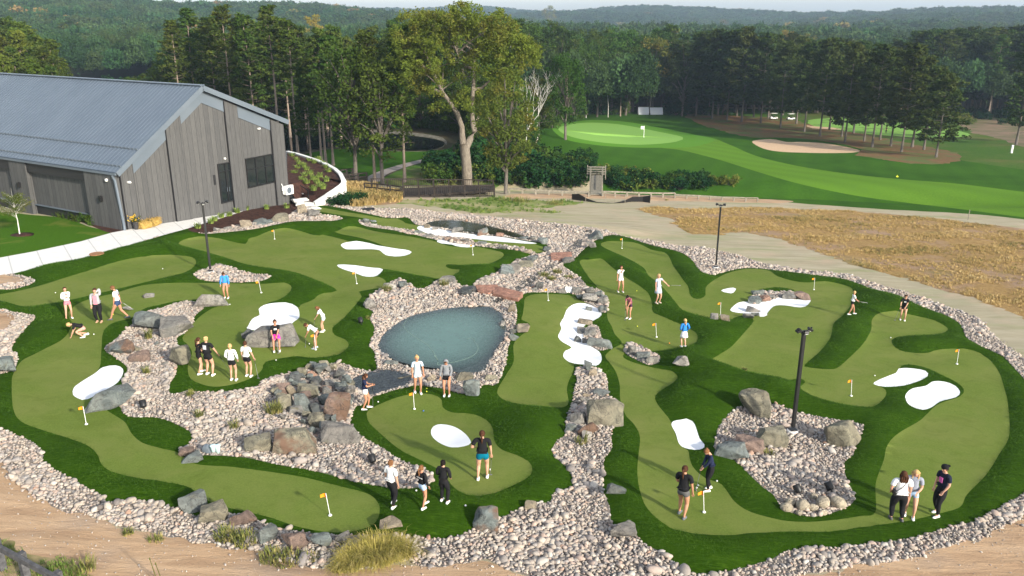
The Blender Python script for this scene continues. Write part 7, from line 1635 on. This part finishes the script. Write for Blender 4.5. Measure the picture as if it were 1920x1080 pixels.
person(376, 699, 634, 40, 'left one of the two people in black tops, long ponytail', BK, .5, 'shorts', BK, 'brown', 'pony', lean=.12, fl=(-.1, .12, .07), fr=(.14, -.16, .07), L=(-.14, .22, .92), R=(.18, .24, .98))
person(393, 703, 632, 15, 'right one of the two people in black tops, pale print on the back', BK, .5, 'shorts', BK, 'blond', 'bun', build=1.15, lean=.05, L=(-.12, .22, 1.0), R=(.34, .24, .86), fl=(-.14, .04, .07), fr=(.16, -.02, .07), extra=printed((.5, .5, .55), -.07, .07, .26, .44, -1), putter=('R', (.62, .55, .02), 'putter held out by the right one of the two in black'))
person(438, 713, 645, 0, 'person in white long sleeves and black shorts with a blond bun', W_T, 1, 'shorts', BK, 'blond', 'bun', L=(-.16, .18, .98), R=(.22, .12, .92))
person(466, 706, 640, 10, 'person in a white tee and black shorts leaning on a putter', W_T, .5, 'shorts', BK, 'brown', 'short', L=(-.24, .06, .80), R=(.28, .12, .85), putter=('R', (.42, .06, .02), 'putter at the side of the person in white tee and black shorts'))
qs = P(521, 655); su = onplane(520, 630, float(qs[2]) + .62)
person(521, 655, 594, 165, 'girl in a black tee and bright pink shorts sitting on the huge boulder', BK, .5, 'shorts', (.80, .05, .42), 'brown', 'bun', hip=.0, seat=(su[0], su[1] - .20, float(qs[2]) + .76), lean=.05, L=(-.02, .34, -.02), R=(.16, .30, .06), fl=(-.12, .50, -.56), fr=(.14, .46, -.58), scale=1.0, extra=printed((.6, .6, .6), -.07, .07, .30, .38), putter=('L', (-.05, .55, -.6), 'putter between the knees of the sitting girl'), sk=SKINT)
person(592, 653, 600, 272, 'front one of the two bending players in white, black shorts', W_T, .5, 'shorts', BK, 'brown', 'pony', lean=.95, hp=.45, L=(-.03, .42, .70), R=(.05, .44, .66), shoes=(.4, .45, .5), scale=.98, sk=SKINT, putter=('R', (.02, .52, .02), 'putter of the front bending player in white'))
person(606, 621, 571, 270, 'rear one of the two bending players in white, pale denim shorts', W_T, .5, 'shorts', (.48, .56, .62), 'red', 'long', lean=.5, hp=.35, L=(-.03, .40, .82), R=(.05, .42, .78), putter=('R', (.02, .62, .02), 'putter of the rear bending player in white'))
person(686, 766, 700, 82, 'person in a navy tee and white shorts reading a phone by the pool', NV, .5, 'shorts', W_T, 'brown', 'long', hp=.55, build=1.08, L=(-.03, .30, 1.12), R=(.06, .30, 1.10), fl=(-.12, .1, .07), fr=(.12, -.12, .07), sk=SKINT, extra=phone, putter=('L', (-.12, .30, .02), 'putter tucked beside the person with the phone'))
person(784, 736, 667, 165, 'person in an oversized pale blue tee standing below the pond', (.50, .62, .72), .6, 'shorts', (.50, .62, .72), 'blond', 'bun', longtop=.10, build=1.08, L=(-.25, .04, .86), R=(.22, .05, .86), fl=(-.10, .06, .07), fr=(.12, -.14, .07), sk=SKINT)
person(838, 744, 672, 180, 'person in a grey hooded sweatshirt standing below the pond', (.21, .22, .24), 1, 'shorts', BK, 'brown', 'short', hp=.5, hood=True, build=1.08, L=(-.16, .14, .90), R=(.25, .06, .84), sk=SKINT, lean=.05)
person(905, 899, 808, 3, 'woman in a black tee and teal shorts seen from behind', BK, .5, 'shorts', (.0, .14, .22), 'brown', 'pony', build=1.22, L=(-.26, .16, 1.02), R=(.27, .08, .84), fl=(-.14, -.04, .07), fr=(.13, .12, .07), putter=('R', (.22, .30, .02), 'putter in front of the woman in teal shorts'))
person(736, 958, 864, 35, 'person in a white tee and black trousers seen from behind', W_T, .5, 'pants', BK, 'red', 'short', build=1.15, lean=.04, L=(-.25, .05, .84), R=(.25, .06, .82), fl=(-.10, .14, .07), fr=(.12, -.10, .07))
person(794, 966, 873, 38, 'person in a cropped black jacket and pale denim shorts with ponytail', BK, 1, 'shorts', (.36, .50, .70), 'red', 'pony', lean=-.03, L=(-.18, .18, 1.02), R=(.24, .06, .90), fl=(-.08, .20, .07), fr=(.10, -.12, .07), sk=SKINT, extra=digits('ANNAMAE', .055, (.7, .7, .7), -1, .33, 'lettering'))
person(833, 958, 869, 20, 'person all in black hoodie and trousers with curly dark hair', BK, 1, 'pants', BK, 'dark', 'curly', build=1.15, lean=.03, L=(-.16, .20, .98), R=(.20, .18, .94), fl=(-.12, .06, .07), fr=(.14, -.02, .07))
person(1163, 547, 498, 170, 'person in a long white tee with one hand at the mouth', W_T, .5, 'shorts', W_T, 'brown', 'pony', longtop=.12, L=(-.02, .16, 1.38), R=(.24, .05, .82), fl=(-.14, .05, .07), fr=(.14, -.04, .07), sk=SKINT)
person(1233, 572, 514, 150, 'person in a pale blue dress holding a putter out sideways', (.40, .45, .55), .4, 'skirt', (.40, .45, .55), 'blond', 'pony', L=(-.50, .12, 1.02), R=(.20, .02, .86), lean=-.04, putter=('L', (-1.32, .22, .86), 'putter held out level by the person in the pale blue dress'), shoes=(.70, .60, .48))
person(1179, 597, 548, 215, 'person in a maroon top bending over a putt', (.30, .10, .13), .7, 'shorts', (.05, .02, .05), 'dark', 'bun', lean=.5, hp=.5, L=(-.04, .34, .80), R=(.05, .36, .76), sk=SKINT, putter=('R', (.0, .50, .02), 'putter of the person in the maroon top'))
person(1281, 656, 598, 345, 'girl in a bright blue sweater and white skirt seen from behind', (.03, .20, .55), 1, 'skirt', W_T, 'blond', 'pony', L=(-.16, .16, .98), R=(.20, .12, .96), build=1.05)
person(1595, 594, 546, 95, 'person in a white tee and black shorts walking on the far right green', W_T, .6, 'shorts', BK, 'blond', 'short', lean=.06, L=(-.10, .30, 1.0), R=(.08, .32, .98), fl=(-.1, .22, .07), fr=(.1, -.2, .07), sk=SKINT, putter=('R', (.0, .95, .85), 'putter carried level by the walking person in white'))
person(1692, 600, 552, 205, 'person in a black tee and black shorts leaning on a putter at the far right', BK, .5, 'shorts', BK, 'brown', 'short', build=1.1, lean=.1, hp=.2, L=(-.06, .26, .92), R=(.22, .30, .88), fl=(-.12, .05, .07), fr=(.12, -.05, .07), extra=printed((.6, .6, .6), -.06, .06, .30, .37), putter=('R', (.42, .40, .02), 'putter of the person in black at the far right'))
person(1278, 967, 874, 35, 'person in a black tee over black and white shorts seen from behind', BK, .7, 'shorts', (.10, .10, .10), 'brown', 'pony', build=1.2, L=(-.12, .22, 1.0), R=(.26, .08, .82), fl=(-.12, .10, .07), fr=(.12, -.12, .07), shoes=(.12, .13, .14), sk=SKINT, longtop=.04)
person(1331, 918, 838, 262, 'person in a navy hoodie and black leggings lining up a putt', NV, 1, 'pants', BK, 'red', 'bun', lean=.22, hp=.7, L=(-.03, .34, .86), R=(.05, .36, .82), build=1.0, fl=(-.10, .1, .07), fr=(.10, -.04, .07), putter=('R', (.0, .50, .02), 'putter of the person in the navy hoodie'))
person(1681, 975, 884, 8, 'person in a white tee with a black crossbody bag seen from behind', W_T, .55, 'pants', BK, 'brown', 'long', build=1.32, L=(-.26, .10, .92), R=(.28, .08, .86), fl=(-.15, .04, .07), fr=(.14, -.03, .07), shoes=(.10, .10, .10), extra=bag)
person(1704, 968, 880, 205, 'long blond haired person in a grey tie-dye tee and denim shorts', (.26, .28, .34), .6, 'shorts', (.30, .44, .62), 'blond', 'long', build=1.15, hp=.35, L=(-.12, .24, 1.0), R=(.14, .26, .98), fl=(-.12, .06, .07), fr=(.12, -.10, .07))
person(1758, 964, 872, 250, 'person in a black backwards cap and dark sports jersey', (.014, .018, .035), .6, 'pants', BK, 'dark', 'short', shoes=W_T, build=1.08, hp=.25, cap=-1, L=(-.18, .14, .90), R=(.18, .12, .88), fl=(-.12, .14, .07), fr=(.12, -.08, .07), extra=printed((.55, .12, .35), -.06, .06, .22, .38))
person(1661, 250, 236, 200, 'distant golfer in dark clothes on the second golf green', BK, .6, 'pants', BK, 'dark', 'short', shoes=BK, scale=1.05, L=(-.1, .3, .9), R=(.1, .3, .9), group=None)
# ------------------------------------------------------------------ air
hz = MB(); hz.box((0, 2300, 11), (7600, 4720, 118)); o = hz.build('haze', bpy.data.materials.new('haze_air')); tag(o, 'pale blue autumn haze', None, None, 'stuff')
hm = o.data.materials[0]; hm.use_nodes = True; nt = hm.node_tree; nt.nodes.clear(); out = N(nt, 'ShaderNodeOutputMaterial'); pv = N(nt, 'ShaderNodeVolumePrincipled')
pv.inputs['Color'].default_value = (.60, .78, 1.0, 1); pv.inputs['Density'].default_value = .00020; pv.inputs['Anisotropy'].default_value = .2
L(nt, pv.outputs[0], out.inputs['Volume'])
print('all done', round(time.time() - T00, 1), len(bpy.data.objects))
